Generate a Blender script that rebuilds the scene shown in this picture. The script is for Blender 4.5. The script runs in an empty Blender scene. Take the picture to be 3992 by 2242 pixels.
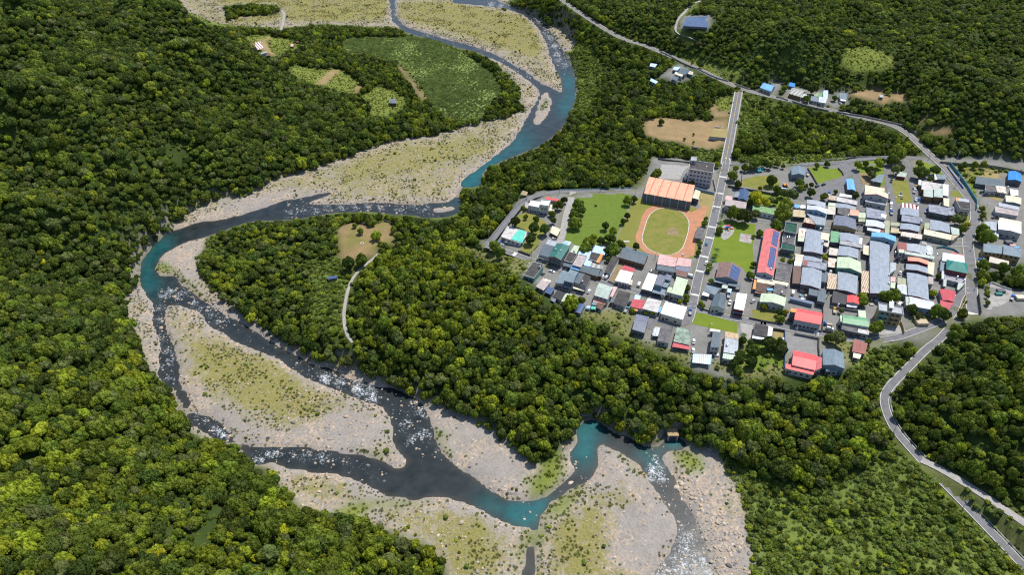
import bpy, bmesh, math, random
import numpy as np
from mathutils import Vector
random.seed(7); RNG = np.random.default_rng(11)
SC = bpy.context.scene
COL = SC.collection
# ------------------------------------------------------------------ camera, world, sun, exposure
CAM_H, PITCH, FPX = 290.0, math.radians(38.0), 2850.0     # metres above the village, downward pitch, focal length in photo pixels
CX, CY = 1996.0, 1121.0
cam_d = bpy.data.cameras.new('camera'); cam = bpy.data.objects.new('camera', cam_d); COL.objects.link(cam)
cam_d.sensor_width = 36.0; cam_d.lens = 36.0*FPX/3992.0
cam_d.clip_start = 1.0; cam_d.clip_end = 6000.0
cam.location = (0, 0, CAM_H); cam.rotation_euler = (math.pi/2-PITCH, 0, 0)
SC.camera = cam
SUN_EL, SUN_AZ = math.radians(63), math.radians(42)        # azimuth clockwise from +Y (straight ahead)
world = bpy.data.worlds.new('World'); SC.world = world; world.use_nodes = True
wn = world.node_tree.nodes; wl = world.node_tree.links
sky = wn.new('ShaderNodeTexSky'); sky.sky_type = 'NISHITA'; sky.sun_disc = False
sky.sun_elevation = SUN_EL; sky.sun_rotation = SUN_AZ; sky.air_density = 1.0; sky.dust_density = 0.6
wl.new(sky.outputs['Color'], wn['Background'].inputs['Color']); wn['Background'].inputs['Strength'].default_value = 0.14
sd = bpy.data.lights.new('sun', 'SUN'); sd.energy = 4.4; sd.angle = math.radians(0.53); sd.color = (1.0, 0.95, 0.87)
sun = bpy.data.objects.new('sun', sd); COL.objects.link(sun)
sv = Vector((math.sin(SUN_AZ)*math.cos(SUN_EL), math.cos(SUN_AZ)*math.cos(SUN_EL), math.sin(SUN_EL)))
sun.rotation_euler = sv.to_track_quat('Z', 'Y').to_euler(); sun.location = (0, 0, 600)
SC.view_settings.view_transform = 'Standard'; SC.view_settings.look = 'None'
SC.view_settings.exposure = 0.40; SC.view_settings.gamma = 1.0
SC.render.engine = 'CYCLES'; SC.cycles.max_bounces = 5; SC.cycles.diffuse_bounces = 2; SC.cycles.glossy_bounces = 2
SC.cycles.use_denoising = False
try: SC.cycles.pixel_filter_type = 'BLACKMAN_HARRIS'; SC.cycles.filter_width = 1.2
except Exception: pass
# ------------------------------------------------------------------ survey: photo pixels <-> metres
CROPS = dict(S=(0,0,1), D=(0,0,.64529), A=(1800,700,2.862), B=(2500,500,3.215), C=(3200,500,3.216), E=(1950,900,4.2567),
  F=(2450,900,4.2567), G=(2950,700,4.2567), H=(3450,700,4.668), I=(2950,1000,4.2567), J=(3450,950,4.668), K=(2400,1150,4.2567),
  L=(2900,1250,4.2567), M=(2500,200,3.215), N=(900,0,3.215), O=(1100,800,4.2567), P=(2100,1550,3.215), R=(500,700,1.98154),
  T=(500,1400,1.98154), U=(1700,1512,1.98154), V=(1300,0,1.12), X=(2692,1512,1.12), Y=(3250,250,1.9474))
def px(crop, x, y):
    a, b, s = CROPS[crop]; return (a+x/s, b+y/s)
def pts(txt):                      # "E 1,2 3,4 F 5,6" -> photo pixels
    out = []; c = 'D'
    for t in txt.split():
        if ',' in t: x, y = t.split(','); out.append(px(c, float(x), float(y)))
        else: c = t
    return out
SP, CP = math.sin(PITCH), math.cos(PITCH)
def plane(p, z):
    """photo pixel -> world xy on the level z"""
    u = (p[0]-CX)/FPX; v = (CY-p[1])/FPX
    dx, dy, dz = u, CP+v*SP, -SP+v*CP
    t = (z-CAM_H)/dz
    return (dx*t, dy*t)
def project(x, y, z):
    d = y*CP-(z-CAM_H)*SP; d = np.maximum(d, 1e-3)
    u = x/d; v = (y*SP+(z-CAM_H)*CP)/d
    return CX+u*FPX, CY-v*FPX, d
# ------------------------------------------------------------------ land-use map
LW, LH, LX, LY, LS = 1300, 720, -600, -300, 4.0
LAB = np.zeros((LH, LW), np.int8)
def inpoly(xs, ys, poly):
    r = np.zeros(xs.shape, bool); n = len(poly)
    for i in range(n):
        x0, y0 = poly[i]; x1, y1 = poly[(i+1) % n]
        if y0 == y1: continue
        c = ((y0 > ys) != (y1 > ys)) & (xs < (x1-x0)*(ys-y0)/(y1-y0)+x0)
        r ^= c
    return r
def paint(cls, poly, only=None):
    a = np.array(poly)
    i0 = max(0, int((a[:,0].min()-LX)/LS)-1); i1 = min(LW, int((a[:,0].max()-LX)/LS)+2)
    j0 = max(0, int((a[:,1].min()-LY)/LS)-1); j1 = min(LH, int((a[:,1].max()-LY)/LS)+2)
    if i1 <= i0 or j1 <= j0: return
    gx, gy = np.meshgrid(LX+(np.arange(i0, i1)+.5)*LS, LY+(np.arange(j0, j1)+.5)*LS)
    m = inpoly(gx, gy, poly)
    if only is not None: m &= np.isin(LAB[j0:j1, i0:i1], only)
    LAB[j0:j1, i0:i1][m] = cls
def label_at(sx, sy):
    i = ((sx-LX)/LS).astype(int); j = ((sy-LY)/LS).astype(int)
    ok = (i >= 0) & (i < LW) & (j >= 0) & (j < LH)
    return np.where(ok, LAB[np.clip(j, 0, LH-1), np.clip(i, 0, LW-1)], 0)
FOREST, WATER, GRAVEL, BAR, MEADOW, REED, TOWN, SOIL, SHRUB, ROAD, BOULDER, CLEAR, GARDEN = 0, 1, 2, 3, 4, 5, 6, 7, 8, 9, 10, 11, 12
ZF = -25.0                         # river level; the village terrace is level 0
AREAS = [
 (BAR, 'D 425,-40 1420,-40 V 690,28 820,60 900,130 945,240 1000,412 905,385 730,250 520,180 310,125 N 2300,350 1900,335 1500,325 1100,300 600,360 300,335 -100,330 D 520,60 470,30'),
 (FOREST, 'N -100,70 250,40 600,60 640,150 500,190 200,200 -50,270'),
 (REED, 'V 40,175 150,160 300,160 400,165 520,200 620,260 680,310 730,370 740,400 690,430 650,500 560,520 480,500 430,450 350,330 290,270 130,230 40,230'),
 (SOIL, 'V 274,280 292,284 340,348 405,432 395,442 378,428 328,355'),
 (BAR, 'V 660,235 730,262 800,310 850,340 890,360 900,390 880,440 850,490 815,440 820,390 770,330'),
 (MEADOW, 'N 130,450 480,430 560,470 700,480 850,520 830,600 660,660 520,700 400,680 330,640 270,560'),
 (SOIL, 'N 280,540 370,500 500,440 520,460 440,510 500,640 560,680 500,700 420,620 320,640'),
 (MEADOW, 'N 740,820 900,830 1100,860 1300,860 1420,870 1500,960 1640,1040 1600,1140 1530,1180 1400,1150 1250,1110 1060,1060 960,1040 900,1000 720,900'),
 (SOIL, 'N 1060,1050 1250,870 1390,870 1260,980 1180,1060'),
 (SOIL, 'N 1530,1170 1600,1040 1670,1070 1580,1170'),
 (MEADOW, 'N 1620,1200 1850,1080 2050,1130 2200,1250 2140,1360 1980,1447 1750,1447 1740,1300'),
 (BAR, 'R 320,395 370,330 520,230 640,170 790,130 860,150 1000,90 1100,30 1140,0 D 800,425 860,403 930,378 V 0,690 150,660 250,620 370,600 470,590 560,560 640,540 760,510 850,480 890,400 905,470 830,560 720,680 600,780 545,818 R 2560,100 2480,180 1100,200 520,332 450,360'),
 (GRAVEL, 'R 530,300 800,180 1100,110 1350,90 1200,165 1000,240 700,315 540,335'),
 # valley floor below the village
 (BAR, 'R 90,830 30,870 0,950 30,1100 100,1230 130,1350 170,1447 T 180,100 250,180 330,230 430,400 450,520 540,600 700,640 850,650 960,700 980,790 1080,810 1180,960 1270,1060 1330,1170 1500,1190 1640,1190 1900,1280 2100,1350 2250,1400 2330,1447 D 1132,1425 1120,1560 1930,1560 X 275,818 255,700 235,500 205,400 190,330 110,270 U 1950,460 1800,380 1720,460 1600,450 1260,285 1160,255 1070,320 1075,430 990,465 960,480 880,600 800,600 760,590 700,540 570,460 480,400 430,350 250,240 150,190 0,130 T 2250,300 2130,260 2050,220 1980,180 1880,140 1800,100 1560,40 1440,0 R 1590,1447 1350,1340 1180,1250 1000,1120 900,1060 780,970 650,860 590,790 540,700 520,620 600,460 560,440 330,500 230,600 200,700 200,800'),
 (GRAVEL, 'R 240,610 290,560 430,490 600,470 560,560 510,620 540,720 480,760 400,700 330,680'),
 (GRAVEL, 'U 0,140 150,200 430,360 560,470 700,550 760,600 770,680 700,730 600,760 500,860 400,770 250,660 130,570 60,430 0,390'),
 (GRAVEL, 'T 2300,350 2576,420 2576,800 2480,720 2420,600 2350,520'),
 (GRAVEL, 'T 1450,500 1650,430 1850,420 1980,480 1940,620 1880,710 1700,690 1450,680 1250,640 1000,600 900,520 1100,560 1300,560'),
 (GRAVEL, 'T 480,200 580,230 600,330 800,420 900,520 850,560 700,450 540,400 480,290'),
 (GRAVEL, 'U 1245,440 1310,450 1460,540 1540,640 1590,700 1640,800 1760,950 1800,1060 1740,1250 1650,1400 1560,1447 1400,1447 1330,1300 1350,1100 1400,950 1560,900 1500,780 1300,760 1180,740 1240,660'),
 (GRAVEL, 'U 990,470 1020,480 1060,630 1000,710 960,700 1010,640 1000,540'),
 (GRAVEL, 'U 1870,600 1980,640 2050,600 2090,490 2200,520 2320,640 2300,700 2220,750 2220,930 2150,940 2080,800 1990,730 1900,660'),
 (BOULDER, 'U 1870,700 2000,740 2150,940 2280,1000 2400,1200 2440,1447 2140,1447 2070,1180 1990,1000 1890,850 1840,760'),
 (BOULDER, 'D 1640,690 1640,690 1640,690'),
 (MEADOW, 'U 780,600 960,480 1005,510 1000,640 960,760 860,830 740,885 690,850 720,750 640,720 700,690 770,690'),
 (MEADOW, 'U 1070,780 1160,740 1200,780 1060,900 1000,1000 860,1010 800,1000 850,930 950,860'),
 (MEADOW, 'U 780,1080 870,1020 850,1180 800,1300 790,1447 730,1447 750,1260'),
 (MEADOW, 'U 680,1090 750,1090 710,1230 690,1360 600,1400 620,1250'),
 (MEADOW, 'T 1820,1090 2100,1090 2400,1110 2450,1140 1950,1150 1750,1230 1560,1200 1700,1120'),
 (MEADOW, 'U 1800,490 1950,480 2090,570 2050,690 1990,700 1900,640 1860,600'),
 (MEADOW, 'U 1370,490 1440,530 1530,600 1590,660 1580,690 1500,640 1440,590'),
 (MEADOW, 'R 215,650 290,640 400,720 460,790 620,930 600,945 500,870 420,800 330,740 230,730'),
 (MEADOW, 'T 1740,710 1900,700 2030,720 2030,760 1900,760'),
 (MEADOW, 'T 2330,500 2400,540 2520,600 2500,640 2380,590 2520,740 2500,770 2400,680 2350,600'),
 # water
 (WATER, 'V 520,-30 700,-10 760,22 830,40 880,72 930,110 965,160 1010,230 1030,262 1055,340 1060,390 1050,450 1030,500 1000,560 900,640 800,680 720,710 660,740 640,818 R 2576,60 2556,120 2576,270 2400,310 2290,300 2200,280 2000,270 1850,260 1750,250 1500,275 1320,300 1100,325 1000,320 880,345 740,390 600,445 430,490 330,540 270,575 235,620 215,690 230,760 350,740 440,830 560,920 640,985 800,1070 950,1150 1080,1240 1230,1330 1340,1385 1440,1440 T 1500,60 1600,90 1700,150 1850,190 1960,220 2050,230 2150,270 2250,330 2310,400 2340,500 2360,620 2420,720 U 60,530 150,610 250,670 330,730 420,790 520,850 560,875 650,875 740,880 850,830 960,760 1000,720 1060,650 1065,610 1040,570 1020,530 1025,480 1060,460 1105,450 1105,420 1075,370 1070,310 1130,270 1170,235 1210,235 1270,270 1340,330 1430,370 1520,400 1600,460 1660,470 1720,465 1770,410 1800,360 1850,380 1930,420 1955,470 1850,490 1790,490 1800,560 1830,610 1865,690 1840,760 1890,850 1960,920 1990,1000 2030,1090 2070,1180 2100,1280 2130,1400 2150,1520 1640,1520 1740,1350 1810,1270 1850,1150 1860,1070 1830,990 1780,920 1730,850 1690,780 1640,730 1600,650 1590,600 1540,570 1460,530 1390,490 1310,450 1245,440 1250,520 1245,600 1230,660 1190,710 1100,760 1000,810 900,880 850,940 800,990 775,1050 790,1080 780,1160 765,1260 745,1350 735,1520 630,1520 700,1350 715,1230 745,1130 752,1060 700,1060 620,1065 560,1055 450,1010 370,960 280,910 190,880 100,850 0,835 T 2250,1085 2100,1080 1980,1050 1900,1010 1820,970 1720,930 1600,890 1500,880 1400,870 1250,850 1100,800 1020,840 960,800 840,680 680,630 620,590 560,540 440,500 440,410 400,330 350,250 290,200 230,120 240,0 R 245,1330 230,1230 190,1130 195,1050 180,950 130,880 90,820 85,740 100,650 130,590 200,510 260,440 320,395 400,388 450,360 520,332 600,325 700,310 870,275 1000,235 1110,195 1200,160 1400,130 1600,80 1560,120 1340,190 1480,200 1700,188 1850,185 2000,185 2200,190 2330,185 2480,170 2540,120 V 555,800 570,780 640,730 720,670 780,620 820,560 850,500 880,450 900,400 870,365 800,315 730,272 640,232 520,200 400,165 310,140 255,90 240,-30 265,-30 275,75 320,118 400,142 520,178 640,208 730,250 800,290 860,325 905,365 940,375 1000,412 995,350 965,290 945,240 930,190 900,130 870,95 820,60 750,35 690,28 600,20 520,10'),
 (BAR, 'R 290,960 420,980 520,1010 590,1080 640,1140 740,1190 840,1270 960,1310 1060,1350 1150,1380 1220,1447 T 1280,90 1370,150 1480,190 1600,240 1720,290 1850,340 1950,360 2010,430 2040,520 2030,600 2060,680 2100,740 2160,800 2150,850 2050,840 1950,790 1830,750 1700,730 1560,720 1450,700 1320,670 1200,670 1100,690 990,690 850,640 830,610 760,540 700,480 620,450 540,430 470,400 490,340 470,280 400,200 400,120 400,0 R 390,1447 360,1310 310,1200 285,1100'),
 (GRAVEL, 'T 1450,500 1650,430 1850,420 1980,480 1940,620 1880,710 1700,690 1450,680 1250,640 1000,600 900,520 1100,560 1300,560'),
 (GRAVEL, 'T 480,200 580,230 600,330 800,420 900,520 850,560 700,450 540,400 480,290'),
 (GRAVEL, 'V 935,400 950,430 945,480 905,540 870,550 885,500 900,450 920,405'),
 (MEADOW, 'V 925,425 938,440 930,475 908,492 905,465'),
 (GRAVEL, 'U 1715,510 1770,550 1800,640 1820,690 1780,690 1760,620 1720,560'),
 (GRAVEL, 'R 2310,245 2340,228 2480,210 2540,205 2520,235 2400,258'),
 (MEADOW, 'T 1740,710 1900,700 2030,720 2030,760 1900,760'),
 (WATER, 'U 752,1045 786,1045 790,1100 782,1180 776,1260 758,1350 752,1520 630,1520 690,1360 700,1240 735,1150'),
 # east bank up-river
 (SHRUB, 'V 975,110 1060,180 1130,205 1190,300 1170,400 1110,490 1060,520 1030,500 1055,440 1065,390 1055,330 1035,262 1010,220'),
 (BAR, 'V 940,105 1000,120 1060,185 1040,230 1010,225 975,165'),
 # low terrace, knoll, clearing
 (SHRUB, 'R 1380,620 1620,600 1690,700 1690,850 1650,1000 1650,1150 1600,1210 1400,1060 1420,800'),
 (SOIL, 'O 900,420 1000,340 1150,290 1250,290 1420,340 1560,330 1680,260 1900,350 1810,430 1890,560 1890,640 1620,660 1560,760 1500,850 1250,860 1240,1000 1180,1080 1160,880 960,870 950,600'),
 # slope under the south road
 (SHRUB, 'X 110,285 200,330 330,400 560,440 800,350 860,230 1020,370 1330,680 1500,860 260,860 270,700 230,500'),
 # terrace
 (TOWN, 'D 1205,605 1240,600 1300,505 1360,478 1560,475 1615,470 1640,395 1740,400 1800,425 1840,405 2100,408 2250,392 2380,395 2480,395 2640,410 2640,700 2480,690 2475,715 2640,700 2640,790 2470,800 2440,800 2390,825 2360,862 2250,862 2150,900 2105,932 1980,935 1900,915 1850,950 1810,950 1740,930 1690,880 1600,850 1530,800 1470,785 1440,775 1380,740 1320,695 1265,645 1215,622'),
 (SHRUB, 'D 1270,640 1320,655 1330,690 1290,672'),
 (GARDEN, 'E 1240,1420 1300,1380 1420,1300 1560,1330 1700,1330 1900,1290 2200,1330 2230,1447 2200,1620 1900,1560 1500,1500'), (GARDEN, 'K 0,225 250,292 335,335 270,560 340,700 500,760 700,850 900,880 940,930 1250,960 1260,1180 1100,1100 700,900 300,760 -100,640'),
 (GARDEN, 'K 1600,1080 1770,1060 1990,1100 2060,760 2200,760 2260,720 2480,780 2554,780 2554,1330 2200,1330 1800,1300 1600,1180'), (GARDEN, 'L 0,340 90,330 690,420 690,900 400,1000 0,1000'), (GARDEN, 'A 20,760 250,755 330,800 480,830 760,920 660,1040 560,1040 300,900 100,850'),
 (GARDEN, 'J 400,1150 920,1230 1060,1290 980,1380 560,1447 450,1447 430,1300'), (GARDEN, 'J 1355,960 1440,880 1480,905 1460,1080 1380,1220 1300,1320 1260,1330 1330,1150'), (GARDEN, 'L 1290,230 1680,330 1900,380 2100,470 1960,540 1830,800 1700,850 1660,560 1320,420'),
 (GARDEN, 'J 1590,150 1680,420 1640,480 1560,200'), (GARDEN, 'H 1690,560 1830,480 1850,620 1800,900 1700,1000 1690,800'), (GARDEN, 'C 1620,430 1900,450 2300,480 2560,540 2560,600 2250,560 1940,610 1960,980 1900,820 1740,560'),
 (SHRUB, 'L 1860,600 1960,540 2100,470 2300,435 2560,400 2560,960 2300,1200 1900,900 1840,830'),
 (FOREST, 'J 1650,500 1760,400 1850,530 2050,480 2250,530 2400,400 2700,300 2700,840 2330,830 2100,750 1940,690 1800,750 1690,800 1650,760'),
 (SOIL, 'M 40,840 300,830 650,870 1110,850 1090,960 1060,1100 940,1230 640,1200 450,1130 150,1090 40,1010'),
 (SHRUB, 'M 1290,535 1560,640 1800,700 1680,830 1480,900 1580,1000 1350,1080 1215,1000'),
 (MEADOW, 'M 900,560 1130,560 1110,740 950,740'),
 (SOIL, 'M 860,680 940,670 960,740 1100,740 1090,820 890,820'),
 (MEADOW, 'M 280,0 500,50 750,110 1000,180 1320,250 1180,395 900,290 600,150 250,0'),
 (TOWN, 'M 1600,400 1650,375 1790,390 1700,560 1600,520'), (TOWN, 'M 1800,470 1900,440 2100,480 2350,480 2380,660 2250,690 1850,610 1780,580'),
 (TOWN, 'M 2420,510 2600,500 2600,640 2420,720 2360,720'), (SOIL, 'Y 130,210 320,180 420,250 440,220 540,210 560,290 430,270 400,310 250,260 150,250'),
 (TOWN, 'M 390,180 500,150 700,320 600,340 420,400 330,340 180,340 330,230 400,170'),
 (CLEAR, 'B 2280,300 2330,285 2400,300 2430,400 2400,405 2380,345 2300,330'), (SOIL, 'Y 690,480 760,470 900,490 890,530 740,530'), (SOIL, 'Y 655,385 700,395 690,450 670,440'),
 (SHRUB, 'M 2340,780 2600,800 2600,1000 2480,950'), (SHRUB, 'M 1240,1300 1500,1290 1800,1300 2100,1320 2560,1260 2560,1370 2000,1420 1500,1420 1180,1400'), (SHRUB, 'M 640,1200 940,1260 1040,1250 1010,1330 700,1330 560,1290'),
 (MEADOW, 'D 2125,120 2180,115 2255,145 2240,170 2150,185 2120,165'), (MEADOW, 'D 1690,70 1720,25 1760,10 1700,70 1750,95 1740,105'),
 (TOWN, 'D 1715,38 1790,36 1785,75 1710,68'),
]
for c, t in AREAS: paint(c, pts(t))
# ------------------------------------------------------------------ terrain heights
def vnoise(x, y, s, seed=0):
    r = np.random.default_rng(seed); g = r.random((256, 256)).astype(np.float32)
    fx = x/s; fy = y/s; ix = np.floor(fx).astype(int); iy = np.floor(fy).astype(int)
    tx = fx-ix; ty = fy-iy; tx = tx*tx*(3-2*tx); ty = ty*ty*(3-2*ty)
    a = g[iy % 256, ix % 256]; b = g[iy % 256, (ix+1) % 256]; c = g[(iy+1) % 256, ix % 256]; d = g[(iy+1) % 256, (ix+1) % 256]
    return (a*(1-tx)+b*tx)*(1-ty)+(c*(1-tx)+d*tx)*ty
def blur(a, n):
    for _ in range(n):
        p = np.pad(a, 1, mode='edge')
        a = (p[1:-1, 1:-1]*4+p[:-2, 1:-1]*2+p[2:, 1:-1]*2+p[1:-1, :-2]*2+p[1:-1, 2:]*2+p[:-2, :-2]+p[:-2, 2:]+p[2:, :-2]+p[2:, 2:])/16
    return a
GX0, GX1, GY0, GY1, GS = -820.0, 820.0, 90.0, 1330.0, 5.0
gx = np.arange(GX0, GX1+.1, GS); gy = np.arange(GY0, GY1+.1, GS)
XX, YY = np.meshgrid(gx, gy)
FLOOR = [WATER, GRAVEL, BAR, BOULDER]
sx, sy, _ = project(XX, YY, ZF); lf = label_at(sx, sy)
isfloor = np.isin(lf, FLOOR)
isfloor |= (lf == MEADOW) & (blur(isfloor.astype(float), 6) > .25)
sx, sy, _ = project(XX, YY, 0.0); lt = label_at(sx, sy)
istown = np.isin(lt, [TOWN, GARDEN]) & (YY < 800) & (XX > 20) & ((sy > 600) | (sx > 3700))
Z = np.full(XX.shape, np.nan)
Z[istown] = 0.0
Z[isfloor] = ZF+0.9
# control heights, read from the photo's shading and overlaps (overview pixels, metres)
CTRL = '''0,0,105 130,0,98 250,0,85 350,0,70 420,0,55 470,40,30 0,150,90 150,150,75 300,150,55 420,120,38 520,100,18 600,110,2 0,300,62 150,300,52 300,300,38 450,250,25
600,220,8 700,200,-8 800,260,-16 0,500,34 200,480,24 380,450,10 550,420,0 700,380,-10 800,360,-16 880,330,-20 100,640,12 250,600,2 350,560,-8 450,500,-10 0,750,16 150,760,4 280,720,-10 0,900,24 180,900,10 300,880,-8
0,1050,30 150,1050,18 300,1050,2 420,1060,-12 0,1200,40 200,1200,24 400,1180,4 550,1180,-10 0,1350,46 200,1350,30 450,1300,8 600,1260,-6 -60,1500,52 250,1480,32 500,1447,12 700,1400,-6 850,1370,-14 950,1447,-16
1600,-30,45 1560,20,28 1480,-30,12 1620,60,22 1700,40,30 1800,80,26 1800,0,50 2000,0,72 1950,100,36 2100,80,48 2100,180,26 2200,0,92 2250,120,46 2250,230,14 2400,0,112 2400,120,62 2400,220,32 2400,320,12 2640,0,135 2640,120,85 2640,230,45 2640,330,18 2640,385,6 2500,340,12 1900,170,14 1790,160,7
1930,300,-5 2000,340,-8 2100,350,-8 2200,350,-8 1920,370,-6 2050,390,-3 1700,230,-2 1780,260,-2 1600,200,-6 1550,300,-9 1500,350,-12 1450,420,-13 1350,440,-12 1280,500,-14 1520,430,-6 1600,420,-3 1480,150,-14 1420,80,-10
1250,560,-9 1180,560,-15 1130,590,-11 1050,570,-14 900,540,-17 750,560,-18 600,600,-19 560,700,-19 650,700,-16 750,650,-15 820,620,-13 720,780,-17 800,830,-17 850,880,-18
1080,640,1 1000,690,-2 960,740,-2 1100,720,8 1200,690,6 1250,740,7 1020,800,2 1150,820,3 1280,820,3 960,860,-8 1050,900,-8 1200,900,-6 1350,880,-3 1400,820,0 1150,980,-14 1300,980,-11 1450,980,-9 1350,1080,-16 1480,900,-4 1600,920,-4 1600,1000,-10 1700,980,-6 1800,1000,-7 1700,1070,-15 1850,1080,-13 1950,980,-4 2000,1050,-9 2100,980,-3 2150,940,-1 2250,900,-2
2430,900,4 2560,820,12 2640,900,24 2500,1000,18 2640,1050,36 2400,1050,8 2350,1040,1 2450,1150,6 2560,1150,20 2640,1250,18 2150,1100,-11 2050,1180,-17 2200,1230,-14 2050,1330,-20 2250,1350,-16 2150,1480,-21 2400,1447,-15 2560,1500,-8 1950,1200,-20
1080,200,-17 950,120,-18 1150,260,-18 1250,240,-19 1000,280,-16 900,200,-17 800,150,-17 700,110,-17 650,130,-14 960,250,-14 1060,300,-19 850,90,-19 560,60,-12'''
def setz(x, y, z, rad=0):
    i = int(round((x-GX0)/GS)); j = int(round((y-GY0)/GS))
    for a in range(-rad, rad+1):
        for b in range(-rad, rad+1):
            if 0 <= j+a < Z.shape[0] and 0 <= i+b < Z.shape[1] and not istown[j+a, i+b]:
                Z[j+a, i+b] = z; soft[j+a, i+b] = False if rad else True
soft = np.zeros(Z.shape, bool)
for t in CTRL.split():
    a, b, z = map(float, t.split(',')); wx, wy = plane(px('D', a, b), z); setz(wx, wy, z)
def densify(poly, step=4.0):
    out = []
    for (x0, y0, z0), (x1, y1, z1) in zip(poly[:-1], poly[1:]):
        n = max(1, int(math.hypot(x1-x0, y1-y0)/step))
        for k in range(n):
            t = k/n; out.append((x0+(x1-x0)*t, y0+(y1-y0)*t, z0+(z1-z0)*t))
    out.append(poly[-1]); return out
def smooth_line(p, it=2):
    for _ in range(it):
        q = [p[0]]
        for a, b in zip(p[:-1], p[1:]):
            q.append(tuple(.75*u+.25*v for u, v in zip(a, b))); q.append(tuple(.25*u+.75*v for u, v in zip(a, b)))
        q.append(p[-1]); p = q
    return p
def hillroad(txt, zs):
    p = pts(txt); n = len(p); out = []
    for k, q in enumerate(p):
        z = float(np.interp(k/(n-1), np.linspace(0, 1, len(zs)), zs)); x, y = plane(q, z); out.append((x, y, z))
    return densify(smooth_line(out))
ROADS = {}
ROADS['valley_road'] = (hillroad('D 1380,-30 1420,5 1450,25 1510,65 1565,98 1620,112 1700,146 1780,184 1860,222 1930,240 2000,255 2080,274 2160,294 2230,309 2270,326 2300,350 2335,385 2375,420 2405,452', [1, 1, 1.5, 2, 2, 1.5, 1, 0]), 7.4)
ROADS['bridge_road'] = (hillroad('D 1858,230 1849,280 1840,330 1824,415', [3, 1.5, .5, 0]), 8.0)
ROADS['slope_road'] = (hillroad('D 2385,830 2360,858 2330,878 2280,930 2232,978 2222,1008 2236,1055 2258,1092 2330,1172 2420,1262 2510,1356 2580,1430', [0, -1, -3, -5, -7, -8, -9, -10, -12]), 5.0)
ROADS['dirt_track'] = (hillroad('D 2318,1158 2350,1172 2400,1200 2480,1250 2600,1332', [-8.4, -7, -6, -3]), 4.2)
ROADS['footpath'] = (hillroad('R 1930,575 1900,605 1830,660 1750,735 1705,820 1682,920 1666,1020 1668,1120 1690,1205 1735,1258', [-10, -11, -12, -13]), 2.1)
ROADS['bar_track'] = (hillroad('N 635,120 668,160 665,230 650,300 628,372', [-23.8, -23.8]), 3.4)
clear_pts = pts('O 900,420 1000,340 1150,290 1250,290 1420,340 1560,330 1680,260 1900,350 1810,430 1890,560 1890,640 1620,660 1560,760 1500,850 1250,860 1240,1000 1180,1080 1160,880 960,870 950,600')
cw = [plane(p, -11.0) for p in clear_pts]
mclear = inpoly(XX, YY, cw); Z[mclear] = -11.0; soft[mclear] = False
soilpoly = [plane(p, -1.0) for p in pts('M 40,840 300,830 650,870 1110,850 1090,960 1060,1100 940,1230 640,1200 450,1130 150,1090 40,1010')]
ms = inpoly(XX, YY, soilpoly); Z[ms] = -1.0; soft[ms] = False
for zl, t in ((2.2, 'M 1590,400 1650,372 1790,388 1715,570 1480,500'), (2.2, 'M 1780,480 1850,385 1935,385 2100,470 2360,480 2380,670 2250,695 1850,612'), (2.6, 'M 2410,505 2620,490 2620,650 2420,720 2360,720'), (2.0, 'M 380,180 500,150 700,320 600,345 430,385 330,340'), (6.0, 'Y 130,210 320,180 420,225 540,215 560,290 430,275 400,310 250,262 150,250')):
    mk = inpoly(XX, YY, [plane(p, zl) for p in pts(t)]); Z[mk] = zl; soft[mk] = False
for nme, (line, w) in ROADS.items():
    for x, y, z in line: setz(x, y, z, 1)
hard = ~np.isnan(Z) & ~soft
fix = ~np.isnan(Z)
# coarse-to-fine harmonic fill
def solve(Zc, fx, it):
    z = Zc.copy(); z[~fx] = np.interp(0, [0], [np.nanmean(Zc[fx])]) if np.isnan(z[~fx]).any() else z[~fx]
    keep = np.where(fx, Zc, 0)
    for _ in range(it):
        p = np.pad(z, 1, mode='edge'); z = (p[:-2, 1:-1]+p[2:, 1:-1]+p[1:-1, :-2]+p[1:-1, 2:])*.25; z[fx] = keep[fx]
    return z
guess = None
for s in (8, 4, 2, 1):
    ny = -(-Z.shape[0]//s); nx = -(-Z.shape[1]//s)
    pad = np.full((ny*s, nx*s), np.nan); pad[:Z.shape[0], :Z.shape[1]] = Z
    blk = pad.reshape(ny, s, nx, s).transpose(0, 2, 1, 3).reshape(ny, nx, -1)
    cnt = (~np.isnan(blk)).sum(-1); zc = np.where(cnt > 0, np.nansum(blk, -1)/np.maximum(cnt, 1), np.nan)
    f = cnt > 0
    if guess is not None:
        up = np.repeat(np.repeat(guess, 2, 0), 2, 1)[:ny, :nx]; zc = np.where(f, zc, up)
    guess = solve(zc, f, 260 if s > 1 else 160)
ZZ = guess[:Z.shape[0], :Z.shape[1]]
for _ in range(14):
    zb = blur(ZZ, 1); ZZ = np.where(hard, ZZ, zb)
free = blur((~hard).astype(float), 3)
amp = np.clip((ZZ-ZF)/40, 0.12, 1.2)*np.clip(free*1.3-.3, 0, 1)
rel_ = np.clip((ZZ-ZF-8)/45, 0, 1)*np.clip(blur((~hard).astype(float), 8)*1.6-.6, 0, 1)*np.clip((-XX-120)/120, .25, 1)
ridge = 1-np.abs(2*vnoise(XX*.8+YY*.6, YY*.8-XX*.6, 95, 14)-1); ZZ = ZZ+rel_*((ridge-.55)*46+(vnoise(XX, YY, 60, 15)-.5)*16)
ZZ = ZZ+amp*((vnoise(XX, YY, 46, 3)-.5)*9+(vnoise(XX, YY, 21, 4)-.5)*4)
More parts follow.
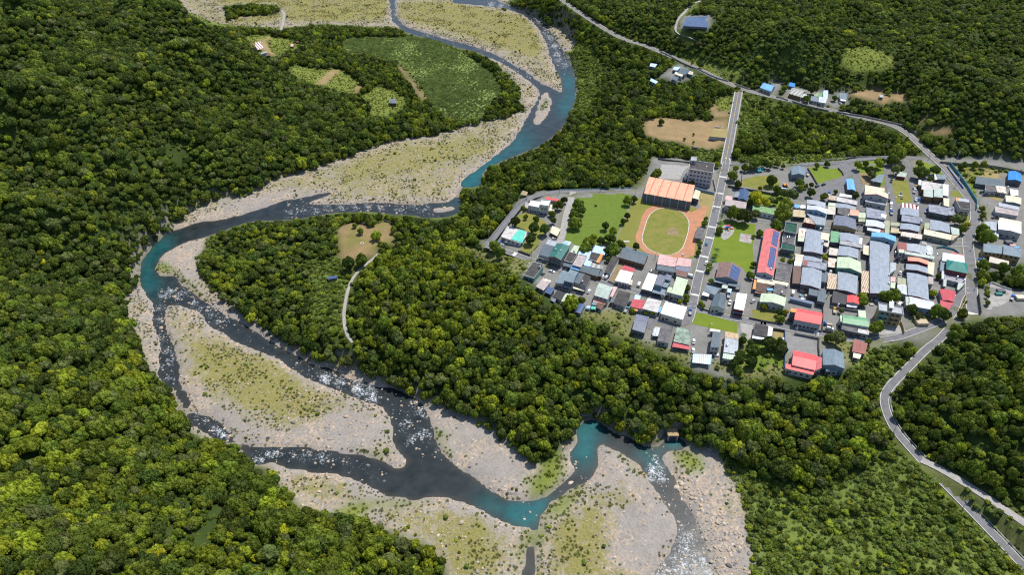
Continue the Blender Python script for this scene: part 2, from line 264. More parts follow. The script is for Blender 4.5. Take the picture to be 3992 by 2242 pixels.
def H0(x, y):
    fx = np.clip((np.asarray(x)-GX0)/GS, 0, ZZ.shape[1]-1.001); fy = np.clip((np.asarray(y)-GY0)/GS, 0, ZZ.shape[0]-1.001)
    i = fx.astype(int); j = fy.astype(int); tx = fx-i; ty = fy-j
    return (ZZ[j, i]*(1-tx)+ZZ[j, i+1]*tx)*(1-ty)+(ZZ[j+1, i]*(1-tx)+ZZ[j+1, i+1]*tx)*ty
def onland(p, dz=0.0):
    """photo pixel -> point where its sight line meets the land (raised by dz)"""
    lo = None; z = 140.0
    while z > -30:
        x, y = plane(p, z+dz)
        if GY0 < y < GY1 and H0(x, y) >= z: break
        z -= 1.0
    return (*plane(p, z+dz), float(H0(*plane(p, z+dz))))
HILLTRACK = densify(smooth_line([onland(p) for p in pts('D 1762,2 1722,30 1697,68 1704,92 1752,106')]), 3)
# roads into the land-use map (so no tree stands on them)
def offset_line(line, o):
    out = []
    for k, (x, y, z) in enumerate(line):
        a = line[max(0, k-1)]; b = line[min(len(line)-1, k+1)]
        dx, dy = b[0]-a[0], b[1]-a[1]; l = math.hypot(dx, dy) or 1
        out.append((x-dy/l*o, y+dx/l*o, z))
    return out
def paint_ribbon(line, w, cls=ROAD):
    L_, R_ = offset_line(line, w/2), offset_line(line, -w/2)
    for k in range(0, len(line)-1):
        q = [L_[k], L_[k+1], R_[k+1], R_[k]]
        paint(cls, [tuple(float(v) for v in project(a, b, c)[:2]) for a, b, c in q])
for nme, (line, w) in ROADS.items(): paint_ribbon(line, w+1.2)
paint_ribbon(HILLTRACK, 5)
def townline(txt): return densify(smooth_line([(*plane(q, 0), 0.0) for q in pts(txt)]))
TOWNROADS = {
 'ring_road': (townline('C 1500,470 1560,540 1640,620 1700,690 1800,800 1880,900 1925,1000 1945,1100 1935,1180 J 1500,-80 1510,50 1540,250 1560,450 1570,700 1575,900 1590,1200 1610,1420'), 7.4, True),
 'main_street': (townline('B 1072,420 1062,460 1020,630 975,850 940,1000 890,1220 850,1400 F 1280,330 1210,600 1150,800 1100,1050 1060,1210 1020,1400 K 1190,430'), 6.4, True),
 'west_street': (townline('A 270,735 480,795 780,900 1000,975 E 1040,630 1340,720 1520,800 1960,925 2554,1090 F 600,1125 1050,1225'), 5.0, True),
 'south_street': (townline('F 1080,1280 1150,1300 1400,1370 1700,1450 K 2100,405 2554,505 I 0,1075 640,1210 1000,1275 1400,1348 1700,1390 1950,1395 2250,1365 2554,1275 J 1120,1370 1220,1290 1290,1130 1340,980 1400,895 1480,855 1560,850'), 5.2, True),
 'river_road': (townline('A 270,735 330,680 400,590 500,465 600,340 660,270 720,225 800,190 900,160 1100,130 1500,125 1900,105 1980,70 2040,-30'), 5.2, False),
 'middle_street': (townline('B 930,1060 1050,1085 1400,1150 1850,1205 G 700,775 1250,845 1750,915 2200,985 H 240,1085 640,1150 1000,1172 1300,1180 1500,1180'), 5.4, True),
 'north_street': (townline('B 1060,440 1180,445 1500,462 2000,455 2572,425 C 400,398 800,365 1100,365 1280,385'), 5.2, False),
 'field_lane': (townline('A 1245,135 1200,280 1165,400 1130,600 1080,740'), 4.8, False),
 'bend_street': (townline('C 250,440 350,500 300,640 120,700 B 2250,740 2080,800 1990,900'), 5.0, False),
 'church_lane': (townline('C 340,440 420,540 470,700 500,860 510,1060 500,1290'), 4.4, False),
 'garden_lane': (townline('C 800,375 825,480 840,650 880,830 915,980 920,1150 925,1330'), 4.6, False),
 'wall_lane': (townline('C 1060,380 1090,460 1120,560 1160,720 1190,850 1230,960 1290,1060 1320,1180 1330,1370'), 4.6, False),
 'yard_lane': (townline('K 1190,430 1050,470 850,440 640,400 540,560'), 6.0, False),
}
for nme, (line, w, mk) in TOWNROADS.items(): paint_ribbon(line, w, ROAD)
# ------------------------------------------------------------------ materials
MATS = {}
def newmat(name):
    m = bpy.data.materials.new(name); m.use_nodes = True
    n = m.node_tree.nodes; return m, n, m.node_tree.links, n['Principled BSDF']
def noise_node(n, l, scale, detail=4, rough=.6, coord='Object', vec=None):
    t = n.new('ShaderNodeTexNoise'); t.inputs['Scale'].default_value = scale; t.inputs['Detail'].default_value = detail; t.inputs['Roughness'].default_value = rough
    if vec is None:
        c = n.new('ShaderNodeTexCoord'); l.new(c.outputs[coord], t.inputs['Vector'])
    else: l.new(vec, t.inputs['Vector'])
    return t
def ramp(n, l, src, stops):
    r = n.new('ShaderNodeValToRGB'); e = r.color_ramp.elements
    while len(e) < len(stops): e.new(.5)
    for k, (p, c) in enumerate(stops): e[k].position = p; e[k].color = (*c, 1) if len(c) == 3 else c
    l.new(src, r.inputs['Fac']); return r
def mixc(n, l, fac, a, b, mode='MIX'):
    m = n.new('ShaderNodeMix'); m.data_type = 'RGBA'; m.blend_type = mode
    for s, v in ((0, fac), (6, a), (7, b)):
        if isinstance(v, (int, float)): m.inputs[s].default_value = v
        elif isinstance(v, tuple): m.inputs[s].default_value = (*v[:3], 1)
        else: l.new(v, m.inputs[s])
    return m.outputs[2]
def math_node(n, l, op, a, b=None, clamp=False):
    m = n.new('ShaderNodeMath'); m.operation = op; m.use_clamp = clamp
    for s, v in ((0, a), (1, b)):
        if v is None: continue
        if isinstance(v, (int, float)): m.inputs[s].default_value = v
        else: l.new(v, m.inputs[s])
    return m.outputs[0]
def simple(name, c, rough=.7, var=.18, scale=.6, metal=0, c2=None, spec=.3):
    """painted, metal or masonry surface with a little wear"""
    if name in MATS: return MATS[name]
    m, n, l, b = newmat(name)
    t = noise_node(n, l, scale, 5, .65)
    d = c2 or tuple(x*(1-var*1.6) for x in c); u = tuple(min(1, x*(1+var)) for x in c)
    r = ramp(n, l, t.outputs['Fac'], [(.32, d), (.55, c), (.75, u)])
    l.new(r.outputs['Color'], b.inputs['Base Color']); b.inputs['Roughness'].default_value = rough; b.inputs['Metallic'].default_value = metal
    b.inputs['Specular IOR Level'].default_value = spec
    MATS[name] = m; return m
def slab(name, c, c2, scale=.35, rough=.9, sharp=.12, mid=.5):
    """weathered concrete roof or pavement: two tones in patches plus grain"""
    if name in MATS: return MATS[name]
    m, n, l, b = newmat(name)
    t = noise_node(n, l, scale, 7, .7); r = ramp(n, l, t.outputs['Fac'], [(mid-sharp, c2), (mid+sharp, c)])
    g = noise_node(n, l, 2.2, 3, .7); k = ramp(n, l, g.outputs['Fac'], [(.3, (.72, .72, .72)), (.7, (1.12, 1.12, 1.12))])
    l.new(mixc(n, l, 1.0, r.outputs['Color'], k.outputs['Color'], 'MULTIPLY'), b.inputs['Base Color'])
    b.inputs['Roughness'].default_value = rough; b.inputs['Specular IOR Level'].default_value = .2
    MATS[name] = m; return m
def sheet(name, c, rough=.45, rust=None, stripes=None, period=1.0, var=.12, duty=.5):
    """corrugated sheet roof; ribs as bump, optional rust patches or coloured stripes (UV: u along eave in metres)"""
    if name in MATS: return MATS[name]
    m, n, l, b = newmat(name)
    uv = n.new('ShaderNodeUVMap'); uv.uv_map = 'UVMap'
    t = noise_node(n, l, .35, 5, .65); d = tuple(x*(1-var*2) for x in c); u = tuple(min(1, x*(1+var)) for x in c)
    col = ramp(n, l, t.outputs['Fac'], [(.3, d), (.52, c), (.75, u)]).outputs['Color']
    sep = n.new('ShaderNodeSeparateXYZ'); l.new(uv.outputs['UV'], sep.inputs[0])
    if stripes:
        f = math_node(n, l, 'FRACT', math_node(n, l, 'MULTIPLY', sep.outputs['X'], 1.0/period)); s = math_node(n, l, 'GREATER_THAN', f, duty)
        col = mixc(n, l, s, col, stripes)
    if rust:
        map_ = n.new('ShaderNodeMapping'); map_.inputs['Scale'].default_value = (1, .3, 1); l.new(uv.outputs['UV'], map_.inputs['Vector'])
        q = noise_node(n, l, .8, 6, .75, vec=map_.outputs['Vector']); s = ramp(n, l, q.outputs['Fac'], [(.46, (0, 0, 0)), (.6, (1, 1, 1))])
        col = mixc(n, l, s.outputs['Color'], col, rust)
    mp2 = n.new('ShaderNodeMapping'); mp2.inputs['Scale'].default_value = (1.1, .10, 1); l.new(uv.outputs['UV'], mp2.inputs['Vector']); st = noise_node(n, l, .9, 4, .7, vec=mp2.outputs['Vector'])
    col = mixc(n, l, 1.0, col, ramp(n, l, st.outputs['Fac'], [(.28, (.66, .65, .64)), (.5, (1, 1, 1)), (.8, (1.12, 1.12, 1.12))]).outputs['Color'], 'MULTIPLY')
    w = n.new('ShaderNodeTexWave'); w.inputs['Scale'].default_value = .55; w.bands_direction = 'X'; l.new(uv.outputs['UV'], w.inputs['Vector'])
    col = mixc(n, l, .22, col, ramp(n, l, w.outputs['Fac'], [(0, (.55, .55, .55)), (.35, (1, 1, 1))]).outputs['Color'], 'MULTIPLY')
    bp = n.new('ShaderNodeBump'); bp.inputs['Strength'].default_value = .25; bp.inputs['Distance'].default_value = .08; l.new(w.outputs['Fac'], bp.inputs['Height']); l.new(bp.outputs['Normal'], b.inputs['Normal'])
    l.new(col, b.inputs['Base Color']); b.inputs['Roughness'].default_value = rough; b.inputs['Specular IOR Level'].default_value = .25
    MATS[name] = m; return m
def leafmat(name, c, c2, trans=.0):
    m, n, l, b = newmat(name)
    oi = n.new('ShaderNodeObjectInfo'); t = noise_node(n, l, .45, 3, .6)
    col = ramp(n, l, t.outputs['Fac'], [(.3, c), (.7, c2)]).outputs['Color']
    h = n.new('ShaderNodeHueSaturation'); l.new(col, h.inputs['Color'])
    v = n.new('ShaderNodeMapRange'); v.inputs['To Min'].default_value = .62; v.inputs['To Max'].default_value = 1.4; l.new(oi.outputs['Random'], v.inputs['Value']); l.new(v.outputs[0], h.inputs['Value'])
    f = math_node(n, l, 'FRACT', math_node(n, l, 'MULTIPLY', oi.outputs['Random'], 7.31))
    hh = n.new('ShaderNodeMapRange'); hh.inputs['To Min'].default_value = .488; hh.inputs['To Max'].default_value = .515; l.new(f, hh.inputs['Value']); l.new(hh.outputs[0], h.inputs['Hue'])
    l.new(h.outputs['Color'], b.inputs['Base Color']); b.inputs['Roughness'].default_value = .6; b.inputs['Specular IOR Level'].default_value = .15
    tr = n.new('ShaderNodeBsdfTranslucent'); l.new(h.outputs['Color'], tr.inputs['Color']); mx = n.new('ShaderNodeMixShader'); mx.inputs[0].default_value = .30; l.new(b.outputs[0], mx.inputs[1]); l.new(tr.outputs[0], mx.inputs[2]); l.new(mx.outputs[0], n['Material Output'].inputs['Surface'])
    MATS[name] = m; return m
leafmat('leaf_dark', (.052, .082, .014), (.095, .130, .020)); leafmat('leaf_mid', (.098, .138, .014), (.160, .198, .022)); leafmat('leaf_bright', (.180, .225, .014), (.262, .292, .024))
leafmat('leaf_olive', (.092, .116, .030), (.140, .162, .046)); leafmat('leaf_yellow', (.26, .26, .012), (.40, .37, .02)); leafmat('leaf_shrub', (.105, .150, .022), (.170, .215, .038))
leafmat('leaf_reed', (.195, .260, .075), (.30, .36, .125)); leafmat('leaf_dry', (.190, .180, .060), (.30, .265, .11)); leafmat('leaf_grass', (.125, .165, .020), (.190, .225, .034)); leafmat('leaf_palm', (.035, .075, .015), (.07, .12, .025))
simple('bark', (.12, .095, .07), .95)
# --- land: base colour and grain weights come from vertex colours that hold what grows or lies there
def landmat():
    m, n, l, b = newmat('land_surface')
    a = n.new('ShaderNodeVertexColor'); a.layer_name = 'cover'; w = n.new('ShaderNodeVertexColor'); w.layer_name = 'weights'
    sp = n.new('ShaderNodeSeparateColor'); l.new(w.outputs['Color'], sp.inputs[0])      # r stones, g bar scrub, b rock
    t1 = noise_node(n, l, .09, 6, .7); t2 = noise_node(n, l, .9, 6, .75); t3 = n.new('ShaderNodeTexVoronoi'); t3.inputs['Scale'].default_value = .95
    tc = n.new('ShaderNodeTexCoord'); l.new(tc.outputs['Object'], t3.inputs['Vector'])
    g = ramp(n, l, t2.outputs['Fac'], [(.25, (.55, .55, .55)), (.5, (1, 1, 1)), (.78, (1.3, 1.3, 1.3))]).outputs['Color']
    base = mixc(n, l, .75, a.outputs['Color'], g, 'MULTIPLY')
    big = ramp(n, l, t1.outputs['Fac'], [(.3, (.72, .76, .7)), (.7, (1.2, 1.16, 1.1))]).outputs['Color']
    base = mixc(n, l, .8, base, big, 'MULTIPLY')
    # stones: cell colours from grey to buff
    cell = ramp(n, l, t3.outputs['Color'], [(.0, (.13, .125, .12)), (.3, (.24, .22, .20)), (.55, (.31, .26, .205)), (.8, (.40, .29, .19)), (1, (.52, .45, .37))]).outputs['Color']
    cell = mixc(n, l, .7, cell, g, 'MULTIPLY')
    sand = ramp(n, l, t1.outputs['Fac'], [(.3, (.195, .18, .165)), (.7, (.285, .26, .235))]).outputs['Color']
    sand = mixc(n, l, .8, sand, g, 'MULTIPLY')
    t5 = noise_node(n, l, .035, 5, .7); st = ramp(n, l, t5.outputs['Fac'], [(.42, (0, 0, 0)), (.56, (1, 1, 1))]).outputs['Color']
    stony = mixc(n, l, math_node(n, l, 'ADD', math_node(n, l, 'MULTIPLY', st, .75), .1), sand, cell)
    base = mixc(n, l, sp.outputs['Red'], base, stony)
    # scrub on the bars
    t4 = noise_node(n, l, .20, 9, .82); s = math_node(n, l, 'ADD', t4.outputs['Fac'], math_node(n, l, 'MULTIPLY', math_node(n, l, 'SUBTRACT', sp.outputs['Green'], .5), .50))
    sm = ramp(n, l, s, [(.44, (0, 0, 0)), (.64, (.92, .92, .92))]).outputs['Color']
    sm = mixc(n, l, 1.0, sm, ramp(n, l, sp.outputs['Green'], [(0, (0, 0, 0)), (.12, (1, 1, 1))]).outputs['Color'], 'MULTIPLY')
    scr = ramp(n, l, t2.outputs['Fac'], [(.3, (.10, .105, .025)), (.5, (.185, .17, .045)), (.72, (.28, .245, .095))]).outputs['Color']
    base = mixc(n, l, sm, base, scr)
    # bare rock where the bank is steep
    ge = n.new('ShaderNodeNewGeometry'); sz = n.new('ShaderNodeSeparateXYZ'); l.new(ge.outputs['True Normal'], sz.inputs[0])
    rk = ramp(n, l, sz.outputs['Z'], [(.56, (1, 1, 1)), (.68, (0, 0, 0))]).outputs['Color']
    rk = mixc(n, l, 1.0, rk, sp.outputs['Blue'], 'MULTIPLY')
    rc = ramp(n, l, t2.outputs['Fac'], [(.3, (.14, .125, .105)), (.7, (.34, .30, .25))]).outputs['Color']
    base = mixc(n, l, rk, base, rc)
    l.new(base, b.inputs['Base Color']); b.inputs['Roughness'].default_value = .95; b.inputs['Specular IOR Level'].default_value = .12
    bp = n.new('ShaderNodeBump'); bp.inputs['Strength'].default_value = .5; bp.inputs['Distance'].default_value = .5; l.new(t2.outputs['Fac'], bp.inputs['Height']); l.new(bp.outputs['Normal'], b.inputs['Normal'])
    MATS['land'] = m
landmat()
def watermat():
    m, n, l, b = newmat('river_surface')
    a = n.new('ShaderNodeVertexColor'); a.layer_name = 'state'; sp = n.new('ShaderNodeSeparateColor'); l.new(a.outputs['Color'], sp.inputs[0])  # r deep, g rapid, b shallow
    tc = n.new('ShaderNodeTexCoord')
    t1 = noise_node(n, l, .12, 4, .6); t2 = noise_node(n, l, 1.3, 5, .7); t3 = noise_node(n, l, .30, 7, .72)
    body = ramp(n, l, t1.outputs['Fac'], [(.3, (.010, .0145, .0155)), (.7, (.026, .032, .033))]).outputs['Color']
    deep = ramp(n, l, t1.outputs['Fac'], [(.3, (.004, .060, .068)), (.7, (.010, .100, .104))]).outputs['Color']
    shal = ramp(n, l, t2.outputs['Fac'], [(.3, (.040, .035, .026)), (.7, (.075, .063, .045))]).outputs['Color']
    c = mixc(n, l, sp.outputs['Blue'], body, shal); c = mixc(n, l, sp.outputs['Red'], c, deep)
    rp = math_node(n, l, 'MULTIPLY', sp.outputs['Green'], .165); f = math_node(n, l, 'ADD', math_node(n, l, 'MULTIPLY', t3.outputs['Fac'], .48), math_node(n, l, 'MULTIPLY', t2.outputs['Fac'], .52))
    f = math_node(n, l, 'ADD', f, rp)
    fm = ramp(n, l, f, [(.65, (0, 0, 0)), (.80, (1, 1, 1))]).outputs['Color']
    fm = mixc(n, l, 1.0, fm, ramp(n, l, sp.outputs['Green'], [(.05, (0, 0, 0)), (.4, (1, 1, 1))]).outputs['Color'], 'MULTIPLY')
    c = mixc(n, l, fm, c, (.72, .76, .80))
    l.new(c, b.inputs['Base Color']); b.inputs['IOR'].default_value = 1.33
    rr = n.new('ShaderNodeMapRange'); rr.inputs['To Min'].default_value = .28; rr.inputs['To Max'].default_value = .75; l.new(fm, rr.inputs['Value']); l.new(rr.outputs[0], b.inputs['Roughness'])
    bp = n.new('ShaderNodeBump'); bp.inputs['Distance'].default_value = .35
    l.new(math_node(n, l, 'ADD', math_node(n, l, 'MULTIPLY', sp.outputs['Green'], .25), .08, True), bp.inputs['Strength']); l.new(f, bp.inputs['Height']); l.new(bp.outputs['Normal'], b.inputs['Normal'])
    MATS['water'] = m
watermat()
slab('asphalt', (.175, .175, .18), (.135, .135, .14), .25); slab('asphalt_old', (.24, .235, .225), (.185, .18, .175), .2)
slab('paint_white', (.62, .61, .58), (.46, .45, .43), 1.2); slab('paint_yellow', (.50, .34, .10), (.40, .30, .12), 1.2)
slab('concrete', (.36, .345, .325), (.25, .24, .225), .3); slab('gravel_yard', (.34, .325, .305), (.27, .26, .245), .4); slab('pale_path', (.36, .335, .31), (.24, .225, .20), .6)
slab('lawn', (.215, .185, .05), (.13, .16, .024), .15, sharp=.14); slab('lawn_green', (.155, .20, .018), (.11, .165, .016), .16, sharp=.2); slab('weeds', (.13, .18, .022), (.085, .14, .018), .3, sharp=.2)
slab('field_lawn', (.20, .185, .045), (.15, .165, .03), .08, sharp=.2); slab('cinder_track', (.46, .205, .11), (.33, .18, .105), .22); slab('dirt', (.27, .195, .11), (.19, .145, .08), .25)
slab('dry_lawn', (.32, .235, .115), (.22, .20, .065), .12, sharp=.22)
def link(name, mesh, mat, parent=None):
    o = bpy.data.objects.new(name, mesh); COL.objects.link(o)
    if mat is not None: mesh.materials.append(MATS[mat] if isinstance(mat, str) else mat)
    if parent is not None: o.parent = parent
    return o
def empty(name, loc, rz=0.0):
    o = bpy.data.objects.new(name, None); COL.objects.link(o); o.location = loc; o.rotation_euler = (0, 0, rz); o.empty_display_size = .5; return o
def tag(o, label=None, cat=None, group=None, kind=None):
    if label: o['label'] = label
    if cat: o['category'] = cat
    if group: o['group'] = group
    if kind: o['kind'] = kind
    return o
def gridmesh(name, V, ncol, nrow, keep=None):
    me = bpy.data.meshes.new(name); idx = np.arange(ncol*nrow).reshape(nrow, ncol)
    q = np.stack([idx[:-1, :-1], idx[:-1, 1:], idx[1:, 1:], idx[1:, :-1]], -1).reshape(-1, 4)
    if keep is not None:
        q = q[keep.reshape(-1)]; used = np.unique(q); mp = np.full(ncol*nrow, -1); mp[used] = np.arange(len(used)); q = mp[q]; V = V[used]
    else: used = None
    me.vertices.add(len(V)); me.vertices.foreach_set('co', V.astype(np.float32).reshape(-1))
    me.loops.add(q.size); me.loops.foreach_set('vertex_index', q.reshape(-1).astype(np.int32))
    me.polygons.add(len(q)); me.polygons.foreach_set('loop_start', np.arange(0, q.size, 4, dtype=np.int32)); me.polygons.foreach_set('loop_total', np.full(len(q), 4, np.int32))
    me.update(calc_edges=True); me.validate()
    return me, used
def vcol(me, name, arr):
    a = me.color_attributes.new(name, 'FLOAT_COLOR', 'POINT'); c = np.ones((len(arr), 4), np.float32); c[:, :arr.shape[1]] = arr; a.data.foreach_set('color', c.reshape(-1))
# ------------------------------------------------------------------ land and river meshes
FS = 2.5
fx_ = np.arange(GX0, GX1+.1, FS); fy_ = np.arange(GY0, GY1+.1, FS); FX, FY = np.meshgrid(fx_, fy_)
FZ = H0(FX, FY)
sx, sy, _ = project(FX, FY, ZF); wl_ = label_at(sx, sy)
wet = blur((wl_ == WATER).astype(float), 2)
fl = blur(np.isin(wl_, FLOOR).astype(float), 2)
bank = np.clip(wet*2.0, 0, 1)
dry = np.clip(1-blur((wl_ == WATER).astype(float), 9)*1.3, 0, 1)
inflo = fl > .5
bed = ZF+np.where(wet > .5, -(wet-.5)*3.2, (.5-wet)*1.1+dry*.9+(vnoise(FX, FY, 14, 8)-.5)*.5*dry)
FZ = np.where(inflo | (wet > .12), bed, FZ)
FZ = np.where((~inflo) & (wet <= .12), np.maximum(FZ, ZF+.35+.0*FZ), FZ)
flat0 = blur((np.abs(H0(FX, FY)) < 1e-3).astype(float), 1) > .99
FZ = np.where(flat0, -0.02, FZ+np.where(inflo, 0, (vnoise(FX, FY, 7, 9)-.5)*.7))
# level the ground under the hill roads
for nme, (line, w) in ROADS.items():
    a = np.array(line); dm = np.full(FX.shape, 1e9)
    for x, y, z in a[::1]:
        i0 = int((x-w/2-3.5-GX0)/FS); i1 = int((x+w/2+3.5-GX0)/FS)+2; j0 = int((y-w/2-3.5-GY0)/FS); j1 = int((y+w/2+3.5-GY0)/FS)+2
        if i0 < 0 or j0 < 0 or i1 >= FX.shape[1] or j1 >= FX.shape[0]: continue
        sl = np.s_[j0:j1, i0:i1]; d = np.hypot(FX[sl]-x, FY[sl]-y); k = (d < w/2+3.2) & (d < dm[sl])
        dm[sl] = np.where(k, d, dm[sl]); FZ[sl] = np.where(k, z-.28, FZ[sl])
def H(x, y):
    fx = np.clip((np.asarray(x, float)-GX0)/FS, 0, FZ.shape[1]-1.001); fy = np.clip((np.asarray(y, float)-GY0)/FS, 0, FZ.shape[0]-1.001)
    i = fx.astype(int); j = fy.astype(int); tx = fx-i; ty = fy-j
    return (FZ[j, i]*(1-tx)+FZ[j, i+1]*tx)*(1-ty)+(FZ[j+1, i]*(1-tx)+FZ[j+1, i+1]*tx)*ty
psx, psy, pd = project(FX, FY, FZ); flab = label_at(psx, psy)
flab = np.where(inflo, wl_, np.where(np.isin(flab, FLOOR), SHRUB, flab))
PAL = {FOREST: (.035, .055, .012), WATER: (.10, .09, .075), GRAVEL: (.30, .285, .265), BAR: (.24, .215, .14), MEADOW: (.14, .17, .035), REED: (.17, .22, .065), TOWN: (.185, .182, .178), SOIL: (.255, .18, .098), SHRUB: (.125, .165, .035), ROAD: (.11, .115, .045), BOULDER: (.30, .28, .26), CLEAR: (.42, .48, .02), GARDEN: (.15, .155, .055)}
cov = np.zeros(FX.shape+(3,))
for k, c in PAL.items(): cov[flab == k] = c
cpoly = inpoly(FX, FY, cw); cov[cpoly] = np.where(vnoise(FX, FY, 9, 5)[cpoly][:, None] > .45, (.235, .165, .085), (.165, .15, .05))
wst = np.isin(flab, [GRAVEL, BOULDER, WATER]).astype(float); wsc = (flab == BAR)*1.0; wst = np.maximum(wst, wsc)
wsc = np.where(flab == BAR, .60, np.where(flab == GRAVEL, .16, np.where(flab == BOULDER, .12, 0)))
wsc = wsc*np.clip(1.15-wet*1.6, 0, 1)
# scrub is thick in the middle of the bars and thins to the water
for t, v in (('D 470,860 640,880 760,960 830,1040 760,1060 620,1020 520,960', .86), ('D 860,420 1000,380 1200,345 1250,380 1000,440 860,470', .78), ('V 285,20 500,10 700,60 830,70 900,190 880,250 700,190 480,120 290,80', .98), ('N -100,0 2000,0 1900,250 900,260 600,240 -100,280', 1.0), ('U 0,1090 150,1080 350,1060 420,1150 450,1300 380,1447 120,1447 100,1380 0,1270', .95), ('U 880,1000 1250,960 1330,1100 1350,1300 1300,1447 850,1447 900,1200', .85), ('U 1330,760 1470,740 1560,900 1400,960 1310,880', .75), ('U 2200,900 2450,900 2500,1447 2400,1447 2330,1150', .8), ('T 1880,1150 2300,1200 2420,1300 2330,1447 2000,1330 1700,1240', .8), ('T 1200,880 1500,890 1750,950 1750,1010 1350,1050 1200,1000', .72)):
    q = [plane(p, ZF) for p in pts(t)]; mk = inpoly(FX, FY, q) & (flab == BAR) | inpoly(FX, FY, q) & (flab == GRAVEL); wsc[mk] = v
wrk = np.where((flab == FOREST) | (flab == SHRUB), np.clip(1-(FZ-ZF)/16, 0, 1), 0)
def b3(a): return np.stack([blur(a[..., k], 2) for k in range(3)], -1)
cov = b3(cov); wsc = blur(wsc, 7); wts = b3(np.stack([wst, wsc, wrk], -1))
me, _ = gridmesh('terrain', np.stack([FX, FY, FZ], -1).reshape(-1, 3), len(fx_), len(fy_))
vcol(me, 'cover', cov.reshape(-1, 3)); vcol(me, 'weights', wts.reshape(-1, 3))
me.polygons.foreach_set('use_smooth', np.ones(len(me.polygons), bool))
terrain = tag(link('terrain', me, 'land'), kind='structure')
# far ground out to the horizon
bm = bmesh.new(); R = 5000
ring = [(GX0+1, GY0+1), (GX1-1, GY0+1), (GX1-1, GY1-1), (GX0+1, GY1-1)]; out = [(-R, -R), (R, -R), (R, R), (-R, R)]
a = [bm.verts.new((x, y, float(H(x, y))-6)) for x, y in ring]; b_ = [bm.verts.new((x, y, -6)) for x, y in out]
for k in range(4): bm.faces.new((a[k], b_[k], b_[(k+1) % 4], a[(k+1) % 4]))
bmesh.ops.recalc_face_normals(bm, faces=bm.faces); me2 = bpy.data.meshes.new('hills'); bm.to_mesh(me2); bm.free()
vcol(me2, 'cover', np.tile(np.array([PAL[FOREST]]), (8, 1))); vcol(me2, 'weights', np.zeros((8, 3)))
tag(link('hills', me2, 'land'), kind='structure')
# river: one sheet at the water level, cut to the cells that hold water
kw = (wet > .06); keep = kw[:-1, :-1] | kw[1:, 1:] | kw[:-1, 1:] | kw[1:, :-1]
psx, psy, _ = project(FX, FY, ZF)
deep = np.zeros(FX.shape); rap = np.zeros(FX.shape); shal = np.clip(.85-wet, 0, 1)*1.6
def blobs(arr, txt, r, v=1.0):
    for p in pts(txt):
        arr[:] = np.maximum(arr, v*np.exp(-(((psx-p[0])/r)**2+((psy-p[1])/r)**2)))
blobs(deep, 'U 1120,330 1150,420 1140,480 1180,290', 62); blobs(deep, 'U 1640,500 1690,560', 50, .6); blobs(deep, 'U 1830,420', 40, .9); blobs(deep, 'U 620,960 720,960 790,920 680,1000', 60); blobs(deep, 'U 480,930 400,900 550,1000', 55, .45)
blobs(deep, 'V 575,800 620,750 680,700', 70, 1.0); blobs(deep, 'V 740,665 800,630 540,818', 70, .55); blobs(deep, 'V 1035,360 1045,420 1020,470', 40, .6); blobs(deep, 'R 160,600 120,700 140,800 240,510', 60, .62); blobs(deep, 'R 2540,60', 45, .7)
blobs(rap, 'V 690,18 730,26', 20); blobs(rap, 'V 900,85 930,130 945,165 965,200 975,235 985,262 1010,285', 26, 1.0); blobs(rap, 'V 270,60 300,100 400,140 520,180 640,215 730,258 800,298 850,330', 18, .7)
blobs(rap, 'U 1690,610 1700,660 1720,700 1650,700', 42, 1.15); blobs(rap, 'U 1930,1140 1900,1200 1960,1200 1900,1260 1980,1270 1850,1320 1950,1340 2040,1340 1900,1390 2000,1420 1800,1400 2070,1420 1750,1440', 52, 1.0); blobs(rap, 'U 1750,800 1800,880 1860,960 1920,1030', 46, .5)
blobs(rap, 'U 1100,640 1000,750 900,840 1150,700 950,800', 45, .42); blobs(rap, 'U 720,960 660,990', 30, .45)
blobs(rap, 'T 1520,150 1640,180 1760,220 1870,210 1880,255 1800,260 1880,310', 38, 1.15); blobs(rap, 'T 2200,355 2260,400 2300,410 2140,510 2260,580 2320,590 2180,620', 36, .95); blobs(rap, 'T 2080,430 2120,600 2280,700 2380,740 2000,260', 42, .5)
blobs(rap, 'T 540,440 660,530 740,590 590,470 700,560', 30, 1.05); blobs(rap, 'T 1000,780 1090,730 1150,720 1280,740 1370,740 1500,760', 34, 1.1); blobs(rap, 'T 1600,770 1700,790 1800,830 1900,900 1700,850 1600,830 1850,900', 46, .5); blobs(rap, 'T 1430,110 1380,120 1300,60', 36, .6)
blobs(rap, 'R 260,885 330,870 430,870 380,900', 26, 1.05); blobs(rap, 'R 500,960 560,990 640,1050 690,1100 620,1000 760,1070', 32, .9); blobs(rap, 'R 850,1130 950,1220 1100,1290 700,1150', 40, .42); blobs(rap, 'R 240,990 240,1080 250,1180 260,1250 300,1330 330,1400 T 280,60 330,160', 34, .85)
blobs(rap, 'R 1250,260 1350,250 1450,240 1550,225 1650,215 1750,215 1850,212 1950,215 2100,235 2200,210 2300,225', 30, .85)
blobs(rap, 'U 765,1120 760,1180', 18, .8)
shal = np.clip(shal, 0, 1)*np.clip(1-rap, 0, 1); deep = np.clip(deep*(1.2*wet), 0, 1)
V = np.stack([FX, FY, np.full(FX.shape, ZF)+np.clip(rap, 0, 1)*(vnoise(FX, FY, 5, 6)-.3)*.25*(wet > .5)], -1).reshape(-1, 3)
mw, used = gridmesh('river', V, len(fx_), len(fy_), keep)
vcol(mw, 'state', np.stack([deep, np.clip(rap, 0, 1.2), shal], -1).reshape(-1, 3)[used]); mw.polygons.foreach_set('use_smooth', np.ones(len(mw.polygons), bool))
tag(link('river', mw, 'water'), kind='structure')
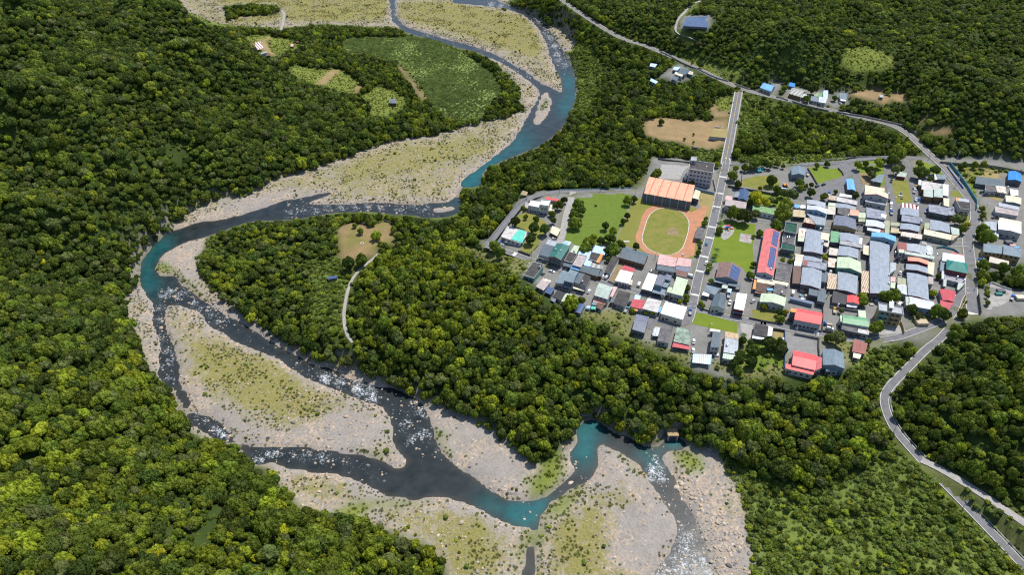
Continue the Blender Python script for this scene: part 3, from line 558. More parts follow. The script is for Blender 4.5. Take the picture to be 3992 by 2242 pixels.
# ------------------------------------------------------------------ plants
def crown_mesh(name, mat, seed, R=1.0, Hh=1.0, lobes=11, cards=150, leaf=.135, spread=.62, low=.28, card_only=False):
    """a crown of unit radius: leaf-covered lobes spread through its volume, ragged with single leaf sprays"""
    r = np.random.default_rng(seed); V = []; F = []
    ico = bmesh.new(); bmesh.ops.create_icosphere(ico, subdivisions=2, radius=1); iv = np.array([v.co[:] for v in ico.verts]); iff = [[v.index for v in f.verts] for f in ico.faces]; ico.free()
    cen = []
    for k in range(lobes):
        a = k*2.4+r.uniform(-.4, .4); q = math.sqrt((k+.3)/lobes)*spread; z = low+(1-q*q*1.2)*.42*r.uniform(.75, 1.15)+r.uniform(-.06, .06)
        cen.append((q*math.cos(a), q*math.sin(a), max(low, z), r.uniform(.30, .46)*(1.12-.35*q)))
    for (x, y, z, s) in cen:
        if not card_only:
            n0 = len(V); d = 1+.16*np.sin(iv@r.uniform(-5, 5, 3)+r.uniform(0, 6))+.10*np.sin(iv@r.uniform(-9, 9, 3))+r.uniform(-.07, .07, len(iv))
            p = iv*d[:, None]*s*np.array([1, 1, .82])*.9+np.array([x, y, z]); V += p.tolist(); F += [[i+n0 for i in f] for f in iff]
        u = r.normal(size=(cards, 3)); u /= np.linalg.norm(u, axis=1)[:, None]; u[:, 2] = np.abs(u[:, 2])*.95-.18
        for d in u:
            c = np.array([x, y, z])+d*s*np.array([1, 1, .85])*r.uniform(.82, 1.16); t = np.cross(d+r.normal(size=3)*.5, r.normal(size=3)); t /= np.linalg.norm(t)+1e-6; w = np.cross(t, d+r.normal(size=3)*.55); w /= np.linalg.norm(w)+1e-6
            l = leaf*r.uniform(.5, 1.15); n0 = len(V); V += [(c-t*l*.5-w*l*.32).tolist(), (c+t*l*.15-w*l*.5).tolist(), (c+t*l*.6+w*l*.1).tolist(), (c-t*l*.1+w*l*.5).tolist()]; F.append([n0, n0+1, n0+2, n0+3])
    me = bpy.data.meshes.new(name); V = np.array(V)*np.array([R, R, Hh]); me.from_pydata(V.tolist(), [], F); me.update(); me.materials.append(MATS[mat]); return me
def trunk_mesh(name, seed):
    r = random.Random(seed); bm = bmesh.new()
    def limb(p0, p1, r0, r1):
        d = (p1-p0); zq = d.to_track_quat('Z', 'Y'); rings = []
        for p, q in ((p0, r0), (p1, r1)): rings.append([bm.verts.new(p+zq @ Vector((math.cos(k*1.0472)*q, math.sin(k*1.0472)*q, 0))) for k in range(6)])
        for k in range(6): bm.faces.new((rings[0][k], rings[0][(k+1) % 6], rings[1][(k+1) % 6], rings[1][k]))
    a = Vector((0, 0, -.25)); m = Vector((r.uniform(-.04, .04), r.uniform(-.04, .04), .32)); limb(a, m, .075, .05); top = Vector((m.x, m.y, .62)); limb(m, top, .05, .025)
    for k in range(4):
        t = k*1.57+r.uniform(-.4, .4); limb(m+Vector((0, 0, .04*k)), m+Vector((math.cos(t)*.4, math.sin(t)*.4, .2+.06*k)), .032, .012)
    me = bpy.data.meshes.new(name); bm.to_mesh(me); bm.free(); me.materials.append(MATS['bark']); return me
KINDS = [('leaf_dark', 1), ('leaf_mid', 2), ('leaf_bright', 3), ('leaf_olive', 4), ('leaf_mid', 5), ('leaf_dark', 6), ('leaf_yellow', 7), ('leaf_bright', 8)]
CROWN = [crown_mesh('crown', m, 20+s, lobes=9+s % 4, spread=.52+.08*(s % 4), low=.24+.03*(s % 3)) for m, s in KINDS]; TRUNK = trunk_mesh('trunk', 3)
TONE = ['dark green', 'mid green', 'bright green', 'olive green', 'mid green', 'dark green', 'yellow', 'bright green']
def make_tree(x, y, r, h, kind, label, group=None, name='broadleaf_tree', z=None, cat='tree'):
    z = float(H(x, y)) if z is None else z
    t = empty(name, (x, y, z), random.uniform(0, 6.28)); tag(t, label, cat, group)
    c = bpy.data.objects.new('crown', CROWN[kind]); COL.objects.link(c); c.parent = t; c.scale = (r*random.uniform(.85, 1.15), r*random.uniform(.85, 1.15), h)
    k = bpy.data.objects.new('trunk', TRUNK); COL.objects.link(k); k.parent = t; k.scale = (min(r, 4)*.8, min(r, 4)*.8, h)
    return t
def palm(x, y, h, label, z=0.0):
    t = empty('palm_tree', (x, y, z)); tag(t, label, 'palm tree', None); bm = bmesh.new()
    for k in range(6):
        a = [bm.verts.new((math.cos(q*1.047)*(.2-.02*k)+.05*k*k*.2, math.sin(q*1.047)*(.2-.02*k), h*k/6)) for q in range(6)]; b2 = [bm.verts.new((math.cos(q*1.047)*(.18-.02*k)+.05*(k+1)**2*.2, math.sin(q*1.047)*(.18-.02*k), h*(k+1)/6)) for q in range(6)]
        for q in range(6): bm.faces.new((a[q], a[(q+1) % 6], b2[(q+1) % 6], b2[q]))
    me = bpy.data.meshes.new('trunk'); bm.to_mesh(me); bm.free(); link('trunk', me, 'bark', t); bm = bmesh.new(); tx = .36
    for k in range(13):
        a = k*.483+random.uniform(-.1, .1); pr = None; L_ = random.uniform(2.2, 2.9); up = random.uniform(.1, .9)
        for s in range(6):
            q = s/5; rr = L_*q; zz = h+up*q*1.4-1.9*q*q; w = .42*(1-q*.75)*(.4+q*1.6 if q < .35 else 1); c = Vector((tx+math.cos(a)*rr, math.sin(a)*rr, zz)); n = Vector((-math.sin(a), math.cos(a), -.35))*w
            n2 = Vector((math.sin(a), -math.cos(a), -.35))*w; v = (bm.verts.new(c+n), bm.verts.new(c), bm.verts.new(c+n2))
            if pr: bm.faces.new((pr[0], pr[1], v[1], v[0])); bm.faces.new((pr[1], pr[2], v[2], v[1]))
            pr = v
    me = bpy.data.meshes.new('frond_crown'); bm.to_mesh(me); bm.free(); link('frond_crown', me, 'leaf_palm', t); return t
# smaller plants
SHRUBM = [crown_mesh('shrub_form', m, 60+s, lobes=6, cards=60, leaf=.30, spread=.6, low=.2) for m, s in (('leaf_shrub', 1), ('leaf_mid', 2), ('leaf_bright', 3))]
def tuft_mesh(name, mat, seed, n=34, lean=.55):
    r = np.random.default_rng(seed); V = []; F = []
    for k in range(n):
        a = r.uniform(0, 6.28); q = r.uniform(0, .45); b = np.array([q*math.cos(a), q*math.sin(a), -.1]); d = np.array([math.cos(a), math.sin(a), 0])*r.uniform(.1, lean)+np.array([0, 0, r.uniform(.5, 1.0)]); s = np.array([-math.sin(a), math.cos(a), 0])*r.uniform(.06, .13)
        m_ = b+d*.6; t = b+d+np.array([math.cos(a), math.sin(a), -.5])*.18; n0 = len(V); V += [(b-s).tolist(), (b+s).tolist(), (m_+s*.8).tolist(), (t).tolist(), (m_-s*.8).tolist()]; F.append([n0, n0+1, n0+2, n0+3, n0+4])
    me = bpy.data.meshes.new(name); me.from_pydata(V, [], F); me.update(); me.materials.append(MATS[mat]); return me
TUFTM = [tuft_mesh('tuft_form', 'leaf_reed', 1), tuft_mesh('tuft_form', 'leaf_dry', 2), tuft_mesh('tuft_form', 'leaf_grass', 3, lean=.9)]
def stone_mesh(seed):
    r = np.random.default_rng(seed); bm = bmesh.new(); bmesh.ops.create_icosphere(bm, subdivisions=2, radius=1)
    k1, k2 = r.uniform(-2.2, 2.2, 3), r.uniform(-4, 4, 3)
    for v in bm.verts:
        p = np.array(v.co[:]); d = 1+.2*math.sin(p@k1+seed)+.09*math.sin(p@k2); v.co = Vector((p*d*np.array([1, .8, .62])).tolist())
    me = bpy.data.meshes.new('stone_form'); bm.to_mesh(me); bm.free(); return me
def stonemat():
    m, n, l, b = newmat('river_stone'); oi = n.new('ShaderNodeObjectInfo'); t = noise_node(n, l, 1.6, 5, .7)
    c = ramp(n, l, oi.outputs['Random'], [(0, (.10, .10, .105)), (.18, (.24, .23, .22)), (.45, (.37, .31, .24)), (.75, (.46, .34, .22)), (1, (.52, .46, .38))]).outputs['Color']
    g = ramp(n, l, t.outputs['Fac'], [(.3, (.6, .6, .6)), (.7, (1.15, 1.15, 1.15))]).outputs['Color']; l.new(mixc(n, l, 1.0, c, g, 'MULTIPLY'), b.inputs['Base Color']); b.inputs['Roughness'].default_value = .85; b.inputs['Specular IOR Level'].default_value = .2; MATS['stone'] = m
stonemat(); STONEM = [stone_mesh(k) for k in range(4)]
for s in STONEM: s.materials.append(MATS['stone'])
def scatter(name, label, P, var, scl, forms, rotz=None, cat=None):
    """one 'stuff' object: points with a form index, a yaw and a scale, filled in by geometry nodes"""
    me = bpy.data.meshes.new(name); n = len(P); me.vertices.add(n); me.vertices.foreach_set('co', np.asarray(P, np.float32).reshape(-1))
    a = me.attributes.new('form', 'INT', 'POINT'); a.data.foreach_set('value', np.asarray(var, np.int32))
    rot = np.zeros((n, 3), np.float32); rot[:, 2] = RNG.uniform(0, 6.28, n) if rotz is None else rotz; a = me.attributes.new('turn', 'FLOAT_VECTOR', 'POINT'); a.data.foreach_set('vector', rot.reshape(-1))
    a = me.attributes.new('size', 'FLOAT_VECTOR', 'POINT'); a.data.foreach_set('vector', np.asarray(scl, np.float32).reshape(-1))
    o = link(name, me, None); tag(o, label, cat, None, 'stuff')
    ng = bpy.data.node_groups.new(name+'_nodes', 'GeometryNodeTree'); ng.interface.new_socket('Geometry', in_out='INPUT', socket_type='NodeSocketGeometry'); ng.interface.new_socket('Geometry', in_out='OUTPUT', socket_type='NodeSocketGeometry')
    N = ng.nodes; L_ = ng.links; gi = N.new('NodeGroupInput'); go = N.new('NodeGroupOutput'); j = N.new('GeometryNodeJoinGeometry')
    fa = N.new('GeometryNodeInputNamedAttribute'); fa.data_type = 'INT'; fa.inputs[0].default_value = 'form'; ta = N.new('GeometryNodeInputNamedAttribute'); ta.data_type = 'FLOAT_VECTOR'; ta.inputs[0].default_value = 'turn'; sa = N.new('GeometryNodeInputNamedAttribute'); sa.data_type = 'FLOAT_VECTOR'; sa.inputs[0].default_value = 'size'
    er = N.new('FunctionNodeEulerToRotation'); L_.new(ta.outputs[0], er.inputs[0])
    for k, f in enumerate(forms):
        src = bpy.data.objects.get('form_'+f.name) or bpy.data.objects.new('form_'+f.name, f)     # data only: never linked to the scene
        oi = N.new('GeometryNodeObjectInfo'); oi.inputs['Object'].default_value = src; oi.inputs['As Instance'].default_value = True
        cp = N.new('FunctionNodeCompare'); cp.data_type = 'INT'; cp.operation = 'EQUAL'; L_.new(fa.outputs[0], cp.inputs[2]); cp.inputs[3].default_value = k
        ip = N.new('GeometryNodeInstanceOnPoints'); L_.new(gi.outputs[0], ip.inputs['Points']); L_.new(cp.outputs[0], ip.inputs['Selection']); L_.new(oi.outputs['Geometry'], ip.inputs['Instance']); L_.new(er.outputs[0], ip.inputs['Rotation']); L_.new(sa.outputs[0], ip.inputs['Scale']); L_.new(ip.outputs[0], j.inputs[0])
    L_.new(j.outputs[0], go.inputs[0]); md = o.modifiers.new('plants', 'NODES'); md.node_group = ng
    return o
def jitter(step, x0=-660, x1=660, y0=120, y1=1230):
    ax = np.arange(x0, x1, step); ay = np.arange(y0, y1, step*.92); A, B_ = np.meshgrid(ax, ay); A[1::2] += step*.5
    A = (A+RNG.uniform(-.42, .42, A.shape)*step).ravel(); B_ = (B_+RNG.uniform(-.42, .42, B_.shape)*step).ravel(); return A, B_
def inview(x, y, z, m=260):
    a, b, d = project(x, y, z); return (a > -m) & (a < 3992+m) & (b > -m) & (b < 2242+m*2.2) & (y > 60)
# ------------------------------------------------------------------ roads, markings, ground sheets
def ribbon(name, line, w, mat, dz, parent=None, o=0.0):
    L_, R_ = offset_line(line, o+w/2), offset_line(line, o-w/2); V = []; F = []
    for k, (a, b) in enumerate(zip(L_, R_)):
        V += [(a[0], a[1], a[2]+dz), (b[0], b[1], b[2]+dz)]
        if k: F.append((2*k-2, 2*k-1, 2*k+1, 2*k))
    me = bpy.data.meshes.new(name); me.from_pydata(V, [], F); me.update(); return link(name, me, mat, parent)
def many_strips(name, strips, mat, parent):
    V = []; F = []
    for line, w, dz, o in strips:
        L_, R_ = offset_line(line, o+w/2), offset_line(line, o-w/2); n0 = len(V)
        for k, (a, b) in enumerate(zip(L_, R_)):
            V += [(a[0], a[1], a[2]+dz), (b[0], b[1], b[2]+dz)]
            if k: F.append((n0+2*k-2, n0+2*k-1, n0+2*k+1, n0+2*k))
    me = bpy.data.meshes.new(name); me.from_pydata(V, [], F); me.update(); return link(name, me, mat, parent)
def crossbar(line, s, length, width):
    acc = 0
    for a, b in zip(line[:-1], line[1:]):
        d = math.hypot(b[0]-a[0], b[1]-a[1])
        if acc+d >= s and d > 0:
            t = (s-acc)/d; p = (a[0]+(b[0]-a[0])*t, a[1]+(b[1]-a[1])*t, a[2]+(b[2]-a[2])*t); u = ((b[0]-a[0])/d, (b[1]-a[1])/d)
            return ([(p[0]-u[0]*length/2, p[1]-u[1]*length/2, p[2]), (p[0]+u[0]*length/2, p[1]+u[1]*length/2, p[2])], width, .0, 0.0)
        acc += d
    return None
def near_s(line, crop, x, y):
    q = plane(px(crop, x, y), 0); best = (1e9, 0); acc = 0
    for a, b in zip(line[:-1], line[1:]):
        d = math.hypot(a[0]-q[0], a[1]-q[1])
        if d < best[0]: best = (d, acc)
        acc += math.hypot(b[0]-a[0], b[1]-a[1])
    return best[1]
ALLROADS = {}
for nme, (line, w) in ROADS.items():
    mt = {'valley_road': 'asphalt', 'bridge_road': 'asphalt', 'slope_road': 'asphalt', 'dirt_track': 'gravel_yard', 'footpath': 'pale_path', 'bar_track': 'pale_path'}[nme]
    r = tag(ribbon(nme, line, w, mt, .06), kind='structure'); ALLROADS[nme] = r
    if nme in ('valley_road', 'bridge_road'):
        st = [(line, .34, .10, w/2-.75), (line, .34, .10, -w/2+.75)]; many_strips('edge_lines', st, 'paint_white', r); many_strips('centre_line', [(line, .36, .10, 0)], 'paint_yellow', r)
    if nme == 'slope_road': many_strips('edge_lines', [(line, .3, .10, w/2-.3), (line, .3, .10, -w/2+.3)], 'paint_white', r)
tag(ribbon('hill_track', [(x, y, float(H(x, y))+.12) for x, y, _ in HILLTRACK], 3.0, 'gravel_yard', .1), kind='structure')
lv = 0
for nme, (line, w, mk) in TOWNROADS.items():
    lv += .006; r = tag(ribbon(nme, line, w, 'asphalt' if nme != 'field_lane' else 'gravel_yard', .05+lv), kind='structure'); ALLROADS[nme] = r
    if mk:
        st = [(line, .26, .135, w/2-.35), (line, .26, .135, -w/2+.35)]
        many_strips('edge_lines', st, 'paint_white', r)
        bars = []
        if nme == 'main_street':
            for c, x, y in (('B', 1035, 625), ('B', 985, 808), ('B', 955, 970), ('B', 895, 1240), ('B', 855, 1370), ('F', 1270, 408), ('F', 1205, 680), ('F', 1095, 1085)):
                b = crossbar(line, near_s(line, c, x, y), 1.9, w-.9)
                if b: bars.append((b[0], b[1], .15, 0))
        if nme == 'west_street':
            for c, x, y, lo in (('E', 248, 390, 2.4), ('E', 640, 525, 3), ('E', 1090, 665, 2)):
                b = crossbar(line, near_s(line, c, x, y), lo, w-1.0)
                if b: bars.append((b[0], b[1], .15, 0))
        if nme == 'ring_road':
            b = crossbar(line, near_s(line, 'J', 1580, 1250), 2.4, w-1.2); bars.append((b[0], b[1], .15, 0))
        if nme in ('south_street', 'middle_street'):
            for c, x, y in ((('K', 1610, 318), ('L', 1215, 215)) if nme == 'south_street' else (('H', 650, 1150),)):
                s0 = near_s(line, c, x, y)
                for k in range(4):
                    b = crossbar(line, s0+k*.75, .4, w-1.6); bars.append((b[0], b[1], .15, 0))
        if bars: many_strips('hump_marking', bars, 'paint_white', r)
# painted arrow and give-way triangle where the bridge meets the town
def flatpoly(name, P, mat, z, parent=None, kind='structure'):
    bm = bmesh.new(); f = bm.faces.new([bm.verts.new((x, y, z)) for x, y in P]); bm.normal_update()
    if f.normal.z < 0: f.normal_flip()
    bmesh.ops.triangulate(bm, faces=bm.faces); me = bpy.data.meshes.new(name); bm.to_mesh(me); bm.free(); o = link(name, me, mat, parent)
    if kind and parent is None: o['kind'] = kind
    return o
P0 = lambda txt, z=0.0: [plane(p, z) for p in pts(txt)]
flatpoly('road_arrow', P0('B 1100,402 1100,382 1096,382 1104,366 1112,382 1107,382 1107,402'), 'paint_white', .20, ALLROADS['bridge_road'])
flatpoly('give_way_triangle', P0('B 1046,382 1070,382 1059,364'), 'paint_white', .20, ALLROADS['bridge_road'])
SHEETS = [('school_field', 'field_lawn', 'A 1960,205 2030,205 2560,300 2640,330 2660,500 2640,700 2600,880 2200,850 2000,800 1720,690 1790,520 1830,400 1890,290'),
 ('running_track', 'cinder_track', 'A 2260,278 2400,292 2500,330 2560,365 2640,330 2680,300 2740,300 2720,420 2660,560 2610,720 2590,850 2480,882 2400,885 2200,855 2050,812 1960,740 1938,640 1975,540 2015,400 2060,330 2140,290'),
 ('infield', 'lawn', 'A 2270,318 2370,328 2460,365 2520,430 2537,500 2525,590 2495,690 2465,760 2420,810 2340,842 2240,840 2150,810 2070,765 2020,700 2012,640 2035,560 2065,460 2100,390 2160,340 2210,324'),
 ('infield_bare_patch', 'dirt', 'A 2330,540 2370,530 2420,590 2400,620 2340,625 2290,610 2300,570'),
 ('verge', 'dry_lawn', 'B 740,800 925,805 900,960 860,1120 800,1110 760,1200 720,1200 760,1000 720,960'),
 ('weed_plot', 'weeds', 'A 1370,160 1900,150 1880,280 1820,400 1760,560 1700,700 1560,740 1320,740 1150,690 1180,560 1230,300 1290,190'),
 ('garden_lawn', 'lawn', 'A 580,420 720,360 900,420 980,460 960,560 880,640 860,720 760,830 650,790 750,620 700,560 570,510'),
 ('park_lawn', 'lawn_green', 'F 1537,-180 2119,-107 2060,250 2090,640 1950,700 1890,610 1510,520 1440,540 1370,400 1440,50'),
 ('play_area', 'concrete', 'B 1010,1235 1050,1205 1100,1200 1150,1240 1165,1290 1140,1335 1100,1370 1060,1395 1030,1400 1000,1370 990,1320'),
 ('hopscotch_pad', 'concrete', 'B 1245,1315 1395,1340 1380,1447 1225,1420'),
 ('yard_lawn', 'lawn', 'B 1270,640 1400,605 1590,585 1700,610 1740,700 1650,780 1480,770 1260,720'),
 ('corner_lawn', 'lawn_green', 'B 2090,490 2400,470 2470,500 2535,570 2500,610 2350,650 2220,695'),
 ('orchard_lawn', 'lawn_green', 'B 1370,780 1720,830 1830,880 1890,960 1740,1010 1600,960 1330,930'),
 ('island_lawn', 'lawn_green', 'C 430,470 600,410 780,400 800,520 800,700 740,740 660,560 500,560'),
 ('bare_plot', 'dirt', 'C 480,560 640,560 640,680 760,740 800,730 800,760 600,720 520,690'),
 ('verge_lawn', 'lawn_green', 'C 1180,440 1280,420 1400,440 1480,500 1540,590 1350,560 1180,540'),
 ('play_lawn', 'lawn', 'C 900,645 1090,650 1110,780 1140,920 1040,950 930,930 895,800'),
 ('wide_lawn', 'lawn', 'C 1680,450 1850,480 2010,530 2000,610 1850,630 1760,560'),
 ('brown_plot', 'dry_lawn', 'C 2010,510 2230,545 2240,620 2060,655 1990,640 2000,560'),
 ('slope_lawn', 'lawn_green', 'C 1830,640 1920,650 1930,720 1950,860 1880,740'),
 ('bright_lot', 'lawn_green', 'K 1310,305 1500,310 1700,370 2030,470 2010,640 1880,615 1780,590 1540,545 1270,480'),
 ('rough_garden', 'weeds', 'L 0,450 90,350 300,380 480,360 680,380 690,760 600,800 230,830 0,950'),
 ('walled_lawn', 'lawn', 'I -80,880 440,900 440,1100 200,1075 -60,1040'),
 ('soil_strip', 'dirt', 'E 1965,505 2060,545 1975,700 1890,840 1790,825 1880,650'),
 ('court', 'asphalt_old', 'L 695,180 860,215 1240,285 1235,600 960,540 800,510 700,560'),
 ('school_yard', 'gravel_yard', 'B 255,455 430,460 600,470 530,540 480,640 215,630 230,530'),
 ('asphalt_lot', 'asphalt', 'C 165,455 405,440 420,560 330,620 300,690 320,810 60,800 -60,900 -140,870 60,720 280,640 280,570 220,500'),
 ('sand_lot', 'gravel_yard', 'K 2060,460 2280,500 2260,700 2180,740 2100,640'),
 ('house_lawn', 'lawn', 'H 1200,200 1390,215 1450,330 1190,300'), ('corner_garden', 'lawn', 'H 1290,610 1520,625 1530,820 1200,760'),
 ('strip_lawn', 'lawn', 'H 900,670 1200,660 1180,760 1000,740'), ('yellow_plot', 'dry_lawn', 'H 1800,285 2140,300 2120,400 1900,340'),
 ('gold_house_court', 'concrete', 'I 1890,1080 2390,1150 2400,1260 2120,1310 1890,1290'), ('plaza', 'concrete', 'J 1840,760 1940,690 2300,840 2340,1000 2200,1080 2000,1190 1860,1210'),
 ('pen_soil', 'dry_lawn', 'L 480,130 690,160 680,430 520,400'), ('bank_soil', 'dirt', 'C 1340,0 1480,40 1420,90 1350,70')]
ring = P0([q for q in SHEETS if q[0] == 'infield'][0][2]); many_strips('track_kerb', [([(x, y, 0.0) for x, y in ring+ring[:1]], .4, .12, 0)], 'paint_white', None)['kind'] = 'structure'
lv = 0
for nme, mt, t in SHEETS:
    lv += .003
    flatpoly(nme, P0(t), mt, {'running_track': .055, 'infield': .075, 'infield_bare_patch': .095, 'play_area': .06+lv, 'hopscotch_pad': .06+lv}.get(nme, .012+lv*.25))
    if mt in ('lawn_green', 'weeds'): pass
# ------------------------------------------------------------------ buildings
R_ = {}
for k, v in dict(slate=(.085, .115, .135), bluegrey=(.15, .20, .235), grey=(.25, .285, .33), lightgrey=(.33, .355, .385), palegrey=(.47, .50, .51), white=(.80, .80, .78), cream=(.58, .53, .38), tan=(.44, .36, .22), beige=(.50, .46, .38),
  palegreen=(.44, .52, .36), sage=(.36, .42, .37), mint=(.10, .52, .40), green=(.13, .30, .16), darkgreen=(.03, .135, .11), teal=(.03, .20, .17), red=(.50, .055, .05), coral=(.72, .085, .085), crimson=(.42, .06, .075), salmon=(.60, .27, .18), pink=(.60, .36, .34), peach=(.64, .33, .20),
  blue=(.035, .22, .62), paleblue=(.40, .55, .74), skyblue=(.14, .36, .66), orange=(.58, .25, .06), maroon=(.15, .045, .04), brown=(.13, .075, .055), navy=(.05, .09, .18), black=(.028, .028, .03), purple=(.14, .155, .20), olive=(.30, .32, .20), brickred=(.24, .07, .055)).items():
    sheet('roof_'+k, v); R_[k] = 'roof_'+k
for k, c, rr in (('rust', (.50, .43, .34), (.27, .12, .055)), ('rustwhite', (.66, .62, .56), (.36, .19, .08)), ('tanrust', (.45, .34, .20), (.30, .17, .08))): sheet('roof_'+k, c, rust=rr); R_[k] = 'roof_'+k
for k, c, s, p in (('redstripe', (.72, .68, .66), (.20, .05, .045), 2.6), ('creamstripe', (.58, .50, .36), (.25, .15, .09), 1.1), ('greenstripe', (.47, .56, .44), (.32, .42, .33), 1.3), ('bluestripe', (.62, .70, .80), (.22, .42, .74), 1.2), ('greystripe', (.40, .40, .34), (.20, .22, .22), 3.4), ('brownstripe', (.35, .27, .2), (.22, .12, .08), 1.2), ('whitestripe', (.75, .75, .75), (.5, .5, .52), 1.0)):
    sheet('roof_'+k, c, stripes=s, period=p); R_[k] = 'roof_'+k
sheet('roof_gymstripe', (.66, .33, .20), stripes=(.50, .13, .095), period=6.4, duty=.88); R_['gymstripe'] = 'roof_gymstripe'
for k, c, c2, m_ in (('tar', (.085, .08, .078), (.045, .042, .042), .5), ('darkslab', (.16, .155, .155), (.085, .083, .085), .5), ('greyslab', (.36, .36, .38), (.19, .19, .205), .48), ('paleslab', (.52, .50, .48), (.27, .26, .25), .42), ('whiteslab', (.82, .82, .82), (.36, .36, .36), .33), ('pinkslab', (.62, .38, .36), (.30, .23, .22), .40), ('greenslab', (.20, .34, .16), (.14, .22, .11), .45), ('mossslab', (.28, .36, .29), (.12, .15, .12), .48), ('tealslab', (.035, .10, .07), (.02, .06, .045), .5), ('brownslab', (.15, .095, .07), (.09, .06, .05), .5), ('blueslab', (.30, .32, .38), (.17, .18, .21), .48), ('rosyslab', (.44, .38, .36), (.30, .26, .255), .5)):
    slab('roof_'+k, c, c2, .28, mid=m_); R_[k] = 'roof_'+k
WALLS = dict(white=(.62, .61, .58), grey=(.33, .33, .33), cream=(.50, .46, .36), dark=(.11, .115, .125), tan=(.34, .25, .13), green=(.10, .20, .15), brown=(.16, .09, .045), maroon=(.17, .03, .035), teal=(.12, .27, .24), blue=(.20, .29, .36), pinkgrey=(.46, .40, .40), slate=(.15, .19, .22), gold=(.30, .22, .11), black=(.05, .05, .055), pale=(.45, .44, .42), olive=(.24, .24, .17), red=(.4, .05, .05), beige=(.45, .40, .32))
for k, v in WALLS.items(): simple('wall_'+k, v, .85, .12, .5)
simple('glass', (.02, .03, .045), .12, .2, .4, spec=.6); simple('doorwood', (.10, .055, .035), .6); simple('trim', (.66, .65, .62), .6, .06); simple('steel', (.62, .64, .66), .22, .05, metal=.9); simple('post', (.20, .20, .21), .6); simple('red_trim', (.42, .03, .035), .5, .08); simple('maroon_trim', (.16, .02, .028), .5, .08)
def solar():
    m, n, l, b = newmat('solar_cells'); uv = n.new('ShaderNodeUVMap'); uv.uv_map = 'UVMap'
    bt = n.new('ShaderNodeTexBrick'); bt.offset = 0; bt.inputs['Scale'].default_value = 1; bt.inputs['Color1'].default_value = (.012, .045, .16, 1); bt.inputs['Color2'].default_value = (.02, .06, .20, 1); bt.inputs['Mortar'].default_value = (.30, .34, .40, 1); bt.inputs['Mortar Size'].default_value = .02; bt.inputs['Brick Width'].default_value = .5; bt.inputs['Row Height'].default_value = .5
    l.new(uv.outputs['UV'], bt.inputs['Vector']); l.new(bt.outputs['Color'], b.inputs['Base Color']); b.inputs['Roughness'].default_value = .2; b.inputs['Specular IOR Level'].default_value = .5; MATS['solar'] = m
solar()
def put(name, bm, mat, parent, loc=None, uvdir=None):
    me = bpy.data.meshes.new(name); bmesh.ops.recalc_face_normals(bm, faces=bm.faces)
    if uvdir is not None:
        lay = bm.loops.layers.uv.new('UVMap'); ux, uy = uvdir
        for f in bm.faces:
            for lp in f.loops: c = lp.vert.co; lp[lay].uv = (c.x*ux+c.y*uy, -c.x*uy+c.y*ux)
    bm.to_mesh(me); bm.free(); o = link(name, me, mat, parent)
    return o
def prism(bm, base, z0, z1, top=None):
    a = [bm.verts.new((x, y, z0)) for x, y in base]; t = top or base; b = [bm.verts.new((x, y, z1)) for x, y in t]; n = len(base)
    for k in range(n): bm.faces.new((a[k], a[(k+1) % n], b[(k+1) % n], b[k]))
    bm.faces.new(b); bm.faces.new(a[::-1])
def slab3(bm, P, th):
    """thick sheet through 3-D points P (in order)"""
    a = [bm.verts.new(p) for p in P]; b = [bm.verts.new((p[0], p[1], p[2]-th)) for p in P]; n = len(P)
    bm.faces.new(a); bm.faces.new(b[::-1])
    for k in range(n): bm.faces.new((a[k], b[k], b[(k+1) % n], a[(k+1) % n]))
def grow(Q, d):
    c = (sum(p[0] for p in Q)/4, sum(p[1] for p in Q)/4); out = []
    for p in Q:
        v = (p[0]-c[0], p[1]-c[1]); l = math.hypot(*v) or 1; out.append((p[0]+v[0]/l*d*1.41, p[1]+v[1]/l*d*1.41))
    return out
mid = lambda a, b: tuple((u+v)/2 for u, v in zip(a, b))
lerp = lambda a, b, t: tuple(u+(v-u)*t for u, v in zip(a, b))
BLD = []; KEEPOUT = []
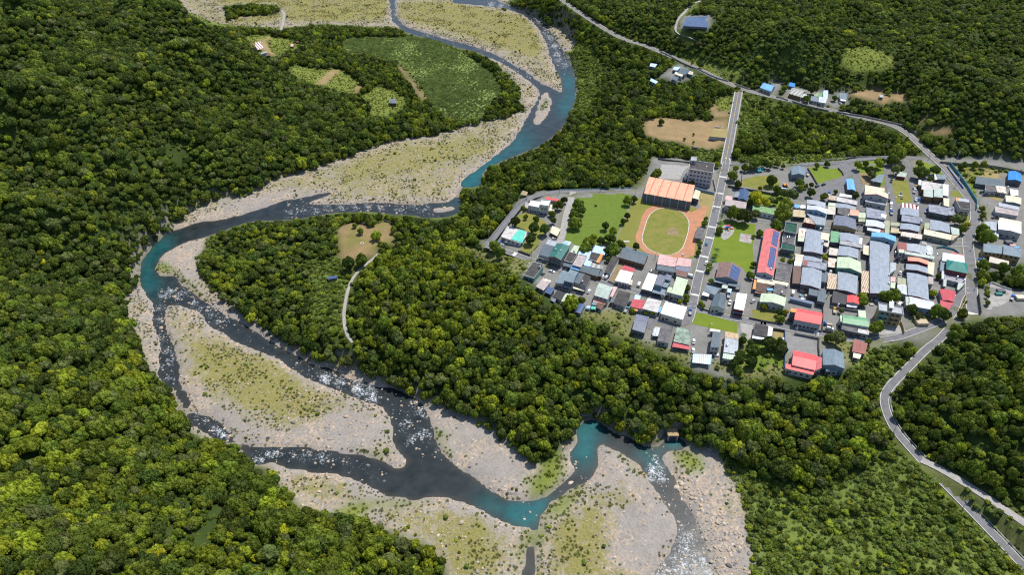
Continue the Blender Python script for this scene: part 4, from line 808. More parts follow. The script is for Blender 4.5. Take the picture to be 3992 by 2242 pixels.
def volume(root, Q, h, kind, roof, wall, z0, opts):
    """one roofed block: Q = far-left, far-right, near-right, near-left corners of the eaves"""
    o = root.location; L_ = lambda p: (p[0]-o.x, p[1]-o.y)
    h = h+random.uniform(-.09, .09); q = [L_(p) for p in Q]; w = grow(q, -.28); zb = z0-o.z
    fx, fy = q[2][0]-q[3][0], q[2][1]-q[3][1]; fl_ = math.hypot(fx, fy) or 1; ud = (fx/fl_, fy/fl_)
    wid = fl_; dep = math.hypot(q[1][0]-q[2][0], q[1][1]-q[2][1]); rise = float(opts.get('r', .13))*min(wid if kind[-1] == 'y' else dep, 16)
    open_ = 'open' in opts or kind in ('awn', 'tent', 'tarp'); T = zb+h; th = .16
    rm = R_[roof]; wm = 'wall_'+wall
    if not open_:
        bm = bmesh.new()
        if kind == 'flat' or kind == 'hip' or kind == 'mono': prism(bm, w, zb-.4, T-.06)
        else:
            prism(bm, w, zb-.4, T-.06)
            if kind == 'gy': rid = [(*mid(w[0], w[1]), T+rise-.2), (*mid(w[3], w[2]), T+rise-.2)]; e = [(w[0], w[1]), (w[3], w[2])]
            else: rid = [(*mid(w[0], w[3]), T+rise-.2), (*mid(w[1], w[2]), T+rise-.2)]; e = [(w[0], w[3]), (w[1], w[2])]
            for (a, b), r in zip(e, rid): bm.faces.new([bm.verts.new((*a, T-.06)), bm.verts.new((*b, T-.06)), bm.verts.new(r)])
        wo = put('wall', bm, wm, root)
        # openings on the side that faces the valley
        nw = int(opts.get('w', max(1, min(4, round(wid/4.2))))); fl2 = max(1, int(h//3.0)) if h > 5.6 else 1
        nx, ny = -(w[2][1]-w[3][1]), (w[2][0]-w[3][0]); nl = math.hypot(nx, ny); nx, ny = -nx/nl, -ny/nl
        if (nx*(w[3][0]-w[0][0])+ny*(w[3][1]-w[0][1])) < 0: nx, ny = -nx, -ny
        def opening(nm, t, zc, ww, hh, mt):
            bm2 = bmesh.new(); c = lerp(w[3], w[2], t); dx, dy = ud; c = (c[0]+nx*.02, c[1]+ny*.02)
            prism(bm2, [(c[0]-dx*ww/2+nx*.05, c[1]-dy*ww/2+ny*.05), (c[0]+dx*ww/2+nx*.05, c[1]+dy*ww/2+ny*.05), (c[0]+dx*ww/2-nx*.1, c[1]+dy*ww/2-ny*.1), (c[0]-dx*ww/2-nx*.1, c[1]-dy*ww/2-ny*.1)], zb+zc-hh/2, zb+zc+hh/2); return put(nm, bm2, mt, root)
        if h > 2.4 and 'now' not in opts:
            for f in range(fl2):
                zc = 1.65+f*(h/fl2 if fl2 > 1 else 0)
                for k in range(nw):
                    if zc+.8 < h: opening('window', (k+.75)/(nw+.5), zc, min(1.5, wid/(nw+1)*.62), 1.15, 'glass')
            opening('door', .28/(nw+.5)+.02, 1.05, 1.0, 2.1, 'doorwood')
    else:
        if kind != 'tarp':
            for p in grow(q, -.35):
                bm = bmesh.new(); prism(bm, [(p[0]-.08, p[1]-.08), (p[0]+.08, p[1]-.08), (p[0]+.08, p[1]+.08), (p[0]-.08, p[1]+.08)], zb-.3, T-th-.01); put('post', bm, 'post', root)
    bm = bmesh.new(); nm = 'roof'
    if kind in ('gy', 'gx'):
        if kind == 'gy': A_, B__ = (*mid(q[0], q[1]), T+rise), (*mid(q[3], q[2]), T+rise); s = [[(*q[0], T), A_, B__, (*q[3], T)], [A_, (*q[1], T), (*q[2], T), B__]]
        else: A_, B__ = (*mid(q[0], q[3]), T+rise), (*mid(q[1], q[2]), T+rise); s = [[(*q[0], T), (*q[1], T), B__, A_], [A_, B__, (*q[2], T), (*q[3], T)]]
        for p in s: slab3(bm, p, th)
    elif kind == 'hip':
        c = mid(mid(q[0], q[1]), mid(q[2], q[3])); a = lerp(mid(q[0], q[3]), c, .55); b = lerp(mid(q[1], q[2]), c, .55); ra, rb = (*a, T+rise*1.3), (*b, T+rise*1.3); e = [(*p, T) for p in q]
        for p in ([e[0], e[1], rb, ra], [e[2], e[3], ra, rb], [e[3], e[0], ra], [e[1], e[2], rb]): slab3(bm, p, th)
    elif kind == 'tent':
        c = (*mid(mid(q[0], q[1]), mid(q[2], q[3])), T+.9); e = [(*p, T) for p in q]
        for k in range(4): slab3(bm, [e[k], e[(k+1) % 4], c], .05)
    elif kind == 'tarp':
        g = 6; v = [[None]*(g+1) for _ in range(g+1)]; sd_ = random.uniform(0, 9)
        for i in range(g+1):
            for j in range(g+1): a = lerp(lerp(q[0], q[1], i/g), lerp(q[3], q[2], i/g), j/g); v[i][j] = bm.verts.new((*a, T+.14*math.sin(i*1.9+sd_)*math.cos(j*2.3+sd_)-(.35 if i in (0, g) or j in (0, g) else 0)-(h-.5 if (i in (0, g) and j in (0, g)) else 0)))
        for i in range(g):
            for j in range(g): bm.faces.new((v[i][j], v[i+1][j], v[i+1][j+1], v[i][j+1]))
    elif kind in ('mono', 'awn'):
        d = .35 if kind == 'mono' else .25; slab3(bm, [(*q[0], T+d), (*q[1], T+d), (*q[2], T-.0), (*q[3], T-.0)], .12)
    else: slab3(bm, [(*p, T) for p in q], .22)
    ro = put(nm, bm, rm, root, uvdir=ud if kind != 'gx' else ud); root_top = T
    if kind == 'flat' and not open_ and 'nop' not in opts and wid > 4:
        bm = bmesh.new(); inn = grow(q, -.22)
        for k in range(4): a, b, c, d = q[k], q[(k+1) % 4], inn[(k+1) % 4], inn[k]; prism(bm, [a, b, c, d], T+.004, T+(.38 if h < 6 else .75))
        put('parapet', bm, 'wall_'+('white' if 'wp' in opts else 'pale' if wall != 'dark' else 'grey'), ro)
    if 'fascia' in opts:
        bm = bmesh.new(); a, b = (*q[3], T), (*q[2], T)
        segs = [(a, (*mid(q[3], q[2]), T+rise)), ((*mid(q[3], q[2]), T+rise), b)] if kind == 'gy' else [(a, b)]
        for u, v_ in segs: k = .03; slab3(bm, [(u[0]-k*0, u[1]-.04, u[2]+.05), (v_[0], v_[1]-.04, v_[2]+.05), (v_[0], v_[1]-.14, v_[2]+.05), (u[0], u[1]-.14, u[2]+.05)], .55)
        put('fascia', bm, opts['fascia'], ro)
    for p in range(0, 1):
        e = [tuple(float(t) for t in project(x, y, z0+h)[:2]) for x, y in grow(Q, .5)]; g = [tuple(float(t) for t in project(x, y, z0)[:2]) for x, y in grow(Q, .5)]
        paint(TOWN, e, only=[FOREST, SHRUB, MEADOW, SOIL, REED]); paint(TOWN, [e[3], e[2], g[2], g[3]], only=[FOREST, SHRUB, MEADOW, SOIL, REED])
    c = mid(mid(Q[0], Q[1]), mid(Q[2], Q[3])); KEEPOUT.append((c[0], c[1], max(wid, dep)*.5)); return T
def quad(crop, txt, z):
    p = [px(crop, *map(float, t.split(','))) for t in txt.split()]; return [plane(q, z) for q in p]
def build(block):
    root = None
    for ln in block.strip().splitlines():
        ln = ln.strip()
        if not ln or ln[0] == '#': continue
        wing = ln[0] == '+'; f = [t.strip() for t in ln.lstrip('+').split('|')]
        crop, q, h, kind, roof, wall = f[0], f[1], float(f[2]), f[3], f[4], f[5]
        opts = {}
        for t in (f[8] if not wing and len(f) > 8 else f[6] if wing and len(f) > 6 else '').split():
            a, _, b = t.partition('='); opts[a] = b or True
        if not wing:
            cc = [px(crop, *map(float, t.split(','))) for t in q.split()]; cp = (sum(p[0] for p in cc)/4, sum(p[1] for p in cc)/4)
            x, y, zg = onland(cp, h); zg = zg if abs(zg) > .12 else 0.0
            Q = quad(crop, q, zg+h); c = mid(mid(Q[0], Q[1]), mid(Q[2], Q[3])); root = empty(f[6], (c[0], c[1], zg)); tag(root, f[7], f[6].replace('_', ' '))
            BLD.append((c[0], c[1], zg, f[7], max(math.dist(Q[0], Q[1]), math.dist(Q[1], Q[2])), root))
            root['top'] = 0.0
        z0 = root.location.z; T = volume(root, quad(crop, q, z0+h), h, kind, roof, wall, z0, opts); root['top'] = max(root['top'], T)
    return root
build('''
A|770,230 875,245 870,315 745,290|6|flat|whiteslab|pale|house|white roofed two storey farmhouse with a taller block beside the river road|w=4
+A|890,225 995,235 965,300 868,285|9|flat|whiteslab|pale|w=2
+A|985,282 1048,300 1030,352 960,345|3.6|mono|cream|pale
+A|715,250 762,262 765,340 697,305|3|flat|rosyslab|pale
A|945,195 1120,232 1115,250 935,217|2.6|mono|coral|grey|shed|long narrow shed with a bright red roof behind the white farmhouse|w=0
A|680,120 738,138 722,178 655,165|3.2|hip|tan|brown|pavilion|small open pavilion with a tan roof at the river road bend|open r=.22
A|510,515 755,590 660,715 435,640|3.4|flat|paleslab|white|house|low flat house with a mint green roof patch at the west corner|w=4
+A|640,557 712,582 680,705 548,662|3.7|mono|mint|teal
A|1010,520 1105,555 1065,630 985,590|2.8|mono|cream|brown|shed|tyre weighted cream shed roof beside the gravel field lane|w=1
E|730,225 900,262 800,438 632,392|5|mono|slate|grey|house|slate roofed house with a cream front awning left of the green house
+E|800,145 965,187 900,260 755,214|4.6|mono|lightgrey|grey
+E|632,395 800,440 782,487 610,442|3.1|awn|cream|grey
E|935,213 1152,262 1010,490 800,432|7|gy|darkgreen|dark|house|tall dark green gabled house with a maroon front edge|fascia=maroon_trim w=4 r=.16
E|1078,160 1185,185 1142,245 1020,215|3|tent|paleblue|grey|tent|pale blue peaked tent behind the dark green gabled house
E|1230,245 1320,265 1265,380 1160,345|3.5|mono|palegreen|grey|shed|pale green corrugated shed beside the blue peaked tent|w=1
E|1140,355 1285,385 1190,535 1055,500|4|flat|tar|grey|house|black flat roofed house with a slate front awning and steel tank
+E|1055,505 1195,540 1160,610 1050,580|3|awn|slate|grey
E|1300,390 1445,425 1340,612 1195,570|4.3|flat|rosyslab|grey|house|pinkish grey flat roof house between pale blue awnings
+E|1320,335 1475,370 1440,422 1285,388|3.7|mono|paleblue|grey
+E|1190,570 1335,612 1310,662 1165,617|3|awn|skyblue|grey
E|1510,352 1680,395 1600,520 1465,480|3.9|flat|tar|grey|house|black roofed house with an orange strip and light blue sheets around it
+E|1580,240 1775,290 1730,400 1520,350|4.3|mono|paleblue|grey
+E|1668,388 1710,397 1645,535 1590,520|4.2|mono|orange|grey
+E|1490,342 1530,352 1410,562 1368,552|3.2|mono|paleblue|grey
+E|1430,475 1530,500 1500,595 1390,570|3.4|mono|paleblue|grey
E|1380,572 1665,642 1625,760 1310,665|3.6|gx|slate|brown|house|long slate gabled house with a brown front along the west street|w=5
+E|1515,528 1712,590 1692,640 1500,600|3.9|mono|greystripe|brown
+E|1670,658 1715,680 1680,760 1632,750|3.2|mono|slate|brown
E|1860,410 1985,440 1830,702 1735,660|4|flat|tar|white|house|narrow black roofed house with a pale front beside the brown soil strip|w=2 nop
E|2050,275 2465,385 2390,560 1965,440|4.2|gx|slate|brown|school_building|large slate roofed hall with a brown front below the running track|w=6
E|1995,645 2215,690 2130,875 1905,825|4.1|flat|whiteslab|pale|house|white flat roof house with a red sheet at its back|w=4 nop
+E|2060,575 2235,630 2222,692 2000,635|4.3|mono|crimson|grey
+E|2150,810 2200,825 2185,900 2130,890|3|awn|beige|grey
E|545,515 725,570 560,792 385,740|4|flat|tar|teal|house|black flat roof house with a teal wall at the west forest edge|w=2
E|680,812 835,852 720,990 590,922|3.2|flat|rosyslab|grey|house|small ruinous grey house under the forest edge by parked cars|nop
+E|720,785 850,830 822,862 690,808|2.6|awn|rustwhite|grey
E|1165,640 1305,685 1210,865 1060,825|7|gx|bluegrey|slate|house|tall blue grey two storey house with a lower front roof|w=3
+E|1020,670 1135,692 1062,880 910,862|4.6|mono|bluegrey|grey
+E|1070,862 1225,882 1190,945 1040,905|4|mono|slate|slate
E|1400,718 1505,760 1420,922 1310,880|5.8|flat|tar|grey|house|black and slate roofed house with a cream shop awning|nop w=2
+E|1310,700 1402,720 1312,880 1225,852|5.5|mono|slate|grey
+E|1212,930 1400,985 1395,1003 1205,955|3|awn|cream|grey
E|790,930 905,965 840,1060 735,1020|3|mono|navy|dark|shed|small dark blue shed at the forest edge below the west houses|w=1
E|950,990 1085,1040 1000,1160 870,1090|3|mono|black|grey|hut|black roofed hut beside the pale green shed at the forest edge
+E|850,1110 930,1140 905,1190 835,1150|2.5|mono|purple|grey
E|1110,1035 1265,1095 1170,1240 1010,1165|3.5|gx|palegreen|grey|shed|pale mint gabled shed behind a bright green tree|w=1
E|1640,870 1880,930 1785,1140 1560,1070|6|gx|sage|grey|workshop|large sage green roofed workshop with a pink front canopy|w=3
+E|1550,1120 1772,1170 1750,1225 1540,1168|3|awn|salmon|grey
+E|1885,925 1945,942 1865,1100 1815,1090|3|awn|pink|grey
E|1960,985 2165,1040 2060,1262 1880,1195|3.7|flat|tar|grey|house|square black flat roof house south of the west street|w=3 nop
+E|1850,1115 1905,1125 1880,1190 1815,1185|3.2|mono|slate|grey
E|1310,1200 1415,1225 1330,1372 1215,1345|2.7|gy|navy|teal|shed|dark blue roofed shed with a bright red rim|w=1 r=.08 fascia=red_trim
E|1445,1232 1505,1240 1480,1290 1410,1280|2.2|tarp|paleblue|grey|tarpaulin|rumpled pale blue tarpaulin beside the red rimmed shed
E|1515,1240 1600,1250 1585,1300 1495,1290|2.3|tarp|mint|grey|tarpaulin|green tarpaulin in front of the small brown hut
E|1620,1180 1740,1222 1680,1312 1590,1270|2.8|gx|brown|grey|hut|small brown roofed hut below the sage green workshop|w=1
+E|1545,1175 1622,1192 1590,1240 1510,1222|2.8|mono|bluegrey|grey
F|330,695 482,735 385,1002 215,960|4.2|flat|whiteslab|dark|house|long white weathered flat roof house with a dark front|w=3 nop
+F|370,635 500,665 480,732 330,692|3.9|flat|tar|grey|nop
F|505,720 615,750 560,922 430,880|7|flat|purple|blue|house|two storey purple slate house with a teal front awning|nop w=3
+F|620,715 722,742 692,822 603,800|7.2|flat|purple|blue|nop
+F|590,850 690,870 640,945 565,925|5|mono|bluegrey|blue
+F|430,930 625,985 600,1072 390,1022|3.4|awn|bluegrey|grey
F|800,765 990,820 900,1082 708,1035|5.5|mono|palegreen|grey|house|pale green roofed house with broken grey walls at the street corner|w=4
+F|660,940 730,945 708,1032 630,1012|5|mono|palegreen|grey
F|515,395 802,460 775,600 475,555|4.2|mono|pinkslab|grey|house|mottled pink roof house with a corrugated dark front below the track|w=0 now
+F|480,560 775,605 770,692 465,642|3.5|mono|slate|grey
F|830,450 1050,480 1030,597 785,575|5|mono|pinkslab|grey|house|pink roofed house with brown striped front sheets beside the main street|w=0 now
+F|785,580 1022,600 1000,690 780,645|4.4|mono|purple|grey
+F|778,648 1000,692 990,722 775,690|4.1|mono|maroon|grey
+F|795,695 980,735 965,775 790,735|3.6|mono|brown|grey
K|830,110 1185,200 1115,412 745,307|5|gx|white|cream|warehouse|big bright white gabled warehouse with cream walls|w=2 r=.07
K|535,50 765,100 700,297 445,227|4|flat|paleslab|grey|house|pale mottled concrete roof house beside the white warehouse|w=3 nop
+K|735,198 768,205 740,292 705,285|3|awn|skyblue|grey
K|290,72 490,97 440,235 245,195|3.5|mono|crimson|grey|house|red roofed house with an orange front awning beside the mottled concrete house|w=1
+K|325,0 420,15 400,80 305,65|3.2|mono|paleblue|grey
+K|255,205 375,240 360,272 250,242|2.5|awn|orange|grey
K|345,318 558,362 480,630 275,570|4.6|gx|purple|dark|house|dark grey long roofed house at the end of the yard lane|w=2 r=.06
K|640,520 760,535 722,682 600,670|3|tarp|palegrey|grey|canopy|white cloth canopy beside the black flat house
K|765,465 960,520 880,802 690,760|3.8|flat|darkslab|grey|house|worn charcoal flat roof house right of the white canopy|w=1 nop
K|1020,528 1272,600 1225,832 958,770|4|flat|mossslab|grey|house|green mottled flat roof house with a red awning at its front|w=0 nop
+K|960,785 1245,842 1230,912 935,862|3|awn|crimson|grey
K|1615,605 1745,627 1720,877 1575,862|6.5|mono|slate|grey|house|narrow dark slate town house south of the bright grass lot|w=2
+K|1570,560 1740,590 1732,622 1562,600|3.5|mono|beige|grey
K|1815,705 2040,745 2022,987 1790,950|5|gx|lightgrey|grey|house|grey metal roof house with tan back and green striped front|w=2 r=.05
+K|1820,612 2035,652 2040,742 1815,703|4.3|mono|tanrust|grey
+K|1790,955 2020,990 1985,1092 1775,1047|4.2|mono|greenstripe|grey
K|1290,980 1592,990 1577,1157 1268,1122|3|gx|bluestripe|grey|carport|blue and white striped carport at the lower forest edge|open r=.08
F|1435,1048 1622,1090 1590,1302 1358,1260|4.5|gy|slate|pale|house|dark slate gabled house at the corner of main and south streets|w=1 r=.17
F|1800,1030 1972,1052 1912,1327 1748,1292|5.6|flat|whiteslab|maroon|house|long clean white flat roof house with a blue front balcony|nop w=2
+F|1752,1296 1912,1330 1920,1392 1735,1360|3.2|awn|bluegrey|grey
F|1290,895 1542,960 1440,1072 1250,1002|3.5|gx|bluegrey|grey|house|curved ribbed grey roof house below the brown church hall|w=1 r=.16
+F|1240,1010 1345,1030 1335,1092 1222,1065|3|awn|white|grey
+F|1560,900 1652,910 1640,962 1545,947|2.8|mono|sage|grey
+F|1645,955 1717,970 1697,1032 1640,1012|2.6|awn|paleblue|grey
I|0,425 242,480 150,607 -20,570|3.3|flat|brownslab|grey|house|rust brown flat roof house between an orange strip and a cream awning|w=2 nop
+F|2090,808 2125,815 2112,970 2058,965|3|awn|orange|grey
+F|2112,975 2212,1000 2205,1037 2100,1022|2.7|awn|salmon|grey
+I|10,365 302,432 300,477 5,422|3.6|awn|cream|grey
+I|245,390 527,440 525,487 302,442|3.7|awn|cream|grey
I|302,442 525,487 480,652 270,602|4|flat|darkslab|dark|house|charcoal flat roof house behind the pale green gabled house|w=2 nop
I|75,610 492,685 465,827 47,752|5|gy|palegreen|grey|house|pale green two slope house above the walled lawn|w=4 r=.10
I|350,100 592,152 542,432 298,382|4|flat|darkslab|dark|house|dark pitted concrete flat roof right of the long red hall|w=0
I|640,855 1087,935 1068,1132 622,1047|6|gx|coral|grey|church|bright coral red roofed church with a square tower|w=6 r=.17
+I|567,850 667,880 652,932 560,912|8|flat|orange|dark|w=0
I|1420,970 1845,1025 1867,1172 1423,1102|5.5|gx|green|grey|house|long green roofed house with a dark front annex|w=4 r=.12
+I|1382,978 1417,985 1427,1085 1390,1082|5|mono|palegreen|grey
+I|1412,1142 1667,1190 1672,1272 1405,1212|4|flat|darkslab|dark|nop
+I|1682,1200 1867,1232 1862,1302 1672,1262|3.7|flat|paleslab|grey|nop
+I|1680,895 1800,910 1817,1022 1692,1002|3.5|mono|palegreen|grey
I|870,505 1022,545 1015,662 862,632|4|mono|slate|dark|house|slate double roofed house beside the scrap yard|w=1
+I|1024,545 1152,560 1137,767 1003,737|4.3|mono|slate|dark
I|555,668 940,765 935,797 545,702|2.6|mono|navy|slate|shed|long narrow blue roofed shelter behind the coral church|w=0 now
I|1265,575 1502,612 1490,797 1250,762|3.5|mono|black|dark|shelter|black shade net shelter beside the small coral house|w=0
I|1500,645 1697,682 1702,802 1495,767|4|gy|coral|grey|house|small coral gabled house beside the black net shelter|w=1 r=.16
+I|1495,770 1690,805 1652,852 1490,832|2.8|mono|palegrey|grey
I|760,168 1082,237 1062,547 725,462|5|gy|grey|dark|house|wide grey gabled house with a dark slate annex and clothes on its right|fascia=maroon_trim r=.06 w=2
+I|1075,245 1167,262 1160,432 1063,412|4|mono|slate|grey
+I|605,165 752,167 725,455 590,442|3.6|mono|brown|dark
+I|625,85 752,100 745,157 625,152|3.8|mono|white|grey
G|780,1258 1087,1327 1082,1417 770,1362|5|gy|grey|grey|house|grey gabled house with a mottled concrete slab in front|r=.06 w=2
+I|765,62 1167,110 1150,237 760,152|5.7|flat|blueslab|dark|w=0
+I|766,64 846,76 842,150 763,142|6.0|mono|brickred|grey|w=0 now
+G|640,1235 785,1257 770,1372 635,1362|3.9|mono|beige|grey
I|1340,5 1728,92 1742,277 1330,187|7|gy|palegreen|green|hall|large pale green gabled hall with a dark green front wall|w=3 r=.13
I|1345,238 1682,320 1655,627 1340,547|5|gy|grey|dark|house|grey ribbed gabled house with maroon fascia below the green hall|fascia=maroon_trim r=.07 w=3
+I|1180,280 1347,302 1342,405 1175,392|3.6|mono|rust|dark
+I|1175,397 1342,407 1335,547 1163,532|3.4|mono|creamstripe|dark
I|1190,25 1327,42 1312,187 1180,167|3.5|mono|rustwhite|dark|carport|cream and brown carport left of the large pale green hall|open
G|1880,1000 2207,1087 2195,1447 1872,1400|5.5|gy|grey|dark|warehouse|longest grey gabled warehouse in the village centre|r=.06 w=0 now
+I|1878,-5 2202,-5 2212,650 1880,605|5.56|gy|grey|dark|fascia=maroon_trim r=.06 w=2
+I|1740,245 1882,252 1877,607 1730,592|3.8|mono|creamstripe|dark
+I|2212,100 2312,110 2310,215 2215,285|4|mono|lightgrey|grey
+I|2222,340 2302,355 2297,425 2217,412|3.6|mono|pink|grey
+I|2220,430 2300,440 2295,530 2218,520|3.4|mono|palegreen|grey
G|1910,872 2312,945 2307,1030 1903,945|8|gy|skyblue|blue|house|tall blue roofed house behind the long grey warehouse|w=2 r=.10
G|1770,1090 1892,1110 1885,1262 1765,1232|3.8|mono|cream|dark|carport|cream carport roof left of the long grey warehouse|open
G|1365,875 1707,932 1700,1068 1378,1002|5|gy|grey|dark|house|grey gabled house with a green sheet roof on its left|r=.06 w=2
+G|1230,855 1362,872 1357,1047 1220,1032|4.7|mono|green|dark
+G|1380,1004 1742,1062 1725,1132 1375,1067|5.4|flat|greyslab|dark|nop
+G|1707,970 1752,980 1745,1082 1700,1072|4.6|mono|white|grey
G|1370,1100 1692,1162 1682,1312 1340,1257|4.6|gy|grey|dark|house|grey gabled house directly above the large pale green hall|r=.06 w=1
+G|1205,1130 1367,1162 1360,1267 1195,1247|3.8|mono|beige|dark
G|825,825 1112,882 1092,1242 775,1192|5.6|gy|grey|dark|house|large grey gabled house with rusty left porch and cream right porch|fascia=maroon_trim r=.06 w=2
+G|700,810 825,827 805,972 685,962|3.9|mono|rustwhite|dark
+G|685,965 807,980 797,1032 680,1017|3.6|mono|palegreen|dark
+G|1070,880 1207,905 1197,1012 1060,987|5.9|mono|cream|grey
+G|1115,1000 1207,1020 1187,1122 1110,1092|4|mono|beige|grey
+G|985,1252 1087,1242 1082,1297 985,1272|3.2|mono|palegreen|grey
G|480,710 672,740 657,907 450,867|6.4|flat|tealslab|dark|house|dark green flat roofed block beside the red hall|w=2
+G|440,890 652,925 642,967 435,917|4.2|mono|beige|grey
+G|425,950 637,980 622,1082 420,1042|3.6|flat|darkslab|grey
+G|415,1060 647,1100 637,1192 405,1152|4.8|flat|tealslab|dark|w=1
G|610,500 822,520 807,627 595,607|3.6|mono|tan|dark|carport|tan roofed carport with a van beneath on middle street|open
G|835,330 1142,387 1137,470 830,402|5|gy|lightgrey|dark|house|light grey house at the top of the middle street row|r=.06 w=1
+G|830,388 1142,442 1137,482 830,432|4.8|flat|greyslab|dark|nop
G|835,430 1182,492 1167,572 830,492|7|gy|palegrey|blue|house|mint white gabled house with a blue grey front and low grey roofs|r=.10 w=3
+G|815,560 1162,575 1132,762 985,745|4|mono|grey|blue
+G|795,640 997,652 987,747 780,707|3.6|mono|rust|maroon
G|620,400 722,415 717,467 620,452|2.8|tarp|skyblue|grey|tarpaulin|blue tarpaulin shelter above the tan carport
G|727,413 827,420 827,472 720,467|2.9|tarp|white|grey|tarpaulin|white tarpaulin beside the blue tarpaulin shelter
G|1320,277 1672,352 1667,432 1320,362|4.6|flat|paleslab|dark|house|pale weathered flat roof house with a rusty left sheet
+G|1195,265 1322,277 1312,347 1190,332|4.3|mono|rust|dark
+G|1378,232 1577,270 1572,300 1370,275|4.8|mono|whitestripe|grey
G|1318,388 1652,452 1640,510 1315,462|4.6|gy|grey|dark|house|grey roofed house with stacked beige porches on its left|r=.06 w=1
+G|1190,385 1312,397 1310,442 1185,432|4.4|mono|palegreen|grey
+G|1180,445 1312,452 1302,582 1170,572|3.8|awn|beige|grey
G|1345,460 1537,492 1532,612 1340,562|5|flat|darkslab|dark|house|charcoal roofed house attached to a salmon and red gable|w=2 nop
+G|1540,490 1687,510 1692,607 1535,587|4.8|gx|salmon|blue|r=.2
G|1300,590 1642,662 1657,837 1268,752|5|gy|purple|tan|house|dark grey gabled house with a row of windows on middle street|w=5 r=.08
G|1698,555 1812,560 1802,642 1688,632|3.6|mono|palegreen|dark|carport|pale green carport between two grey house rows|open
+G|1690,650 1802,660 1797,702 1685,697|3.2|awn|olive|dark
G|1815,455 2152,527 2132,662 1825,622|5|flat|blueslab|grey|house|bluish concrete flat roof house behind the white gabled row|w=3 nop
+G|2070,570 2152,590 2142,642 2065,622|5.4|mono|white|grey
C|555,752 848,825 845,882 548,828|7.4|gy|cream|grey|house|tall cream and pale green gabled house with red edges|r=.13 w=2 fascia=red_trim
+C|555,712 800,758 797,790 555,755|6|mono|cream|grey
+C|575,875 832,930 822,970 555,920|4|flat|greyslab|grey|w=2
G|1815,660 2132,722 2117,817 1805,767|4.6|gy|palegrey|dark|house|white ribbed gabled house with a mint sheet roof in front|r=.07 w=1 fascia=maroon_trim
+G|1835,770 2057,810 2047,882 1830,837|3.7|mono|palegrey|dark
+G|2057,815 2117,830 2110,882 2045,872|3.5|mono|brickred|dark
G|2130,680 2212,700 2197,902 2125,882|3.6|mono|olive|dark|shed|narrow olive side roof right of the white ribbed house|w=0
C|1005,935 1227,967 1222,1030 1000,992|4.6|mono|redstripe|dark|house|maroon and white striped roof house beside the scrap lined lane|w=0
+C|1000,992 1232,1027 1227,1117 995,1082|5|gy|grey|dark|r=.06
C|1015,1085 1277,1127 1262,1202 1010,1162|5.6|flat|blueslab|dark|house|bluish slab house between two grey gables in the east row|nop w=3
C|1000,1190 1242,1227 1232,1302 990,1262|5|gy|grey|dark|house|grey gabled house with a white rusty porch roof|fascia=maroon_trim r=.06 w=1
+C|1015,1300 1272,1337 1267,1392 1000,1347|3.8|mono|rustwhite|dark
C|880,1180 992,1190 987,1227 875,1212|3.4|mono|olive|dark|carport|olive carport above the tan carport in the east row|open
C|880,1250 1017,1265 1012,1317 875,1302|3.4|mono|tan|dark|carport|tan carport roof beside the white rusty porch|open
C|1370,1145 1612,1197 1622,1312 1370,1272|5|gy|grey|dark|house|broad grey house with cream lower roof inside the road bend|r=.06 w=0 now
+C|1295,1265 1642,1342 1632,1402 1290,1327|4.6|mono|cream|olive|w=2
+C|1300,1190 1372,1192 1370,1264 1295,1262|4.2|mono|olive|dark
+C|1622,1240 1732,1267 1737,1342 1642,1330|4.4|mono|sage|grey
+C|1642,1345 1732,1347 1650,1402 1635,1400|3.9|mono|tan|grey
H|790,450 1147,512 1152,657 800,582|4.6|flat|blueslab|dark|house|long bluish concrete roof with a narrow second slab beside it|nop w=2
+H|1147,505 1262,522 1257,652 1152,642|4.9|flat|blueslab|dark|nop
H|665,22 1052,82 1047,190 665,180|5|flat|paleslab|brown|house|wide stained roof house with two dotted mint panels|w=0 nop
+H|700,182 872,192 877,322 705,302|5.3|mono|sage|brown|w=3
+H|890,167 1052,187 1052,327 890,312|5.4|mono|sage|brown|w=2
+H|1060,90 1152,100 1152,302 1055,282|5.2|mono|white|grey
+H|1060,342 1167,352 1167,492 1070,472|4|mono|cream|grey
+H|610,10 662,20 662,102 610,92|4|mono|white|grey
H|1290,388 1547,422 1562,557 1370,537|4.6|flat|tar|pale|house|black flat roof house inside the eastern road curve|w=2
+H|1285,330 1532,370 1527,415 1290,387|4.2|mono|lightgrey|grey
+H|1285,332 1337,340 1335,392 1290,387|4.5|mono|orange|grey|now
H|395,1160 737,1212 747,1377 395,1292|5|gy|lightgrey|dark|house|light grey gabled house with a brick red left roof south of the street|r=.06 w=2
+H|225,1150 397,1162 395,1312 225,1302|4.6|mono|brickred|dark
+H|735,1182 862,1202 892,1372 750,1352|3.6|tarp|palegrey|grey
J|350,140 902,237 890,282 360,187|6|mono|sage|grey|house|long pale green upper roof house with dark front windows|w=5
+J|250,103 347,107 347,170 250,162|7|flat|palegreen|grey
J|412,240 792,312 790,387 415,312|5|gy|salmon|maroon|house|salmon roofed house squeezed between grey roofs|r=.09 w=0
J|385,365 767,432 782,542 380,467|5|gy|grey|dark|house|small grey gabled house with cream side porch below the salmon roof|fascia=maroon_trim r=.07 w=2
+J|782,330 902,352 887,577 770,532|3.8|mono|cream|grey
J|395,520 777,602 802,1037 425,932|5.2|gy|grey|dark|house|long light grey gabled house above the white mint roofed shed|r=.06 w=0 fascia=maroon_trim
+J|785,605 877,615 877,742 783,730|3.6|mono|rosyslab|grey
J|230,630 387,647 387,752 225,737|3.7|mono|olive|dark|shed|olive roofed lean to above the white gabled porch|w=0
J|225,745 417,762 417,942 220,907|4|gy|palegrey|grey|house|white gabled porch house left of the long light grey house|w=0 r=.12
J|440,960 887,1062 907,1212 438,1132|5|gx|palegrey|blue|shed|long mint white gabled shed above the gold townhouse|w=3 r=.10
